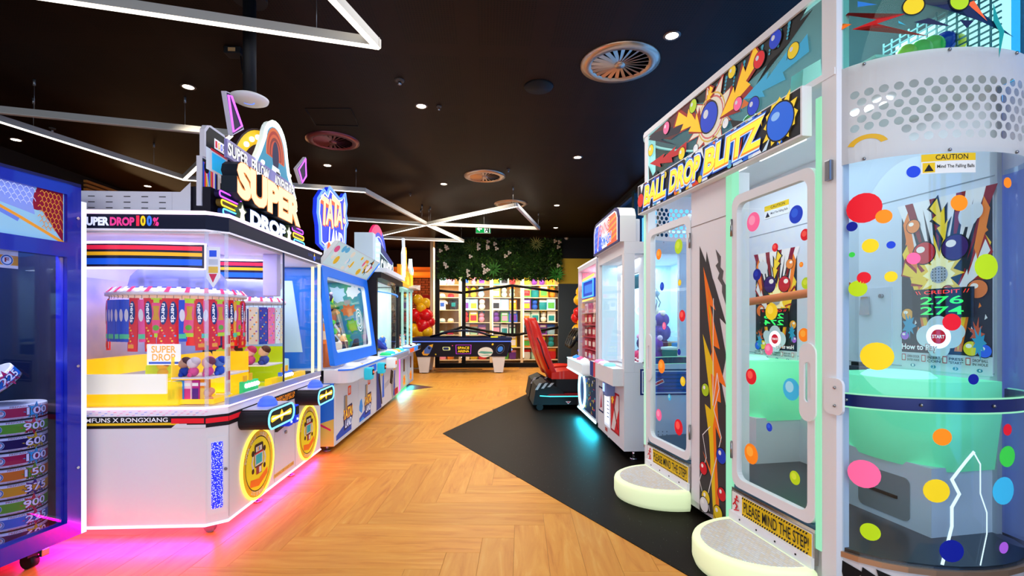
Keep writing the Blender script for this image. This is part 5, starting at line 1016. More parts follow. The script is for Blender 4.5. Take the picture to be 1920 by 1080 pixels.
# topper sign ------------------------------------------------------------
tp = MB(C('#141020', .4)).slab([(.12, .13), (1.5, .13), (1.5, .26), (.12, .26)], 1.955, 2.14).build('sign_base', sd)
def TP(px, py, y=.03): q_ = loc_plane(SM, px, py, 1, y); return (q_.x, q_.z)
f0 = lambda x, z, n: Vector((x, .13 - n, z))
ac_ = [1.04, 2.25]
s = Art(f0, -.08); s.base([(ac_[0] + .6 * math.cos(R(k * 9)), ac_[1] + .57 * math.sin(R(k * 9))) for k in range(21)], C('#2a1020', .4), .03); s.poly([(ac_[0] + .47 * math.cos(R(k * 9)), ac_[1] + .36 * math.sin(R(k * 9))) for k in range(21)], glow('#e81a60', .7)); s.poly([(ac_[0] + .1 + .3 * math.cos(R(k * 9)), ac_[1] + .02 + .33 * math.sin(R(k * 9))) for k in range(21)], glow('#e03a30', .6))
s.ring(*ac_, .48, .585, C('#e0b818', .35, .4), 0, math.pi, 30, .95); s.build('arch', sd)
for k in range(15): t0 = R(8 + k * 11.7); MB(glow('#fff6e0', 2.2)).ball((ac_[0] + .532 * math.cos(t0), .165, ac_[1] + .505 * math.sin(t0)), .02, seg=8, rings=6).build('bulb', sd)
VIO = glow('#b84aff', 2.6)
for pts in ([(418, 178), (424, 180), (444, 236), (428, 247)], [(566, 298), (567, 330), (560, 342), (553, 318)]):
    q = [TP(*p_, .17) for p_ in pts]; h_ = Art(lambda x, z, n: Vector((x, .17 - n, z))); cx = sum(a_[0] for a_ in q) / 4; cz = sum(a_[1] for a_ in q) / 4
    big = [(cx + (x - cx) * 1.35, cz + (z - cz) * 1.18) for x, z in q]; h_.base(big, C('#d8d0e0', .35), .03); h_.poly([(cx + (x - cx) * 1.25, cz + (z - cz) * 1.13) for x, z in q], C('#14082a', .4)); hh = h_.build('horn', sd); n_ = Art(lambda x, z, n: Vector((x, .14 - n, z))); n_.neon(q, .008, glow('#c860ff', 2.0), .004); n_.build('neon_outline', hh)
# domed emblem with rainbow rings
ec = [.97, 2.63]; e = Art(f0, 0); shape = [(ec[0] - .34, 2.38), (ec[0] - .36, 2.45), (ec[0] - .28, 2.56)] + [(ec[0] + .2 * math.cos(R(170 - k * 15)), 2.66 + .22 * math.sin(R(170 - k * 15))) for k in range(12)] + [(ec[0] + .25, 2.53), (ec[0] + .38, 2.38), (ec[0] + .3, 2.27), (ec[0] - .2, 2.27)]
e.base(shape, C('#e8f4f0', .35, .3), .04); inn = [(ec[0] + (x - ec[0]) * .9, 2.53 + (z - 2.53) * .88) for x, z in shape]; e.poly(inn, glow('#3aa0c8', .6))
for r_, c_ in ((.17, '#e86a28'), (.15, '#b82818'), (.13, '#e05a28'), (.11, '#8a1a18'), (.09, '#d84a28')): e.poly(circle(ec[0], 2.62, r_, r_ * 1.25, 20, R(-10), R(190)), glow(c_, .6))
e.poly(circle(ec[0], 2.61, .06, .12, 16), C('#1a1a4a', .4, .1)); e.poly([(ec[0] - .12, 2.31), (ec[0] + .1, 2.31), (ec[0] + .07, 2.53), (ec[0] - .06, 2.53)], C('#e0e8ec', .4, .4)); e.rect(ec[0] + .0, 2.36, ec[0] + .09, 2.51, C('#f4f0f4', .4, .4)); e.rect(ec[0] + .01, 2.45, ec[0] + .08, 2.5, C('#14141c')); e.rect(ec[0], 2.31, ec[0] + .09, 2.36, glow('#f4c81c', .7)); e.poly([(ec[0], 2.31), (ec[0] + .09, 2.31), (ec[0] + .045, 2.25)], glow('#f07020', .7)); em = e.build('dome_emblem', sd)
n_ = Art(f0, .04); n_.neon(shape, .011, glow('#eafff4', 2.31), .004); n_.build('neon_outline', em)
for x, z in ((-.24, 2.49), (-.2, 2.41), (-.12, 2.35), (.2, 2.41), (.26, 2.37), (.3, 2.31)): MB(glow('#fff8e8', 2.2)).ball((ec[0] + x, .088, z), .02, seg=8, rings=6).build('bulb', em)
# word strip, big letters
w_ = Art(f0, .03); w_.base([(.22, 2.36), (1.33, 2.36), (1.33, 2.48), (.22, 2.48)], acrylic('strip_acrylic', '#a8a0d8', .1, .6), .02)
for tx, x0, x1 in (('SUPER', .23, .5), ('FELLOW', .55, .83), ('ADVENTURES', .93, 1.32)): w_.text(tx, x0, 2.375, x1, 2.465, C('#14102a', .4), .1); w_.text(tx, x0, 2.378, x1, 2.462, glow('#fdfcff', 1.2), .02)
w_.build('word_strip', sd)
L_ = Art(f0, .02); L_.text('SUPER', .2, 2.1, 1.28, 2.35, glow('#f08028', 1.0), .085, 0, .1, C('#16202c', .35)); L_.text('SUPER', .205, 2.105, 1.275, 2.345, glow('#ffe0b0', 1.15), .058); L_.build('sign_letters', sd)
L_ = Art(f0, .02); L_.text('DROP', .46, 1.965, 1.08, 2.085, C('#1a4a8a', .35, .3), .085, 0, .06, C('#0e1830', .35)); L_.text('DROP', .465, 1.97, 1.075, 2.08, glow('#f6faff', 1.3), .058); L_.build('sign_letters', sd)
# device boards at both ends
def device(x0, x1, y, mirror=False):
    d_ = Art(lambda a_, b_, n: Vector((x0 + (x1 - x0) * a_, y - n, b_))); bd2 = d_.base(rrect(0, 2.34, 1, 2.54, .12) if False else [(0, 2.33), (0, 2.5), (.1, 2.535), (.25, 2.55), (.85, 2.55), (1, 2.51), (1, 2.33)], C('#e4dfe8', .35), .03)
    d_.poly([(.06, 2.335), (.06, 2.49), (.2, 2.535), (.85, 2.535), (.96, 2.5), (.96, 2.335)], C('#0e0e14', .35)); d_.rect(.06, 2.26, .96, 2.4, C('#cfd8e4', .4, .35)); d_.rect(.3, 2.275, .9, 2.385, C('#28b4f0', .4, .6)); d_.rect(.25, 2.395, .96, 2.41, C('#d0202a', .4, .4)); d_.rect(.4, 2.42, .9, 2.485, C('#f4f2f8', .4, .5))
    for k, (c_, tx) in enumerate((('#e8304a', '1'), ('#f4c01c', '0'), ('#3a6af4', '0'), ('#1a1a20', '%'))): d_.text(tx, .44 + k * .115, 2.43, .53 + k * .115, 2.475, C(c_, .4, .3), .03)
    d_.build('device_board', sd); b_ = Art(lambda a_, b2, n: Vector((x0 + (x1 - x0) * a_, y + .01 - n, b2))); b_.base([(-.06, 2.02), (1.2, 2.02), (1.2, 2.33), (-.06, 2.33)], C('#e4dfe8', .35), .03); b_.rect(-.02, 2.03, 1.16, 2.32, C('#10101a', .4))
    for k in range(9): b_.rect(0 + k * .06, 2.035, .06 + k * .06, 2.3, glow(['#2a50d8', '#e83a4a', '#f4c01c', '#7a2ad0', '#28a0e8', '#f07020', '#d82a7a', '#f4e8e0', '#3a50c8'][k], .6))
    b_.rect(.6, 2.035, .98, 2.3, C('#cfd6e0', .4, .35)); b_.rect(.72, 2.15, .88, 2.22, C('#14141c')); b_.poly([(.5, 2.3), (.62, 2.3), (.57, 2.24)], BLACK); b_.line([(.12, 2.26), (.22, 2.16), (.42, 2.08)], .03, C('#cfd6e0', .4, .3)); b_.circ(.14, 2.27, .1, BLACK, .035); b_.circ(.45, 2.075, .11, C('#2a60a0', .4, .2), .03); b_.rect(1.0, 2.035, 1.15, 2.3, glow('#e81a6a', .6)); b_.build('device_board', sd)
device(.125, .40, .2); device(1.34, 1.52, .2)
def pills(x0, x1):
    for k, c_ in enumerate(('#b04aff', '#f4c02a', '#58c8f8')):
        z = 2.1 - k * .052; q = Art(lambda a_, b_, n: Vector((a_, .1 - n, b_))); q.base(rrect(x0 + k * .02, z - .022, x1 + k * .015, z + .022, .021), C(['#14083a', '#5a4310', '#0e2a6a'][k], .4, .15), .03); qq = q.build('pill_light', sd); n_ = Art(lambda a_, b_, n: Vector((a_, .07 - n, b_))); n_.neon(rrect(x0 + k * .02 + .006, z - .017, x1 + k * .015 - .006, z + .017, .017), .0055, glow(c_, 2.4), .0); n_.build('neon_outline', qq)
pills(.1, .38); pills(1.24, 1.5)
for x in (.335, 1.11):
    st_ = Art(f0, .06); pts = [(x + (.068 if k % 2 == 0 else .038) * math.sin(k * math.pi / 5), 2.03 + (.075 if k % 2 == 0 else .042) * math.cos(k * math.pi / 5)) for k in range(10)]; pts = [p_ for p_ in pts if p_[1] > 1.99] ; pts = pts if len(pts) > 4 else pts
    st_.base([(x - .045, 1.965), (x + .045, 1.965), (x + .03, 2.02), (x + .065, 2.045), (x + .022, 2.06), (x, 2.1), (x - .022, 2.06), (x - .065, 2.045), (x - .03, 2.02)], C('#4a5a3a', .4, .1), .03); st_.poly([(x - .034, 1.972), (x + .034, 1.972), (x + .022, 2.018), (x + .048, 2.04), (x + .016, 2.05), (x, 2.082), (x - .016, 2.05), (x - .048, 2.04), (x - .022, 2.018)], glow('#fff4dc', 1.3)); st_.build('star_light', sd)

# ================================================================== blue glass case with ticket rolls
cr_ = R(78.4); cdir = Vector((math.cos(cr_), math.sin(cr_), 0)); CLn = 1.15; far_c = Vector((-2.29, 2.90, 0)); corg = far_c - cdir * CLn
bc = thing('ticket_case', 'deep blue metal display case with ticket rolls behind glass', 'display case', corg, cr_); BCM = mat4(bc); CDp = .62
BLU = C('#1a28b8', .25, .02, .2, .4); WT = C('#dfe8fa', .35, .8)
MB(BLU).box(CLn - .075, CLn, 0, .075, .1, 2.06).build('post', bc); MB(BLU).box(0, .075, 0, .075, .1, 2.06).build('post', bc); MB(BLU).box(0, .06, CDp - .06, CDp, .1, 2.06).box(CLn - .06, CLn, CDp - .06, CDp, .1, 2.06).build('rear_posts', bc)
for z0, z1 in ((2.0, 2.06), (1.655, 1.735), (.1, .19)): MB(BLU).box(.075, CLn - .075, 0, .06, z0, z1).build('rail', bc)
MB(C('#141a60', .4)).box(0, CLn, 0, CDp, 2.055, 2.075).build('roof', bc); MB(C('#101230', .5)).box(0, CLn, .05, CDp, .1, .13).build('case_floor', bc); MB(C('#0a1430', .35)).box(.06, CLn - .06, CDp - .03, CDp - .01, .13, 2.0).build('rear_panel', bc)
MB(WT).box(CLn, CLn + .03, .0, .045, .1, 1.98).build('edge_light', bc)
for z in (.48, 1.05, 1.88): MB(CHROME).cyl((CLn - .02, 0, z), (CLn - .02, -.006, z), .008, seg=10).build('screw', bc)
MB(glass('case_glass', '#e4eaff', .7)).box(.075, CLn - .075, .02, .028, .19, 1.655).build('pane', bc); MB(C('#0a1234', .35)).box(CLn - .02, CLn - .012, .075, CDp - .06, .13, 2.0).build('side_panel', bc)
tpn = MB(C('#9ad0f0', .25, .25)).box(.075, CLn - .075, .022, .03, 1.735, 2.0).build('header_panel', bc)
q = Art(lambda a_, b_, n: Vector((a_, .022 - n, b_)), .0005); xr = CLn - .08
q.poly([(xr, 1.735), (xr, 2.0), (xr - .13, 2.0), (xr - .16, 1.92), (xr - .1, 1.88)], C('#9a1238', .35, .15)); q.circ(xr - .13, 1.93, .045, C('#9a1238', .35, .15)); q.poly([(xr - .14, 2.0), (xr - .45, 2.0), (xr - .33, 1.9), (xr - .14, 1.86), (xr - .15, 1.92)], C('#8aa0f0', .35, .3)); q.line([(xr - .48, 1.98), (xr - .34, 1.89), (xr - .2, 1.83), (xr, 1.735)], .016, C('#f0a030', .35, .3)); q.line([(xr - .5, 1.96), (xr - .36, 1.88), (xr - .22, 1.82)], .02, C('#6a88e8', .35, .3))
for i in range(7):
    for j in range(8):
        x = xr - .015 - i * .022 - (j % 2) * .011; z = 1.80 + j * .026
        if x > xr - .13 and z > 1.74 + (xr - x) * .5: q.line([(x - .009, z), (x, z + .011), (x + .009, z), (x + .013, z - .012)], .0035, C('#e89a3a', .4, .2))
for i in range(9):
    for j in range(4):
        x = xr - .16 - i * .028 - (j % 2) * .014; z = 1.985 - j * .024
        if z > 1.87 + (xr - .14 - x) * .32: q.line([(x - .01, z), (x, z + .01), (x + .01, z), (x + .014, z - .01)], .003, C('#c8d4ff', .4, .4))
q.build('scroll_print', tpn)
ins = Art(lambda a_, b_, n: Vector((a_, .06 - n, b_)), 0); ins.base([(xr - .62, 1.57), (xr - .19, 1.57), (xr - .19, 1.655), (xr - .62, 1.655)], C('#f0ece4', .4, .2), .003); ins.rect(xr - .62, 1.585, xr - .19, 1.635, C('#f0a02a', .4, .2)); ins.text('DO NOT OPEN', xr - .6, 1.573, xr - .3, 1.584, C('#c02020'), .01); ins.text('CALL ATTENDANT', xr - .6, 1.638, xr - .3, 1.65, C('#c02020'), .01); ins.poly(burst(xr - .36, 1.61, .035, .055, 9, .2, 1.3, random.Random(1)), C('#1a3ab0', .4, .2)); ins.text('5', xr - .385, 1.59, xr - .345, 1.63, C('#ffffff', .4, .3), .03); ins.circ(xr - .24, 1.61, .028, C('#f4f4f4', .4, .2)); ins.ring(xr - .24, 1.61, .02, .026, C('#3a80c0')); ins.text('F', xr - .25, 1.6, xr - .23, 1.622, C('#c02020'), .03); ins.build('notice', bc)
MB(C('#c89a3a', .3, 0, .6)).cyl((xr - .2, .3, .13), (xr - .2, .3, 2.0), .012).cyl((xr - .15, .34, .13), (xr - .15, .34, 2.0), .006).build('brass_rod', bc)
for k in range(9): MB(C('#6a6a40', .3, 0, .5)).box(.08, CLn - .08, CDp - .04, CDp - .036, .95 + k * .075, .953 + k * .075).build('wire', bc)
for k in range(4): MB(C('#24406a', .3, .1)).box(xr - .42, xr - .34, CDp - .14, CDp - .04, 1.0 + k * .13, 1.07 + k * .13, bev=.01).build('dispenser', bc)
MB(glow('#ff2a3a', 2)).box(xr - .4, xr - .36, CDp - .2, CDp - .19, 1.5, 1.56).build('number_display', bc); MB(glow('#3ad0e8', 1.6)).box(xr - .34, xr - .33, .3, .31, .93, .94).box(xr - .34, xr - .33, .3, .31, .88, .89).build('indicator', bc); MB(C('#5a90f0', .3, 1)).box(.1, xr - .02, .4, .41, 1.0, 1.012).build('light_bar', bc)
area('case_light', (CLn * .55, .25, 1.98), (0, 0, 0), .8, .3, 24, (.9, .93, 1), bc)
for x in (.15, CLn - .2): c = MB(C('#1a1a1e', .4)).box(x - .04, x + .04, .04, .12, .07, .1).build('caster', bc); MB(BLACK).cyl((x - .02, .08, .038), (x + .02, .08, .038), .038).build('wheel', c); MB(CHROME).box(x + .02, x + .06, .03, .05, .05, .09, bev=.005).build('brake', c)
TC = {'100': ('crimson', '#c0144a', '#3ac0e8'), '900': ('green', '#6ab02a', '#e83a50'), '600': ('dark purple', '#2a1450', '#f4d020'), '150': ('orange', '#f07a1a', '#5ab030'), '375': ('golden', '#f4aa1c', '#2a2a8a'), '225': ('blue', '#1a70c8', '#e02a6a')}
def roll(num, p, face_ang, where, r=.145, h=.078, rot=(0, 0, 0), hollow=False):
    cn, c1, c2 = TC[num]; t = thing('ticket_roll', f'{cn} ticket roll printed {num} {where}', 'ticket roll', p, 0, 'ticket rolls in the blue case'); t.rotation_euler = (rot[0], rot[1], face_ang + rot[2])
    wl_ = MB(C('#f2eef0', .4, .05)); 
    if hollow: wl_.lathe([(r - .006, 0), (r, 0), (r, h), (r - .006, h), (r - .006, 0)], seg=36)
    else: wl_.lathe([(r * .55, .003), (r - .004, .003), (r, .006), (r, h - .006), (r - .004, h - .003), (r * .55, h - .003)], seg=36)
    b = wl_.build('band', t); MB(BLACK).lathe([(r * .5, -.003), (r + .0012, -.003), (r + .0012, .004), (r * .5, .004)], seg=30).build('edge', t)
    f = lambda a_, b_, n: Vector(((r + n) * math.sin(a_ / r), -(r + n) * math.cos(a_ / r), b_)); q = Art(f, .0006, .0004); q.rect(-r * 3.1, h * .2, r * 3.1, h * .8, C(c1, .4, .05), 40)
    for o in (0, -.42):
        q.poly(burst(o + .06, h * .5, .024, .045, 8, .2, 1.3, random.Random(2)), C(c2, .4, .05)); q.text(num, o + .012, h * .27, o + .125, h * .78, C('#1a1a3a'), .06); q.text(num, o + .014, h * .28, o + .123, h * .77, C('#ffffff', .4, .1), .02); q.text('TICKETS', o + .02, h * .1, o + .12, h * .24, C('#3a1a20'), .02)
        q.circ(o - .085, h * .5, h * .27, C('#f4f4f4', .4, .05), seg=18); q.ring(o - .085, h * .5, h * .19, h * .25, C('#3a80b0'), seg=18); q.text('F', o - .095, h * .38, o - .075, h * .62, C('#c82020'), .03); q.circ(o - .16, h * .45, h * .14, C('#1c1414'), seg=12); q.text('PREPAID ROLL OF TICKETS', o - .05, h * .84, o + .15, h * .95, C('#a02030'), 0); q.text('PLEASE DO NOT OPEN', o - .05, h * .06, o + .0, h * .15, C('#a02030'), 0)
    q.build('print', b)
pos = loc_plane(BCM, 92, 900, 1, .2); fa = cr_ - R(20)
for k, num in enumerate(('600', '225', '900', '375', '150', '100', '600', '900', '100')):
    roll(num, BCM @ Vector((CLn - .175, .235, .134 + k * .0815)), fa + random.uniform(-.08, .05), ['lying on the case floor', 'second from the floor of the tall stack', 'third from the floor of the tall stack', 'in the tall stack on a green roll', 'in the middle of the tall stack', 'in the tall stack on an orange roll', 'in the upper part of the tall stack', 'second from the top of the tall stack', 'on top of the tall stack'][k])
for k, num in enumerate(('225', '600', '150', '225', '375', '225', '150', '225', '375')):
    roll(num, BCM @ Vector((CLn - .485, .235, .134 + k * .0815)), fa + R(6) + random.uniform(-.06, .06), ['at the floor of the shorter stack beside', 'second from the floor of the shorter stack', 'third in the shorter stack on a purple roll', 'fourth in the shorter stack', 'in the middle of the shorter stack', 'on a golden roll in the shorter stack', 'third from the top of the shorter stack', 'second from the top of the shorter stack', 'on top of the shorter stack'][k])
roll('225', BCM @ Vector((CLn - .25, .235, .945)), fa, 'tilted steeply above the tall stack', .13, .07, (0, R(-38), 0), True)
roll('375', BCM @ Vector((CLn - .52, .25, .99)), fa + .3, 'standing upright on the shorter stack', .12, .07, (R(-62), 0, 0), True)
roll('100', BCM @ Vector((CLn - .4, .33, 1.02)), fa - .2, 'leaning as an open ring behind the upright golden roll', .13, .07, (0, R(30), 0), True)

# ================================================================== left row: three more prize machines
def toy(kind, p, c1, c2, label, s=1., group=None):
    """small loose prizes: bear, ball, carton, dino, cup"""
    t = thing({'bear': 'plush_bear', 'ball': 'toy_ball', 'carton': 'toy_carton', 'dino': 'toy_dinosaur', 'cup': 'toy_tub'}[kind], label, 'toy', p, random.uniform(0, 6.28), group)
    m1, m2 = C(c1, .5, .06), C(c2, .5, .06)
    if kind == 'bear':
        MB(m1).ball((0, 0, .06 * s), .06 * s, seg=12, rings=8).ball((0, 0, .145 * s), .05 * s, seg=12, rings=8).ball((.05 * s, .02 * s, .07 * s), .022 * s, seg=8, rings=6).ball((-.05 * s, .02 * s, .07 * s), .022 * s, seg=8, rings=6).ball((.035 * s, .045 * s, .02 * s), .024 * s, seg=8, rings=6).ball((-.035 * s, .045 * s, .02 * s), .024 * s, seg=8, rings=6).build('body', t)
        MB(m2).ball((.035 * s, 0, .19 * s), .018 * s, seg=8, rings=6).ball((-.035 * s, 0, .19 * s), .018 * s, seg=8, rings=6).ball((0, .042 * s, .135 * s), .022 * s, seg=8, rings=6).build('muzzle', t)
    elif kind == 'ball': MB(m1).ball((0, 0, .05 * s), .05 * s).build('ball', t); MB(m2).lathe([(.0505 * s, -.008), (.0515 * s, 0), (.0505 * s, .008)], (0, 0, .05 * s), 18).build('stripe', t)
    elif kind == 'carton': MB(m1).box(-.06 * s, .06 * s, -.04 * s, .04 * s, 0, .16 * s).build('carton', t); MB(m2).box(-.045 * s, .045 * s, -.043 * s, .043 * s, .03 * s, .1 * s).build('picture', t)
    elif kind == 'dino':
        MB(m1).tube([(-.16 * s, 0, .04 * s), (-.08 * s, 0, .07 * s), (0, 0, .09 * s), (.06 * s, 0, .14 * s), (.09 * s, 0, .2 * s), (.14 * s, 0, .21 * s)], [.008 * s, .03 * s, .055 * s, .04 * s, .032 * s, .02 * s], 10).build('body', t)
        for x in (-.03, .03):
            for y in (-.03, .03): MB(m1).cyl((x * s, y * s, .07 * s), (x * s, y * s * 1.2, 0), .018 * s, .02 * s, 8).build('leg', t)
        sp = MB(m2)
        for k in range(5): sp.cyl((-.09 * s + k * .035 * s, 0, .09 * s + k * .01 * s), (-.1 * s + k * .035 * s, 0, .15 * s + k * .012 * s), .014 * s, .001, 6)
        sp.build('spines', t)
    else: MB(m1).lathe([(.04 * s, 0), (.055 * s, .11 * s), (.05 * s, .12 * s)], seg=16).build('tub', t); MB(m2).lathe([(.06 * s, .12 * s), (.06 * s, .135 * s), (.001, .14 * s)], seg=16).build('lid', t)
    return t
def bigdeck(o, W_, z0, z1, prot, mat, trim, r=.12):
    P = [(0, .1), (0, -prot + r)] + [(r - r * math.cos(R(k * 15)), -prot + r - r * math.sin(R(k * 15))) for k in range(1, 6)] + [(r, -prot), (W_ - r, -prot)] + [(W_ - r + r * math.sin(R(k * 15)), -prot + r - r * math.cos(R(k * 15))) for k in range(1, 6)] + [(W_, -prot + r), (W_, .1)]
    d = MB(mat).slab(P, z0, z1).build('control_deck', o); MB(trim).tube([Vector((x, y, z1)) for x, y in P[1:-1]], .009, 6).build('deck_trim', d); return d
# --- graffiti machine
TW, TD = 1.84, 1.05
ta = thing('graffiti_game', 'white and blue prize game with slanted glass under a graffiti sign', 'arcade machine', (-1.5, 4.92, 0), R(90)); TM = mat4(ta)
WB = C('#e6e8f2', .32)
MB(WB).box(0, TW, 0, TD, .07, .68).build('body', ta); MB(C('#1a6ad8', .3, .15)).box(-.004, 0, .0, TD, .2, .69).build('side_panel', ta)
MB(C('#1a72e0', .3, .1)).box(-.004, -.0005, .13, TD - .04, .84, 1.83).build('side_panel', ta); MB(C('#c8e4f4', .3, .1)).prism([(-.85, 1.0), (-.3, 1.0), (-.4, 1.7), (-.85, 1.7)], .0045, .007, None, sideL).build('side_window_print', ta)
a = Art(sideL, .005); a.poly([(-.3, .07), (0, .07), (0, .34), (-.12, .3), (-.3, .2)], C('#c8b85a', .4, .1)); a.poly([(-.14, .3), (-.03, .24), (-.03, .22), (-.15, .28)], C('#d82a6a')); a.build('side_print', ta)
for k in range(4): MB(STEEL).cyl((.1 + 1.6 * (k % 2), .1 + .8 * (k // 2), 0), (.1 + 1.6 * (k % 2), .1 + .8 * (k // 2), .07), .014).cyl((.1 + 1.6 * (k % 2), .1 + .8 * (k // 2), 0), (.1 + 1.6 * (k % 2), .1 + .8 * (k // 2), .012), .035).build('levelling_foot', ta)
for x0, x1 in ((.03, .9), (.92, 1.8)):
    d = MB(C('#e9eaf4', .32)).box(x0, x1, -.006, 0, .1, .665).build('service_door', ta); cx = (x0 + x1) / 2
    a = Art(flat, .007); a.poly(rrect(cx - .0, .5, cx + .12, .6, .015), C('#e84a20', .4, .2)); a.poly(rrect(cx + .025, .52, cx + .095, .58, .008), C('#f0b8a8')); a.build('coin_slot', d); MB(STEEL).box(cx - .14, cx - .07, -.02, -.006, .36, .52, bev=.006).build('coin_return', d)
    a = Art(flat, .007)
    a.poly([(x0 + .02, .11), (x1 - .3, .11), (x1 - .3, .26), (x1 - .42, .34), (cx - .12, .22), (x0 + .02, .16)], C('#1a4ab8', .4, .15)); a.poly([(cx - .18, .3), (cx - .1, .39), (cx + .16, .4), (cx + .2, .28), (cx + .12, .16), (cx - .14, .15)], C('#16205a', .4, .1))
    a.text('TATA!', cx - .17, .26, cx + .18, .38, C('#e84a1a', .4, .2), .06, .15); a.text('TATA!', cx - .165, .264, cx + .176, .376, C('#ffd03a', .4, .3), .025, .15); a.text('LAND', cx - .1, .17, cx + .14, .255, C('#2a5ad8', .4, .2), .06, .15); a.text('LAND', cx - .1, .172, cx + .14, .252, C('#eaf2ff', .4, .3), .02, .15); a.build('door_print', d)
a = Art(flat, .007); a.poly([(.94, .25), (1.06, .2), (1.1, .28), (1.05, .38), (.98, .36), (.94, .3)], C('#2a8ae0', .4, .2)); a.poly([(.94, .12), (1.1, .15), (1.2, .11), (.94, .11)], C('#2a8ae0', .4, .2)); a.build('splash_print', ta)
dk = bigdeck(ta, TW, .69, .82, .16, WB, C('#2a6ae0', .3, .4))
for x in (.45, 1.42): MB(C('#f2f4fa', .3, .2)).lathe([(.11, 0), (.11, .015), (.08, .035), (.001, .04)], (x, -.05, .82), 20).build('push_button', dk)
a = Art(lambda x, z, n: Vector((x, -.16 - n, z)), .001); a.poly(rrect(.72, .71, 1.14, .79, .03), C('#1a5ad0', .3, .4)); a.text('TATA', .85, .73, 1.01, .77, C('#f4a02a', .4, .5), .03); a.build('deck_badge', dk); MB(C('#e8c02a', .4, .2)).box(.68, .75, -.1, -.02, .82, .824).build('sticker', dk); MB(C('#dfe4f0', .3)).prism(circle(.95, -.06, .2, .03), .82, .826, None, lambda a_, b_, n: Vector((a_, b_, n))).build('ticket_chute', dk)
for x in (.6, 1.25): r_ = MB(C('#28b0c8', .3, .5)).box(x - .07, x + .07, -.24, -.16, .66, .79, bev=.02).build('card_reader', ta); MB(BLACK).box(x - .02, x + .05, -.246, -.239, .71, .77).build('screen', r_); MB(glow('#ff6a4a', 1.5)).box(x - .01, x + .03, -.248, -.246, .73, .75).build('display', r_)
# slanted glass front: y(z)
def slf(x, z, n): return Vector((x, .02 + (z - .86) * .13 - n, z))
fb = MB(C('#1a6ee0', .3, .25)); fb.loopframe(rrect(.0, .86, TW, 1.86, .02), rrect(.11, .98, TW - .11, 1.76, .06), -.02, .03, None, slf); fb.build('window_frame', ta)
ib = MB(C('#dff0fa', .35, .2)); ib.loopframe(rrect(.1, .97, TW - .1, 1.77, .06), rrect(.15, 1.0, TW - .14, 1.74, .05), -.03, .01, None, slf); ib.build('window_mat', ta)
MB(GL).prism([(.15, 1.0), (TW - .13, 1.0), (TW - .13, 1.73), (.15, 1.73)], -.01, -.004, None, slf).build('window_glass', ta)
MB(WB).box(0, .04, .12, TD - .031, .831, 1.839).box(TW - .04, TW, .12, TD - .031, .831, 1.839).box(0, TW, TD - .03, TD, .831, 1.839).box(0, TW, .12, TD, 1.84, 1.87).box(0, TW, .12, TD, .815, .83).box(.02, TW - .02, .0, .119, .815, .83).build('cabin_shell', ta)
MB(noise_paint('toy_scene', '#3a90b8', '#b8c890', 4, .5)).box(.05, TW - .05, TD - .05, TD - .04, .9, 1.8).build('backdrop', ta)
area('cabinet_light', (TW / 2, .5, 1.82), (0, 0, 0), 1.5, .6, 9, (.95, 1, 1), ta)
MB(C('#d8dce8', .3)).prism([(.2, 1.62), (1.3, 1.15), (1.3, 1.19), (.2, 1.66)], -.5, -.32).prism([(.2, 1.5), (1.3, 1.04), (1.3, 1.07), (.2, 1.53)], -.5, -.32).build('zigzag_ramp', ta)
for nm_, y_, c_, pts_ in (('bush_board', .8, '#2aa83a', [(.2, .83), (.15, 1.1), (.3, 1.25), (.45, 1.15), (.6, 1.3), (.8, 1.2), (.95, 1.35), (1.1, 1.15), (1.2, .83)]), ('rock_board', .93, '#d88a3a', [(.9, .83), (.95, 1.35), (1.1, 1.5), (1.25, 1.4), (1.4, 1.55), (1.6, 1.3), (1.7, .83)]), ('cave_board', .76, '#2a3a5a', [(1.1, .83), (1.15, 1.0), (1.35, 1.1), (1.6, 1.0), (1.65, .83)]), ('waterfall_board', .88, '#3a8ae0', [(.45, 1.1), (.45, 1.6), (.6, 1.65), (.65, 1.1)]), ('tree_board', .84, '#58c040', [(.7, 1.3), (.65, 1.5), (.8, 1.62), (.98, 1.55), (1.0, 1.38), (.88, 1.28)])):
    MB(C(c_, .5, .08)).prism(pts_, -y_ - .02, -y_).build(nm_, ta)
MB(noise_paint('scene_wall', '#2a8ac0', '#4ab060', 3, .5)).box(TW - .055, TW - .045, .16, TD - .05, .84, 1.82).build('end_backdrop', ta)
a = Art(lambda q_, b_, n: Vector((TW - .055 - n, -q_, b_)), .0005)
for q_, b_, r_, c_ in ((-.3, 1.7, .1, '#e8f0f8'), (-.5, 1.66, .13, '#b8d8f0'), (-.8, 1.6, .12, '#e8d8b0'), (-.35, 1.45, .1, '#c86a3a'), (-.6, 1.42, .14, '#d8a060'), (-.8, 1.3, .1, '#2a6a3a'), (-.3, 1.25, .1, '#38b048'), (-.55, 1.2, .12, '#1a4a6a'), (-.4, 1.05, .1, '#5ac85a'), (-.7, 1.05, .12, '#e88a3a')): a.poly(burst(q_, b_, r_ * .7, r_, 8, .15, 1, random.Random(int(b_ * 100))), C(c_, .5, .1))
a.build('end_scene_print', ta)
for x0, x1, y0, y1, z1 in ((.9, 1.5, .3, .7, 1.02), (1.15, 1.7, .42, .72, 1.22), (1.4, 1.75, .5, .74, 1.42)): MB(C('#b8865a', .5)).box(x0, x1, y0, y1, .831, z1, bev=.02).build('rock_ledge', ta)
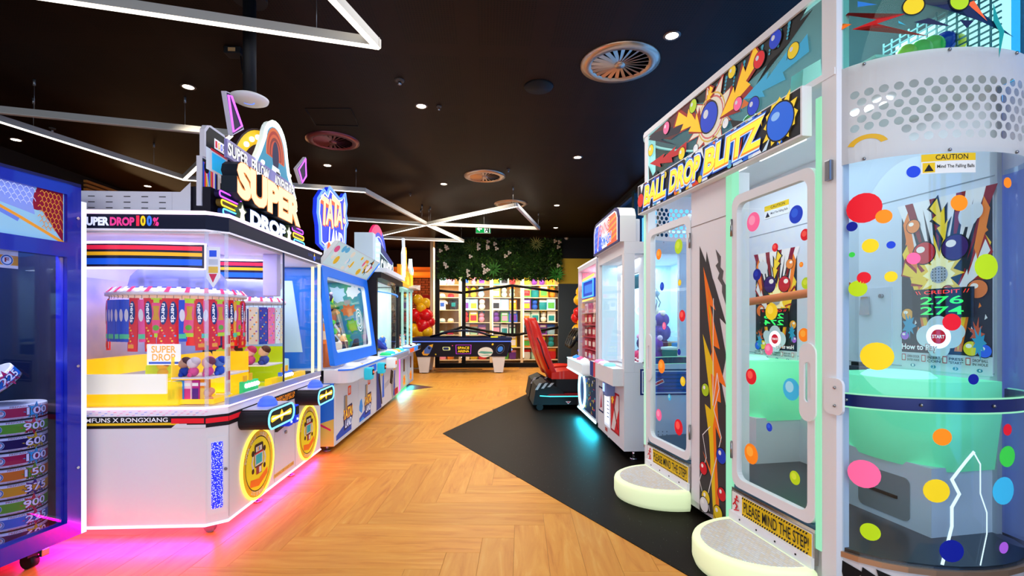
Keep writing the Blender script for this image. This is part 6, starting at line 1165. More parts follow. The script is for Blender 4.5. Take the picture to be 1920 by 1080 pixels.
for k, (x, y, z, kd, c1, c2, s_, lb) in enumerate(((1.0, .4, 1.021, 'dino', '#38c048', '#f0e04a', 1.3, 'lime toy dinosaur on the lowest ledge of the slanted glass game'), (1.05, .6, 1.021, 'bear', '#2a58b8', '#e8e8f4', 1.4, 'royal blue plush bear on the lowest ledge'), (1.3, .55, 1.221, 'bear', '#e8905a', '#f8e0c8', 1.5, 'orange plush bear on the middle ledge'), (1.28, .48, 1.221, 'cup', '#d83a3a', '#f4d02a', .8, 'small red tub on the middle ledge'), (1.5, .6, 1.421, 'dino', '#1a8a4a', '#b8e03a', 1.3, 'dark green toy dinosaur on the top ledge'), (1.65, .58, 1.421, 'bear', '#3a2a5a', '#d8c0e8', 1.3, 'plum plush bear on the top ledge'))):
    toy(kd, TM @ Vector((x, y, z)), c1, c2, lb, s_)
rt = random.Random(6)
for k in range(11): MB(C(['#e8a02a', '#1a1a22'][k % 2], .4, .1)).prism([(.3 + k * .09, 1.6 - k * .038), (.36 + k * .09, 1.575 - k * .038), (.36 + k * .09, 1.47 - k * .038), (.3 + k * .09, 1.495 - k * .038)], -.48, -.34).build('ramp_plate', ta)
a = Art(slf, .0); 
for r_ in (.05, .09, .13): a.ring(1.28, 1.32, r_, r_ + .012, C('#eaf4fa', .4, .4), seg=28)
a.build('target_print', ta)
for k, (x, y, z, kd, c1, c2, s_, lb) in enumerate(((.55, .45, .832, 'dino', '#2aa83a', '#e8c02a', 1.5, 'large green toy dinosaur with yellow spines behind the slanted glass'), (1.05, .5, .832, 'dino', '#3ac05a', '#2a7a2a', 1.7, 'tall green toy dinosaur with dark spines behind the slanted glass'), (.25, .22, .832, 'carton', '#f07a3a', '#f4e8d8', 1.5, 'orange toy carton in the near corner of the slanted glass'), (.25, .24, 1.073, 'carton', '#f0903a', '#f4d8b8', 1.3, 'orange toy carton stacked on another in the near corner'), (.55, .18, .832, 'carton', '#f4ece0', '#e8882a', 1.5, 'white prize carton with orange print behind the slanted glass'), (1.45, .35, .832, 'bear', '#d8a870', '#f0e0c8', 1.5, 'tan plush bear behind the slanted glass'), (1.2, .3, .832, 'carton', '#1a2a4a', '#58a0d8', 1.4, 'navy toy carton behind the slanted glass'), (.85, .24, .832, 'bear', '#3a5ac8', '#e8e0f0', 1.2, 'blue plush bear behind the slanted glass'), (1.6, .22, .832, 'dino', '#38404a', '#a8b0b8', 1.1, 'grey toy dinosaur behind the slanted glass'))):
    toy(kd, TM @ Vector((x, y, z)), c1, c2, lb, s_)
# header leaning forward, and sign
hf = lambda x, z, n: Vector((x, .12 - (z - 1.87) * .75 - n, z))
h_ = MB(C('#e2eef0', .35, .1)).prism([(0, 1.86), (TW, 1.86), (TW, 2.1), (0, 2.1)], -.05, 0, None, hf).build('header', ta); a = Art(hf, .001); rq = random.Random(9)
a.rect(.02, 1.875, TW - .02, 2.09, C('#c8e8e4', .35, .35))
for k in range(26):
    x = rq.uniform(.05, TW - .1); z = rq.uniform(1.89, 2.07); a.poly(circle(x, z, rq.uniform(.03, .08), rq.uniform(.02, .045), 10), C(rq.choice(['#f4c02a', '#8ad04a', '#e8f4f0', '#f0e8d0', '#58b8e0', '#e85a90', '#f4a83a']), .4, .3))
a.poly(burst(1.5, 1.99, .06, .1, 9, .2, 1.2, rq), C('#14141a')); a.poly(circle(1.5, 1.99, .07, .05), C('#f4f4f4', .4, .4)); a.build('header_print', h_); MB(C('#2a7af0', .3, .5)).tube([hf(TW, 1.87, 0), hf(TW, 2.09, 0)], .012, 6).build('edge_light', h_)
sgf = lambda x, z, n: Vector((x, .25 - n, z)); s = Art(sgf, 0)
ol = [(.2, 2.1), (.18, 2.28), (.12, 2.4), (.14, 2.55), (.3, 2.68), (.42, 2.66), (.5, 2.76), (.85, 2.72), (.98, 2.76), (1.08, 2.84), (1.14, 2.72), (1.1, 2.6), (1.18, 2.5), (1.1, 2.42), (1.08, 2.22), (.98, 2.12), (.84, 2.18), (.64, 2.1), (.5, 2.14), (.4, 2.06)]
s.base(ol, C('#1430c8', .35, .8), .05); sb_ = s.build('graffiti_board', ta); n_ = Art(sgf, .05); n_.neon(ol, .012, glow('#5a80ff', 2.4), .002); cx_, cz_ = .64, 2.42; n_.neon([(cx_ + (x - cx_) * .9, cz_ + (z - cz_) * .9) for x, z in ol], .007, glow('#f4f8ff', 1.4), .0); n_.build('neon_outline', sb_)
L_ = Art(sgf, .052)
for i, (ch, x0, z0, x1, z1) in enumerate((('T', .2, 2.3, .46, 2.62), ('A', .38, 2.32, .66, 2.64), ('T', .56, 2.36, .86, 2.7), ('A', .74, 2.38, 1.0, 2.68), ('!', 1.0, 2.46, 1.1, 2.74))): L_.text(ch, x0, z0, x1, z1, glow('#e84a18', .9), .1, .1); L_.text(ch, x0, z0 + .01, x1, z1, glow('#ffe2a8', 1.0), .03, .1)
L_.text('LAND', .46, 2.12, 1.0, 2.34, glow('#1a3ad8', .8), .08, .12); L_.text('LAND', .47, 2.13, .99, 2.33, glow('#f4f8ff', 1.3), .04, .12); L_.build('graffiti_letters', sb_)
s = Art(lambda x, z, n: Vector((x, .34 - n, z)), 0); s.base([(1.0, 2.05), (1.08, 2.3), (1.22, 2.5), (1.3, 2.54), (1.42, 2.46), (1.46, 2.3), (1.38, 2.12), (1.3, 2.02)], C('#1a50d8', .35, .5), .04); s.poly([(1.06, 2.08), (1.15, 2.28), (1.3, 2.44), (1.38, 2.4), (1.4, 2.28), (1.3, 2.1)], C('#4a98f0', .4, .5)); s.poly([(1.12, 2.1), (1.2, 2.26), (1.3, 2.36), (1.33, 2.26), (1.26, 2.12)], C('#8ac4f8', .4, .5)); s.build('fin_board', ta)
s = Art(lambda x, z, n: Vector((x, .2 - n, z)), 0); s.base([(.3, 2.0), (.34, 2.12), (.44, 2.16), (.52, 2.08), (.7, 2.12), (.9, 2.06), (.98, 2.14), (1.12, 2.16), (1.24, 2.06), (1.28, 2.0)], C('#e8f0dc', .4, .3), .04); s.circ(.36, 2.08, .06, C('#e85a20', .4, .3)); s.poly(circle(.5, 2.07, .05, .06), C('#9ad02a', .4, .3)); s.poly(burst(1.05, 2.08, .07, .1, 8, .1, 1, rq), C('#1a70d8', .4, .3)); s.poly([(1.0, 2.12), (1.1, 2.18), (1.15, 2.1), (1.08, 2.14)], C('#c89a50')); s.build('scenery_board', ta)
MB(C('#e4dfd4', .5)).box(1.3, 1.7, .45, .7, 1.87, 2.06).build('rear_box', ta)

# --- rainbow machine with a dark frame
RW, RD = 1.76, 1.05
ra = thing('rainbow_game', 'dark framed prize game with curved glass under a rainbow sign', 'arcade machine', (-1.5, 6.80, 0), R(90)); RM = mat4(ra)
MB(C('#e2e6f0', .32)).box(0, RW, 0, RD, .07, .72).build('body', ra)
a = Art(flat, .001); a.poly([(.0, .08), (.0, .62), (.14, .62), (.26, .3), (.3, .08)], C('#1a3a8a', .4, .15)); a.poly([(.1, .5), (.3, .12), (.36, .12), (.18, .6)], C('#14181e')); a.poly([(.35, .2), (.4, .62), (.46, .62), (.5, .2)], C('#2a6ad8', .4, .2)); a.poly([(.9, .35), (1.0, .55), (1.2, .5), (1.1, .3)], C('#20242c')); a.poly([(1.2, .1), (1.3, .5), (1.36, .5), (1.3, .1)], C('#1a50d8', .4, .2))
for k in range(6): a.line([(.98 + k * .06, .45), (1.1 + k * .06, .08)], .018, C('#1a1e26'))
for x in (.3, 1.25): a.rect(x, .52, x + .12, .66, C('#f0cc3a', .4, .2))
a.poly([(.52, .3), (.85, .34), (.85, .42), (.52, .38)], C('#c8ccd8')); a.build('front_print', ra); MB(glow('#ff4ad0', 2)).box(RW - .02, RW + .005, -.012, .0, .1, .72).build('edge_light', ra); MB(C('#c8283a', .5)).box(1.3, 1.6, -.003, 0, .1, .2).build('floor_sticker', ra)
dk = bigdeck(ra, RW, .72, .82, .17, C('#dfe4ee', .3), C('#4aa8f8', .3, .7)); MB(C('#c8d8f0', .2, 0, .3)).box(.1, RW - .1, -.175, -.165, .735, .8).build('deck_plate', dk)
for x, c_ in ((.3, '#28c878'), (.62, '#2ac0e8'), (1.1, '#f0a83a'), (1.4, '#28d0c0'), (.85, '#e8eef4')): MB(C(c_, .3, .6)).lathe([(.08, 0), (.08, .02), (.05, .04), (.001, .045)], (x, -.06, .82), 16).build('push_button', dk)
r_ = MB(C('#e8f0f0', .3, .2)).box(.0, .16, -.25, -.12, .66, .8, bev=.02).build('card_reader', ra); MB(glow('#ff5a3a', 1)).box(.03, .1, -.256, -.25, .71, .76).build('display', r_)
fr_ = MB(C('#1c1418', .3)); 
for x in (0, RW - .07): fr_.box(x, x + .07, .0, .119, .82, 1.899)
fr_.box(0, RW, -.06, .119, 1.9, 1.98).box(0, .04, .12, RD, .82, 1.95).box(RW - .04, RW, .12, RD, .82, 1.95); fr_.build('window_frame', ra)
MB(GL).shell(lambda u, v, o: Vector((.07 + (RW - .14) * u, .06 - .12 * math.sin(math.pi * u) - o, .83 + 1.07 * v)), 16, 1, .006).build('curved_glass', ra)
MB(C('#dff0ea', .4)).box(RW - .046, RW - .041, .13, RD - .05, .84, 1.88).build('side_lining', ra); MB(C('#e8f0f2', .4, .1)).box(.04, RW - .04, RD - .05, RD - .02, .82, 1.9).build('backdrop', ra); MB(C('#e4e8f0', .4)).box(.04, RW - .04, .05, RD - .04, .82, .835).box(.04, RW - .04, .12, RD - .04, 1.89, 1.9).build('inner_floor', ra); MB(glow('#4a90ff', 1.4)).tube([(.08 + (RW - .16) * k / 12, .02 - .1 * math.sin(math.pi * k / 12), 1.72) for k in range(13)], .01, 5).build('light_rail', ra)
for k in range(7): MB(acrylic('clear_tube', '#e8fff4', .25, .3)).cyl((.25 + k * .21, .45, .84), (.25 + k * .21, .45, 1.68), .045, seg=12).build('prize_tube', ra); MB(C('#d8dce0', .2, 0, .6)).lathe([(.03, 0), (.05, .03), (.001, .06)], (.25 + k * .21, .5, 1.8), 12).build('lamp', ra)
a = Art(lambda x, z, n: Vector((x, -.068 - n, z)), .001)
for r0 in (.04, .08, .12): a.ring(.95, 1.25, r0, r0 + .014, C('#14181c', .4), seg=24)
a.build('target_print', ra); MB(C('#2a3aa8', .3, .2)).prism([(.15, 1.1), (1.3, .84), (1.3, .88), (.15, 1.16)], -.3, -.12).build('slide', ra)
area('cabinet_light', (RW / 2, .5, 1.87), (0, 0, 0), 1.4, .6, 18, (.92, 1, .96), ra)
for k in range(9): toy(['bear', 'carton', 'ball', 'cup'][k % 4], RM @ Vector((.25 + k * .16, .24 + .06 * (k % 2), .836)), ['#1a1a22', '#e8c02a', '#e84a5a', '#3a70d8', '#58c0a0'][k % 5], ['#f0f0f0', '#28408a', '#f4e8c8'][k % 3], f"{['black', 'yellow', 'red', 'blue', 'mint'][k % 5]} {['plush bear', 'toy carton', 'toy ball', 'toy tub'][k % 4]} behind the dark framed curved glass", 1.1, 'prizes behind the curved glass')
sgf = lambda x, z, n: Vector((x, .1 - n, z)); s = Art(sgf, -.1)
s.base([(.1 + .0, 2.15)] + [(.85 + .62 * math.cos(R(180 - k * 10)), 2.2 + .58 * math.sin(R(180 - k * 10))) for k in range(19)] + [(1.5, 2.15)], C('#e8186a', .4, .5), .04)
cc = (.85, 2.2)
for r0, c_ in ((.58, '#f01878'), (.5, '#2a2ad0'), (.44, '#f0eaff'), (.42, '#2a50e0'), (.36, '#e8eaff'), (.34, '#3a3ad0'), (.28, '#f0e4ff'), (.26, '#e81a90')): s.poly([(cc[0] + .06 + r0 * math.cos(R(k * 9)), cc[1] + r0 * .95 * math.sin(R(k * 9))) for k in range(21)], glow(c_, .9))
s.poly([(cc[0] + .06 + .58 * math.cos(R(k * 7)), cc[1] + .55 * math.sin(R(k * 7))) for k in range(11)] + [(cc[0] + .06 + .46 * math.cos(R(70 - k * 7)), cc[1] + .43 * math.sin(R(70 - k * 7))) for k in range(11)], glow('#1a48e0', .9)); s.build('rainbow_board', ra)
s = Art(sgf, 0); s.base([(.15, 2.0), (.12, 2.35), (.25, 2.5), (.5, 2.42), (1.0, 2.3), (1.45, 2.28), (1.5, 2.0)], C('#c8e8f4', .4, .5), .05); s.poly([(.5, 2.32), (1.4, 2.2), (1.44, 2.28), (.5, 2.44)], C('#1a2a7a', .4, .2)); s.poly([(.45, 2.02), (.45, 2.3), (1.42, 2.2), (1.42, 2.02)], C('#0e3a4a', .4, .2)); s.text('CANDY', .5, 2.03, 1.38, 2.23, glow('#f0ffff', 1.4), .05)
for k in range(5): s.poly([(.2, 2.05 + k * .08), (.4, 2.08 + k * .08), (.4, 2.11 + k * .08), (.2, 2.09 + k * .08)], glow('#f4fbff', 1.2))
s.poly(circle(.22, 2.06, .09, .06), glow('#f4903a', .8)); s.build('title_board', ra); MB(C('#cfe0e8', .4, .2)).prism([(.0, 1.98), (.16, 1.98), (.16, 2.52), (.0, 2.52)], -.3, -.05).build('ice_panel', ra)
MB(C('#e4e8ec', .4, .2)).prism([(.1, 1.985), (1.6, 1.985), (1.6, 2.05), (.1, 2.05)], -.12, .12).build('sign_tray', ra)

# --- castle machine at the end of the row
KW, KD = 1.55, 1.0
ka = thing('castle_game', 'pale blue prize game with a glass tower and golden castle sign', 'arcade machine', (-1.5, 8.62, 0), R(90)); KM = mat4(ka)
MB(C('#b8cdf0', .32)).box(0, KW, 0, KD, .1, .74).build('body', ka); MB(glow('#38e8f0', 2.4)).box(.02, KW - .02, .02, KD - .02, .085, .1).build('underglow', ka); area('floor_glow', (KW / 2, .02, .083), (R(-35), 0, 0), 1.5, .06, 14, (.05, .95, 1), ka)
for k in range(4): MB(STEEL).cyl((.1 + 1.35 * (k % 2), .1 + .8 * (k // 2), 0), (.1 + 1.35 * (k % 2), .1 + .8 * (k // 2), .09), .02).build('levelling_foot', ka)
for k, x0 in enumerate((.04, .8)):
    d = MB(C('#c4d6f4', .32)).box(x0, x0 + .7, -.006, 0, .13, .7).build('service_door', ka); MB(C('#7a4a2a', .4)).box(x0 + .28, x0 + .34, -.02, -.006, .4, .62).build('coin_return', d); a = Art(flat, .007); a.poly(burst(x0 + .36, .24, .08, .13, 9, .2, 1.3, rq), C('#f4a83a', .4, .3)); a.circ(x0 + .36, .24, .06, C('#e86a2a', .4, .3)); a.build('door_print', d)
dk = bigdeck(ka, KW, .74, .84, .16, C('#cfd8ea', .3), C('#3a90f0', .3, .6))
for k in range(6): MB(C(['#e8f0ff', '#f4c8e0', '#1a1a22'][k % 3], .3, .3)).lathe([(.05, 0), (.05, .02), (.001, .04)], (.2 + k * .23, -.06, .84), 12).build('push_button', dk)
MB(C('#e85a2a', .3, .4)).box(.1, .5, -.172, -.158, .76, .82).box(.6, 1.0, -.172, -.158, .76, .82, C('#2a8af0', .3, .5)).box(1.1, 1.45, -.172, -.158, .76, .82, C('#14161c')).build('deck_plate', dk)
TG = C('#a8e0dc', .3, .25)
for x in (0, .45, KW - .5, KW - .04): MB(TG).box(x, x + .04, .02, .06, .84, 1.9).build('frame_post', ka)
MB(TG).box(0, KW, .0, KD, 1.901, 1.94).box(0, KW, KD - .03, KD, .84, 1.9).build('frame_top', ka); MB(GL).box(.03, KW - .03, .03, .036, .84, 1.88).build('front_glass', ka); MB(C('#f0a020', .4, .3)).box(-.006, .0, .1, KD, .84, 1.9).build('orange_side', ka)
for k in range(3): MB(C('#a87840', .4, .1)).cyl((.35 + k * .42, .5, .84), (.35 + k * .42, .5, 1.78), .07, seg=14).build('tower', ka); MB(acrylic('mint_tube', '#c8ffe8', .4, .35)).cyl((.35 + k * .42, .3, .84), (.35 + k * .42, .3, 1.85), .04, seg=10).build('light_tube', ka)
area('cabinet_light', (KW / 2, .4, 1.86), (0, 0, 0), 1.3, .5, 15, (.9, 1, .98), ka)
for k in range(7): toy(['bear', 'cup', 'carton'][k % 3], KM @ Vector((.2 + k * .19, .18, .841)), ['#f4c8d8', '#e8e0c8', '#58a8e0', '#f09a4a'][k % 4], ['#d85a7a', '#3a6a9a', '#f4f0e8'][k % 3], f"{['pink', 'cream', 'sky blue', 'apricot'][k % 4]} {['plush bear', 'toy tub', 'toy carton'][k % 3]} under the golden castle sign", 1.0, 'prizes under the castle sign')
s = Art(lambda x, z, n: Vector((x, .05 - n, z)), 0); GO = C('#f4b81c', .35, .55)
s.base([(.0, 1.94), (.0, 2.3), (.5, 2.3), (.5, 2.62), (.58, 2.68), (.66, 2.62), (.66, 2.42), (.8, 2.3), (1.0, 2.3), (1.0, 2.15), (1.2, 2.15), (1.2, 1.94)], C('#f09a1c', .4, .4), .06); s.rect(.05, 2.0, .45, 2.25, C('#f4c82a', .4, .5)); s.rect(.52, 2.0, .64, 2.62, GO); s.rect(.7, 2.0, .95, 2.25, C('#e8d03a', .4, .4)); s.poly(circle(.25, 2.12, .09, .07), C('#a8401a', .4, .2))
for k in range(6): s.circ(.58, 2.06 + k * .095, .022, C('#7a4a10'), seg=10)
s.build('castle_board', ka)
s = Art(lambda x, z, n: Vector((x, .0 - n, z)), 0); s.base([(.12, 2.1), (.1, 2.5), (.2, 2.62), (.16, 2.78), (.26, 2.78), (.3, 2.6), (.36, 2.5), (.34, 2.1)], C('#e4f2f8', .4, .5), .04); s.base([(.62, 2.3), (.7, 2.48), (.86, 2.5), (.92, 2.36), (1.06, 2.3), (1.02, 2.2), (.8, 2.22)], C('#c8e4f0', .4, .5), .04); s.poly(circle(.9, 2.3, .06, .05), C('#58b8e0', .4, .4)); s.build('figure_board', ka)
MB(C('#f0d02a', .4, .4)).prism([(1.15, 1.94), (1.5, 1.94), (1.5, 2.2), (1.42, 2.34), (1.38, 2.2), (1.32, 2.3), (1.28, 2.16), (1.15, 2.1)], -.1, 0).build('flame_board', ka); MB(C('#d8dce8', .25, 0, .4)).prism([(.9, 1.94), (1.55, 1.94), (1.6, 2.05), (.9, 1.97)], -.02, .14).build('canopy', ka)
a = Art(lambda q_, b_, n: Vector((KW + n, q_, b_)), .001)
MB(C('#14181c', .4)).box(KW, KW + .004, .1, .5, .95, 1.85).build('maze_panel', ka)

# ================================================================== right side machines
# --- striped-title claw game
WX, WD = 1.06, .86
sm = thing('baseball_claw_game', 'tall white prize game with an arched red and blue title box', 'arcade machine', (1.27, 5.53, 0), R(-90)); WM = mat4(sm)
WH = C('#e4e2e6', .35)
MB(WH).box(0, WX, 0, WD, .1, .83).build('lower_body', sm)
for k in range(4): MB(CHROME).cyl((.1 + .86 * (k % 2), .12 + .6 * (k // 2), 0), (.1 + .86 * (k % 2), .12 + .6 * (k // 2), .1), .014).cyl((.1 + .86 * (k % 2), .12 + .6 * (k // 2), 0), (.1 + .86 * (k % 2), .12 + .6 * (k // 2), .014), .035).build('levelling_foot', sm)
MB(WH).box(0, .06, 0, WD - .031, .831, 1.929).box(WX - .07, WX, 0, .099, .831, 1.929).box(WX - .05, WX, WD - .34, WD - .031, .831, 1.929).box(0, WX, 0, WD, 1.93, 2.04).box(0, WX, WD - .03, WD, .831, 1.929).box(WX - .05, WX, .1, WD - .341, .831, .92).build('upper_frame', sm)
MB(GL).box(.06, WX - .07, .02, .026, .86, 1.93).build('front_glass', sm); MB(GL).box(WX - .02, WX - .014, .1, WD - .34, .92, 1.93).build('side_glass', sm)
iw = MB(C('#e8f2fa', .35, .15)); iw.loopframe(rrect(.07, .86, WX - .07, 1.93, .02), rrect(.3, .9, WX - .2, 1.78, .03), -.24, -.2); iw.build('inner_frame', sm); MB(C('#bfe4f4', .35, .2)).box(.06, .08, .03, WD - .03, .86, 1.93).box(.06, WX - .06, WD - .05, WD - .035, .86, 1.93).build('inner_panel', sm)
MB(C('#1f7f96', .35)).box(.3, WX - .2, .26, .28, 1.64, 1.78).build('prize_header', sm); MB(C('#d8d4d8', .4)).box(.06, WX - .05, .1, WD - .04, .83, .845).build('prize_floor', sm)
area('cabinet_light', (.5, .4, 1.91), (0, 0, 0), .8, .5, 12, (.85, .95, 1), sm); MB(glow('#e8f6ff', 2.5)).box(.27, .29, .19, .2, .9, 1.8).build('light_strip', sm)
MB(STEEL).cyl((.55, .45, 1.93), (.55, .45, 1.62), .012).lathe([(.05, 0), (.07, .03), (.03, .08)], (.55, .45, 1.56), 14).build('claw_head', sm); cl = MB(STEEL)
for k in range(3): t0 = 2.1 * k; cl.tube([(.55 + .05 * math.cos(t0), .45 + .05 * math.sin(t0), 1.57), (.55 + .11 * math.cos(t0), .45 + .11 * math.sin(t0), 1.5), (.55 + .06 * math.cos(t0), .45 + .06 * math.sin(t0), 1.42)], .008, 6)
cl.build('claw', sm); nr = MB(glow('#d8ecff', 1.6)); nr.tube([(.62 + .17 * math.cos(R(k * 15)), .3, 1.42 + .05 * math.sin(R(k * 15))) for k in range(24)], .008, 5, None, True); nr.build('target_ring', sm)
for k, (x, y, z, c1, c2, kd) in enumerate(((.4, .4, .846, '#3a2a6a', '#c8a0d0', 'bear'), (.62, .5, .846, '#8a1a4a', '#f0c0d0', 'bear'), (.8, .38, .846, '#7a2aa0', '#e8d0f0', 'bear'), (.5, .3, .846, '#c0306a', '#f4e0e8', 'ball'), (.72, .3, .846, '#b03a5a', '#f0e8ec', 'ball'), (.9, .5, .846, '#1a6a6a', '#d8f0e8', 'cup'), (.36, .58, .846, '#2a58b0', '#e8f0f8', 'carton'), (.58, .62, .846, '#d8a84a', '#4a3020', 'carton'), (.84, .62, .846, '#4a90d0', '#f4f4f4', 'carton'))):
    toy(kd, WM @ Vector((x, y, z)), c1, c2, f"{['indigo', 'wine red', 'purple', 'pink', 'rose', 'teal', 'blue', 'golden', 'sky blue'][k]} {dict(bear='plush bear', ball='toy ball', cup='toy tub', carton='toy carton')[kd]} inside the claw game with the striped title", 1.55)
for k, (x, y, z, c1, kd) in enumerate(((.5, .45, 1.2, '#e8d8c0', 'bear'), (.66, .5, 1.1, '#5a3a9a', 'bear'), (.4, .5, 1.15, '#1a70a0', 'carton'))):
    sh = MB(acrylic('shelf_acrylic', '#ffffff', 0, .2)).box(x - .1, x + .1, y - .08, y + .3, z - .012, z - .002).build('prize_shelf', sm); toy(kd, WM @ Vector((x, y, z)), c1, '#f4ece0', f"{['cream plush bear', 'violet plush bear', 'teal toy carton'][k]} on a clear shelf in the claw game", 1.5)
# title box with arched top
prof = [(0, 2.02), (WX + .01, 2.02), (WX + .01, 2.24), (WX - .05, 2.36), (WX - .16, 2.4), (.2, 2.4), (.06, 2.34), (0, 2.24)]
prof = [(0, 2.041), (WX, 2.041), (WX, 2.28), (WX - .04, 2.35), (WX - .12, 2.38), (.12, 2.38), (.04, 2.35), (0, 2.28)]
tb = MB(WH).prism(prof, -.11, .04, None).build('title_box', sm); a = Art(flat, .041); a.base(prof, C('#14145a', .35, .2), .012); inn = [(.5 * WX + (x - .5 * WX) * .93, 2.2 + (z - 2.2) * .86) for x, z in prof]; a.poly(inn, C('#f0f0f8', .35, .5))
i2 = [(.5 * WX + (x - .5 * WX) * .9, 2.2 + (z - 2.2) * .8) for x, z in prof]
a.poly([(.06, 2.06), (.42, 2.06), (.36, 2.34), (.12, 2.34), (.06, 2.27)], glow('#1a50f0', .8)); a.poly([(.62, 2.06), (WX - .06, 2.06), (WX - .06, 2.27), (WX - .12, 2.34), (.68, 2.34)], glow('#f0501a', .9))
for k in range(4): a.poly([(.07, 2.09 + k * .06), (.38, 2.12 + k * .06), (.38, 2.14 + k * .06), (.07, 2.11 + k * .06)], glow('#4a80ff', .9)); a.poly([(.66, 2.08 + k * .06), (WX - .07, 2.12 + k * .055), (WX - .07, 2.145 + k * .055), (.66, 2.1 + k * .06)], glow('#ff8a1c', 1))
a.line([(.22, 2.08), (.25, 2.2), (.3, 2.34)], .045, glow('#f4f4fa', 1)); a.line([(.225, 2.1), (.25, 2.2), (.295, 2.32)], .03, glow('#e02a2a', .9)); a.text('SWING', .32, 2.2, .72, 2.33, glow('#f6f6ff', 1.0), .06, .2); a.text('SWING', .325, 2.205, .715, 2.325, glow('#e0282c', .9), .03, .2); a.text('SMASH', .4, 2.08, .8, 2.19, glow('#f6f6ff', 1.0), .06, .2); a.text('SMASH', .405, 2.085, .795, 2.185, glow('#2a78e8', .9), .03, .2); a.build('title_print', tb); MB(WH).box(.2, WX - .03, .112, .16, 2.041, 2.26, bev=.02).build('rear_hood', sm)
# control side
cdk = MB(WH).prism([(.0, .62), (.0, .84), (.0, .84)][:0] + [(.05, .7), (WX - .02, .7), (WX - .02, .86), (.05, .86)], 0, .1).build('control_deck', sm); MB(C('#1a2a8a', .35)).prism([(.05, .7), (.22, .7), (.22, .86), (.05, .86)], .1, .104).prism([(.22, .7), (.3, .7), (.3, .86), (.22, .86)], .1, .104, C('#d83040', .4)).build('deck_stripe', cdk)
for x, c_ in ((.3, '#f48ab8'), (.5, '#f0c8d8'), (.72, '#8ad8e8')): MB(C(c_, .3, .5)).lathe([(.06, 0), (.06, .015), (.04, .03), (.001, .035)], (x, -.05, .86), 16).build('push_button', cdk)
cr = MB(C('#6a7ab0', .3, .1)).box(.6, .74, -.09, -.0, .56, .7, bev=.015).build('card_reader', sm); MB(C('#9ac0ff', .3, 1.2)).box(.615, .68, -.095, -.089, .6, .68).build('screen', cr)
a = Art(flat, .001); a.rect(.04, .3, .26, .58, C('#1a1a5a', .4)); a.rect(.06, .32, .24, .56, C('#e8d8e0', .4, .1)); a.poly([(.1, .34), (.2, .36), (.16, .52)], C('#c03a50')); a.rect(.3, .2, .54, .54, C('#dfeaf8', .35, .5)); a.rect(.33, .23, .51, .51, C('#f4faff', .35, .8))
for k in range(5): a.rect(.42, .3 + k * .04, .5, .31 + k * .04, C('#3a60b0'))
a.rect(.58, .2, .9, .6, C('#b81420', .4)); a.rect(.6, .22, .88, .58, C('#d82028', .4, .1)); a.poly([(.6, .22), (.72, .22), (.88, .45), (.88, .58), (.8, .58)], C('#f0e4e0')); a.line([(.84, .26), (.66, .52)], .03, C('#7a1018')); a.poly(burst(.65, .52, .03, .06, 6, .1, 1, rq), C('#f4c02a', .4, .3)); a.rect(.34, .14, .44, .18, C('#c85a50')); a.build('front_stickers', sm)
fsr = lambda q_, b_, n: Vector((WX + n, q_, b_))
a = Art(fsr, .001); a.base([(.15, .62), (.7, .62), (.7, .86), (.15, .86)], C('#14206a', .4), .003); a.rect(.165, .635, .685, .845, C('#e8eaf4')); a.rect(.175, .645, .675, .835, C('#1a3a9a', .4, .1))
for k in range(5): a.rect(.175, .66 + k * .035, .675, .672 + k * .035, C('#14287a', .4))
a.line([(.2, .68), (.36, .75)], .035, C('#f4f4f8')); a.line([(.2, .68), (.36, .75)], .022, C('#d8202a')); a.build('bat_sticker', sm)
a = Art(fsr, .001)
for i in range(6):
    for j in range(5): a.circ(.2 + i * .04, .16 + j * .03, .006, C('#8a888c'), seg=8)
a.build('vent_holes', sm)
# --- neon oval game
PX, PD = 1.12, .85
pk_ = thing('neon_oval_game', 'pink lit prize game with a glowing oval on its front', 'arcade machine', (1.27, 6.74, 0), R(-90)); PMx = mat4(pk_)
MB(C('#dfe2ea', .35)).box(0, PX, 0, PD, .13, .78).build('lower_body', pk_); MB(glow('#c8f4ff', 2.2)).box(0, PX, -.012, .0, .115, .135).build('base_light_strip', pk_); area('floor_glow', (.55, .0, .112), (R(-48), 0, 0), 1.1, .06, 26, (.02, .72, 1), pk_)
for k in range(4): MB(STEEL).cyl((.1 + .9 * (k % 2), .12 + .6 * (k // 2), 0), (.1 + .9 * (k % 2), .12 + .6 * (k // 2), .13), .02).build('levelling_foot', pk_)
MB(C('#d8d6de', .3)).box(0, .03, 0, PD - .031, .781, 1.979).box(PX - .03, PX, 0, PD - .031, .781, 1.979).box(0, PX, 0, PD, 1.98, 2.04).box(0, PX, PD - .03, PD, .781, 1.979).build('upper_frame', pk_); MB(GL).box(.03, PX - .03, .01, .016, .8, 1.98).build('front_glass', pk_); MB(C('#e8a8b8', .4)).box(.031, .036, .05, PD - .05, .8, 1.97).build('side_lining', pk_); MB(C('#e8b8c8', .4, .15)).box(.04, PX - .04, PD - .05, PD - .035, .8, 1.98).build('backdrop', pk_); MB(C('#f4f0f4', .35, .8)).tube([(.0, -.0, 2.04), (PX, 0, 2.04)], .01, 6).build('top_light', pk_)
area('cabinet_light', (.55, .4, 1.96), (0, 0, 0), .8, .5, 12, (1, .82, .88), pk_)
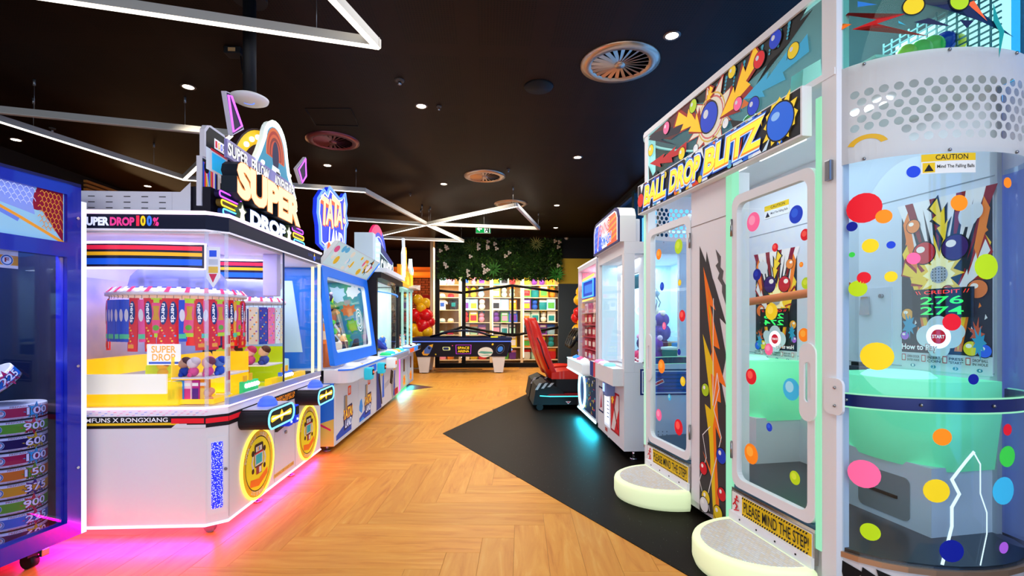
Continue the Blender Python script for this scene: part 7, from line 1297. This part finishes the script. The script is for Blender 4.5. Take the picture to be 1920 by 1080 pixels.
q = Art(lambda x, z, n: Vector((x, .02 - n, z)), 0); q.base([(.35, 1.6), (1.0, 1.6), (1.0, 1.82), (.35, 1.82)], C('#1440b0', .35, .6), .02); q.neon([(.36, 1.61), (.99, 1.61), (.99, 1.81), (.36, 1.81)], .01, glow('#4a9aff', 2)); q.rect(.45, 1.66, .9, 1.76, glow('#2a80ff', 1)); q.line([(.3, 1.84), (1.0, 1.86)], .03, glow('#ffe060', 1.5)); q.line([(.3, 1.57), (.95, 1.58)], .02, glow('#ffe060', 1.5)); q.build('neon_title', pk_)
for j in range(7):
    z = .8 + j * .155; MB(C('#c84a60' if j < 4 else '#e8c8d0', .4)).box(.04, PX - .04, .05, PD - .05, z - .012, z).build('prize_shelf', pk_)
    for i in range(4):
        x = .2 + i * .24; cc_ = ('#a81a30', '#c83a4a', '#8a1428')[(i + j) % 3] if j < 4 else ('#f0a8b8', '#f4d0d8', '#e87a90')[(i + j) % 3]
        t = thing('prize_block', f"{'dark red' if j < 4 else 'pale pink'} prize block on {['the lowest', 'the second', 'the third', 'the fourth', 'the fifth', 'the sixth', 'the highest'][j]} shelf of the pink game", 'toy box', PMx @ Vector((x, .07, z + .001)), R(-90), 'prize blocks in the pink game'); MB(C(cc_, .45, .08)).box(-.09, .09, 0, .12, 0, .12, bev=.01).build('carton', t); MB(C('#f4e4d8' if j < 4 else '#d85a78', .45)).box(-.06, .06, -.004, 0, .03, .09).build('label', t)
cdk = MB(C('#e8f0f4', .3, .15)).prism(rrect(.05, .66, PX - .05, .82, .04), 0, .16).build('control_deck', pk_); MB(glow('#c0f4ff', 1.6)).tube([(.05, -.16, .67), (PX - .05, -.16, .67)], .012, 6).tube([(.05, -.16, .81), (PX - .05, -.16, .81)], .008, 6).build('light_strip', cdk)
for x, c_ in ((.3, '#3a90ff'), (.6, '#f06aa0'), (.85, '#f4f0ff')): MB(C(c_, .3, .6)).lathe([(.05, 0), (.05, .02), (.001, .045)], (x, -.08, .82), 14).build('push_button', cdk)
a = Art(flat, .001); a.base(rrect(.04, .17, PX - .02, .64, .01), C('#1a2a5a', .35, .05), .004); rp = random.Random(12)
for k in range(70): x = rp.uniform(.05, PX - .08); z = rp.uniform(.18, .6); a.rect(x, z, x + rp.uniform(.02, .07), z + rp.uniform(.01, .04), C(rp.choice(['#2a50c8', '#d83a6a', '#e8c83a', '#e8e8f4', '#3ab0c8', '#14183a']), .4, .1))
a.poly(circle(.4, .41, .2, .22), C('#2a3a8a', .35, .2)); ap = a.build('collage_print', pk_); n_ = Art(flat, .01); n_.neon(circle(.4, .41, .2, .225, 32), .016, glow('#aef4ff', 2.6)); n_.build('neon_oval', ap)

# ================================================================== racing simulators
RED = C('#d8200c', .35, 0, 0, .3)
def seat(y, lab):
    t = thing('racing_seat', lab, 'game seat', (.98, y, 0), 0, 'red racing simulator seats')
    # base pod
    b = MB(C('#121216', .35)).prism([(-.3, .08), (.95, .08), (.95, .2), (.2, .2), (.12, .3), (-.1, .42), (-.25, .36)], -.3, .3, None, lambda a_, b_, n: Vector((a_, n, b_))).build('base', t)
    MB(C('#7a0f14', .4, .1)).prism([(-.12, .2), (.95, .2), (.95, .24), (-.05, .24)], -.31, .31, None, lambda a_, b_, n: Vector((a_, n, b_))).build('base_stripe', b); MB(glow('#48e0e8', 1.8)).tube([(-.2, -.315, .215), (-.05, -.315, .205), (.95, -.315, .205)], .008, 6).build('base_light', b)
    a = Art(lambda x, z, n: Vector((x, -.3 - n, z)), .001); a.text('WM', .38, .205, .56, .235, C('#e8e8ec', .4, .3), .02); a.build('base_lettering', b); a = Art(lambda x, z, n: Vector((x, -.3 - n, z)), .001); a.poly([(.18, .13), (.26, .13), (.22, .09)], C('#e8e8ec')); a.poly([(.19, .125), (.25, .125), (.22, .1)], C('#d8202a')); a.build('base_badge', b)
    MB(BLACK).cyl((-.2, -.31, .05), (-.2, -.28, .05), .05).cyl((.8, -.31, .05), (.8, -.28, .05), .05).cyl((-.2, .28, .05), (-.2, .31, .05), .05).build('caster', b)
    for k in range(3): MB(C('#b8b8bc', .4)).prism([(-.27 + k * .09, .3 + k * .02), (-.23 + k * .09, .3 + k * .02), (-.17 + k * .09, .4), (-.21 + k * .09, .4)], -.305, -.3, None, lambda a_, b_, n: Vector((a_, n, b_))).build('stripe', b)
    MB(C('#14141a', .3)).box(.05, .72, -.24, .24, .24, .46, bev=.03).build('seat_box', t)
    # cushion and shell back as rounded loft
    cu = MB(RED); cu.grid(lambda u, v: Vector((-.02 + .74 * u, (-.25 + .5 * v), .47 + .1 * (1 - (2 * v - 1) ** 4) * .35 + .07 * (abs(2 * v - 1) ** 3) + .05 * math.sin(math.pi * min(1, u * 1.1)) * (1 - .5 * u) - .05 * max(0, u - .8) * 5 * .6)), 10, 10); cu.grid(lambda u, v: Vector((-.02 + .74 * u, .25 - .5 * v, .45)), 10, 10)
    for v in (0, 1): cu.grid(lambda u, k: Vector((-.02 + .74 * u, -.25 + .5 * v, .45 + k * (.02 + .07 + .05 * math.sin(math.pi * min(1, u * 1.1)) * (1 - .5 * u) - .05 * max(0, u - .8) * 5 * .6))), 10, 1)
    for uu in (0, 1): cu.grid(lambda k, v: Vector((-.02 + .74 * uu, -.25 + .5 * v, .45 + k * (.02 + .1 * (1 - (2 * v - 1) ** 4) * .35 + .07 * (abs(2 * v - 1) ** 3) + (.05 * math.sin(math.pi * min(1, uu * 1.1)) * (1 - .5 * uu) - .05 * max(0, uu - .8) * 5 * .6)))), 1, 10)
    cu.build('cushion', t)
    prof = [(.46, .24, .0), (.6, .255, -.07), (.8, .26, -.15), (.98, .25, -.2), (1.06, .2, -.23), (1.12, .18, -.24), (1.2, .17, -.26), (1.3, .12, -.285), (1.36, .06, -.3)]
    bk = MB(RED); rows = []
    for z, hw, x in prof:
        row = []
        for k in range(12):
            an = 2 * math.pi * k / 12; cx, cy = math.cos(an), math.sin(an); row.append(Vector((x + (.075 if cx > 0 else .06) * cx + (.1 * abs(cy) ** 3 if cx > -.1 else 0) * min(1, hw * 4), hw * (abs(cy) ** .6) * (1 if cy > 0 else -1), z)))
        rows.append(bk.V(row))
    for r0, r1 in zip(rows, rows[1:]):
        for k in range(12): bk.face([r0[k - 1], r0[k], r1[k], r1[k - 1]], None, True)
    bk.face(rows[0][::-1]); bk.face(rows[-1]); bb = bk.build('seat_back', t)
    MB(C('#2a1a2a', .4)).tube([(x - .02 + (.02 if z > 1 else .03), -hw - .004, z) for z, hw, x in prof[1:5]], .008, 5).build('piping', bb)
    MB(BLACK).prism([(.15, 1.06), (.2, 1.12), (.2, 1.16), (.14, 1.16)], -.05, .05, None, lambda a_, b_, n: Vector((a_ - .36, n, b_))).build('harness_slot', bb)
    # wheel and dashboard
    MB(C('#141418', .35)).box(.9, 1.25, -.3, .3, .08, .82, bev=.02).prism([(.82, .78), (1.25, .82), (1.25, 1.0), (.98, .98)], -.28, .28, None, lambda a_, b_, n: Vector((a_, n, b_))).build('dashboard', t)
    W = Matrix.Translation((.8, 0, .9)) @ Matrix.Rotation(R(-68), 4, 'Y'); w = MB(C('#101012', .4)); w.tube([W @ Vector((.15 * math.cos(2 * math.pi * k / 24), .15 * math.sin(2 * math.pi * k / 24), 0)) for k in range(24)], .02, 8, None, True)
    for k in range(3): an = math.pi / 2 + k * 2.094; w.tube([W @ Vector((0, 0, .01)), W @ Vector((.14 * math.cos(an), .14 * math.sin(an), 0))], .014, 6)
    wo = w.build('steering_wheel', t); MB(C('#b8a070', .35, 0, .4)).lathe([(.04, 0), (.04, .02), (.001, .025)], seg=14, M=W).build('horn_pad', wo); MB(BLACK).cyl(W @ Vector((0, 0, 0)), W @ Vector((0, 0, -.2)), .03).build('column', wo)
    MB(glow('#3a5aff', 1.6)).ball((.9, -.2, .76), .025, seg=8, rings=6).ball((.93, -.22, .62), .02, C('#b0ff3a', .4, 1.2), seg=8, rings=6).build('button_lights', t)
    MB(C('#101216', .3)).box(1.35, 1.45, -.33, .33, .9, 1.75, bev=.02).box(1.25, 1.42, -.25, .25, .08, .9).build('screen_housing', t)
for k, y in enumerate((7.45, 8.2)): seat(y, ['red racing seat on a black base beside the pink lit game', 'red racing seat behind the one beside the pink lit game'][k])
for k, (x, y) in enumerate(((1.62, 9.3), (1.66, 9.75), (1.7, 10.2))):
    t = thing('wheel_console', ['black steering wheel console next to the red racing seats', 'middle black steering wheel console in the row of three', 'black steering wheel console nearest the grey wall'][k], 'game console', (x, y, 0))
    MB(C('#141418', .35)).prism([(.05, 0), (.5, 0), (.5, .95), (.3, .98), (.12, .8)], -.2, .2, None, lambda a_, b_, n: Vector((a_, n, b_))).build('pedestal', t)
    W = Matrix.Translation((.06, 0, .98)) @ Matrix.Rotation(R(-62), 4, 'Y'); w = MB(C('#141416', .35)); w.tube([W @ Vector((.19 * math.cos(2 * math.pi * q / 24), .19 * math.sin(2 * math.pi * q / 24), 0)) for q in range(24)], .03, 8, None, True)
    for q in range(3): an = math.pi / 2 + q * 2.094; w.tube([W @ Vector((0, 0, .01)), W @ Vector((.18 * math.cos(an), .18 * math.sin(an), 0))], .02, 6)
    wo = w.build('steering_wheel', t); MB(C('#b8a070', .35, 0, .4)).lathe([(.05, 0), (.05, .02), (.001, .025)], seg=14, M=W).build('horn_pad', wo); MB(BLACK).cyl(W @ Vector((0, 0, 0)), W @ Vector((0, 0, -.2)), .035).build('column', wo)
    MB(glow(['#3a5aff', '#b0ff3a', '#3ad8ff'][k], 1.6)).ball((.12, -.17, .76), .03, seg=8, rings=6).build('button_light', t)

# ================================================================== air hockey table
hy0 = at_z(789, 697, 0); hx0, hx1 = at_y(774, 640, 13.0).x, at_y(962, 640, 13.0).x
ht = thing('air_hockey_table', 'dark blue space themed air hockey table on white legs', 'air hockey table', ((hx0 + hx1) / 2, 12.3, 0)); hw = 1.23; HD = 1.15
HB = C('#16204a', .3); cab = MB(HB); cab.slab([(-hw, 0), (hw, 0), (hw, HD), (-hw, HD)], .78, .84); P0 = [(-hw + .1, .05), (hw - .1, .05), (hw - .1, HD - .05), (-hw + .1, HD - .05)]; P1 = [(-hw, 0), (hw, 0), (hw, HD), (-hw, HD)]
va, vb = cab.V([Vector((x, y, .42)) for x, y in P0]), cab.V([Vector((x, y, .8)) for x, y in P1])
for k in range(4): cab.face([va[k - 1], va[k], vb[k], vb[k - 1]])
cab.face(va[::-1]); cab.build('cabinet', ht)
fh = lambda x, z, n: Vector((x * (1 - .08 * (.8 - z) / .38), .05 * (.8 - z) / .38 - n, z))
a = Art(fh, .002); a.rect(-hw + .02, .43, hw - .03, .775, C('#101428', .35)); a.poly([(-1.0, .5), (-.86, .5), (-.78, .62), (-.72, .74), (-.86, .7), (-.98, .6)], C('#4a70c8', .4, .1)); a.poly([(-.72, .74), (-.76, .65), (-.84, .71)], C('#f0b83a', .4, .1)); a.poly([(-1.06, .52), (-.98, .6), (-1.0, .5), (-.86, .5), (-.93, .45), (-1.04, .46)], C('#e8a83a', .4, .1)); a.circ(-.84, .64, .035, C('#1a2450')); a.poly(rrect(-.5, .58, -.3, .67, .03), C('#d8e8a0', .4, .2)); a.poly(rrect(-.48, .595, -.34, .655, .02), C('#2a3a7a'))
a.rect(-.16, .49, .24, .72, C('#b03ad8', .4, .5)); a.rect(-.145, .5, .225, .71, C('#0c0e1c')); a.text('SPACE', -.11, .61, .19, .675, C('#f4d02a', .4, .5), .02); a.text('ARENA', -.11, .53, .19, .59, C('#f4d02a', .4, .5), .02)
a.poly(circle(.62, .53, .2, .13), C('#e8ece8', .4, .1)); a.poly([(.43, .52), (.5, .56), (.8, .54), (.82, .5), (.6, .49)], C('#6ab8b0', .4)); a.poly([(.46, .44), (.8, .44), (.7, .47)], C('#8ac8c0', .4)); a.circ(.78, .73, .025, C('#f0c83a', .4, .3)); a.circ(1.0, .61, .07, C('#3a80e0', .4, .3)); a.ring(1.0, .61, .1, .107, C('#7a8ab0'), seg=24, k=1.1); a.circ(-.24, .7, .012, C('#d84a8a', .4, .5)); a.circ(-.7, .48, .02, C('#e8c83a')); a.build('side_print', ht)
MB(C('#5a7af0', .3, .9)).box(-hw - .005, hw + .005, -.012, 0, .795, .815).build('edge_light', ht)
rl_ = MB(C('#1a2650', .25)); rl_.loopframe([(-hw - .02, -.02), (hw + .02, -.02), (hw + .02, HD + .02), (-hw - .02, HD + .02)], [(-hw + .1, .08), (hw - .1, .08), (hw - .1, HD - .08), (-hw + .1, HD - .08)], .84, .9, None, lambda a_, b_, n: Vector((a_, b_, n))); rl_.build('rail', ht); MB(C('#20407a', .2, .1)).box(-hw + .1, hw - .1, .08, HD - .08, .84, .852).build('playfield', ht)
MB(C('#101a3a', .25)).tube([(-.85, HD / 2, .9), (-.4, HD / 2, 1.03), (0, HD / 2, 1.07), (.4, HD / 2, 1.03), (.85, HD / 2, .9)], .03, 8).build('score_arch', ht); MB(acrylic('canopy_acrylic', '#22345e', 0, .55)).grid(lambda u, v: Vector((-.95 + 1.9 * u, .15 + .85 * v, .905 + .15 * math.sin(math.pi * u))), 14, 1).build('canopy', ht); MB(C('#f4e02a', .4, .4)).box(.72, .9, .02, .08, .9, .93).build('puck_tray', ht)
e_ = MB(C('#1a1c24', .3)).box(hw - .06, hw + .02, .25, .9, .5, .76, bev=.02).build('goal_box', ht); MB(glow('#8ab0ff', 1.2)).ball((hw + .02, .3, .58), .03, seg=8, rings=6).build('goal_lamp', e_)
for x in (-.95, .92):
    for y in (.18, HD - .22):
        l_ = MB(C('#e4e4ea', .35)); va, vb = [l_.V([Vector((x + sx_ * w0, y + sy_ * d0, z)) for sx_, sy_ in ((-1, -1), (1, -1), (1, 1), (-1, 1))]) for w0, d0, z in ((.11, .09, .02), (.17, .12, .44))]
        for k in range(4): l_.face([va[k - 1], va[k], vb[k], vb[k - 1]])
        l_.face(va[::-1]); l_.face(vb); lg = l_.build('leg', ht); MB(BLACK).cyl((x, y, 0), (x, y, .025), .07).build('foot', lg)
tag(MB(BLACK).tube([(ht.location.x - .8, 13.2, .012), (ht.location.x - .6, 13.3, .012), (ht.location.x - .3, 13.22, .012), (ht.location.x + .2, 13.35, .012), (ht.location.x + .5, 13.3, .012)], .008, 6).build('power_cable'), 'thin black cable lying on the wood floor behind the hockey table', 'cable')

# ================================================================== balloon columns
def balloon(p, r, col, cn, where, grp):
    t = tag(MB(C(col, .22, 0, 0, .4)).lathe([(.012, -r * 1.2), (.02, -r * 1.12), (r * .35, -r * .98), (r * .78, -r * .55), (r, 0), (r * .87, r * .5), (r * .5, r * .86), (.001, r)], seg=18).build('balloon', None, p, (random.uniform(-.6, .6), random.uniform(-.6, .6), 0)), f'{cn} balloon in the bunch {where}', 'balloon', grp)
YB_, RB_ = '#ffc41e', '#e8161e'
for k, (px, py, r_, c_) in enumerate(((786, 562, .2, 'y'), (800, 568, .19, 'y'), (792, 577, .19, 'y'), (780, 590, .24, 'r'), (801, 592, .26, 'r'), (790, 598, .22, 'r'), (796, 610, .27, 'r'), (808, 604, .2, 'r'), (777, 618, .23, 'y'), (790, 624, .25, 'y'), (803, 622, .22, 'y'), (779, 642, .26, 'y'), (781, 665, .3, 'y'), (778, 678, .26, 'y'), (804, 616, .1, 'w'), (793, 626, .1, 'w'), (800, 672, .2, 'r'))):
    balloon(at_y(px - 2, py, 13.68 + (k % 2) * .05), r_ * .76, {'y': YB_, 'r': RB_, 'w': '#f4e8d8'}[c_], {'y': 'golden', 'r': 'red', 'w': 'small cream'}[c_], 'by the far left end of the shop front', 'balloons beside the hockey table')
for k, (px, py, r_, c_) in enumerate(((1086, 563, .15, 'y'), (1092, 548, .18, 'y'), (1083, 585, .12, 'r'), (1081, 596, .15, 'r'), (1090, 580, .12, 'r'), (1083, 618, .15, 'y'), (1092, 606, .15, 'y'), (1090, 630, .16, 'y'))):
    balloon(at_y(px, py, 12.6 + .12 * (k % 2)), r_, {'y': YB_, 'r': RB_}[c_], {'y': 'golden', 'r': 'red'}[c_], 'in front of the grey wall under the yellow band', 'balloons by the grey wall')
tag(MB(C('#d8d8d8', .4)).cyl((at_y(784, 600, 13.6).x, 13.72, 0), (at_y(784, 600, 13.6).x, 13.72, 2.0), .015).cyl((at_y(784, 600, 13.6).x, 13.72, 0), (at_y(784, 600, 13.6).x, 13.72, .03), .2, seg=20).build('balloon_stand'), 'white pole and round base carrying the balloon bunch by the shop front', 'balloon stand')
tag(MB(C('#d8d8d8', .4)).cyl((at_y(1088, 600, 12.7).x, 12.78, 0), (at_y(1088, 600, 12.7).x, 12.78, 2.0), .015).cyl((at_y(1088, 600, 12.7).x, 12.78, 0), (at_y(1088, 600, 12.7).x, 12.78, .03), .2, seg=20).build('balloon_stand'), 'white pole and round base carrying the balloon bunch by the grey wall', 'balloon stand')
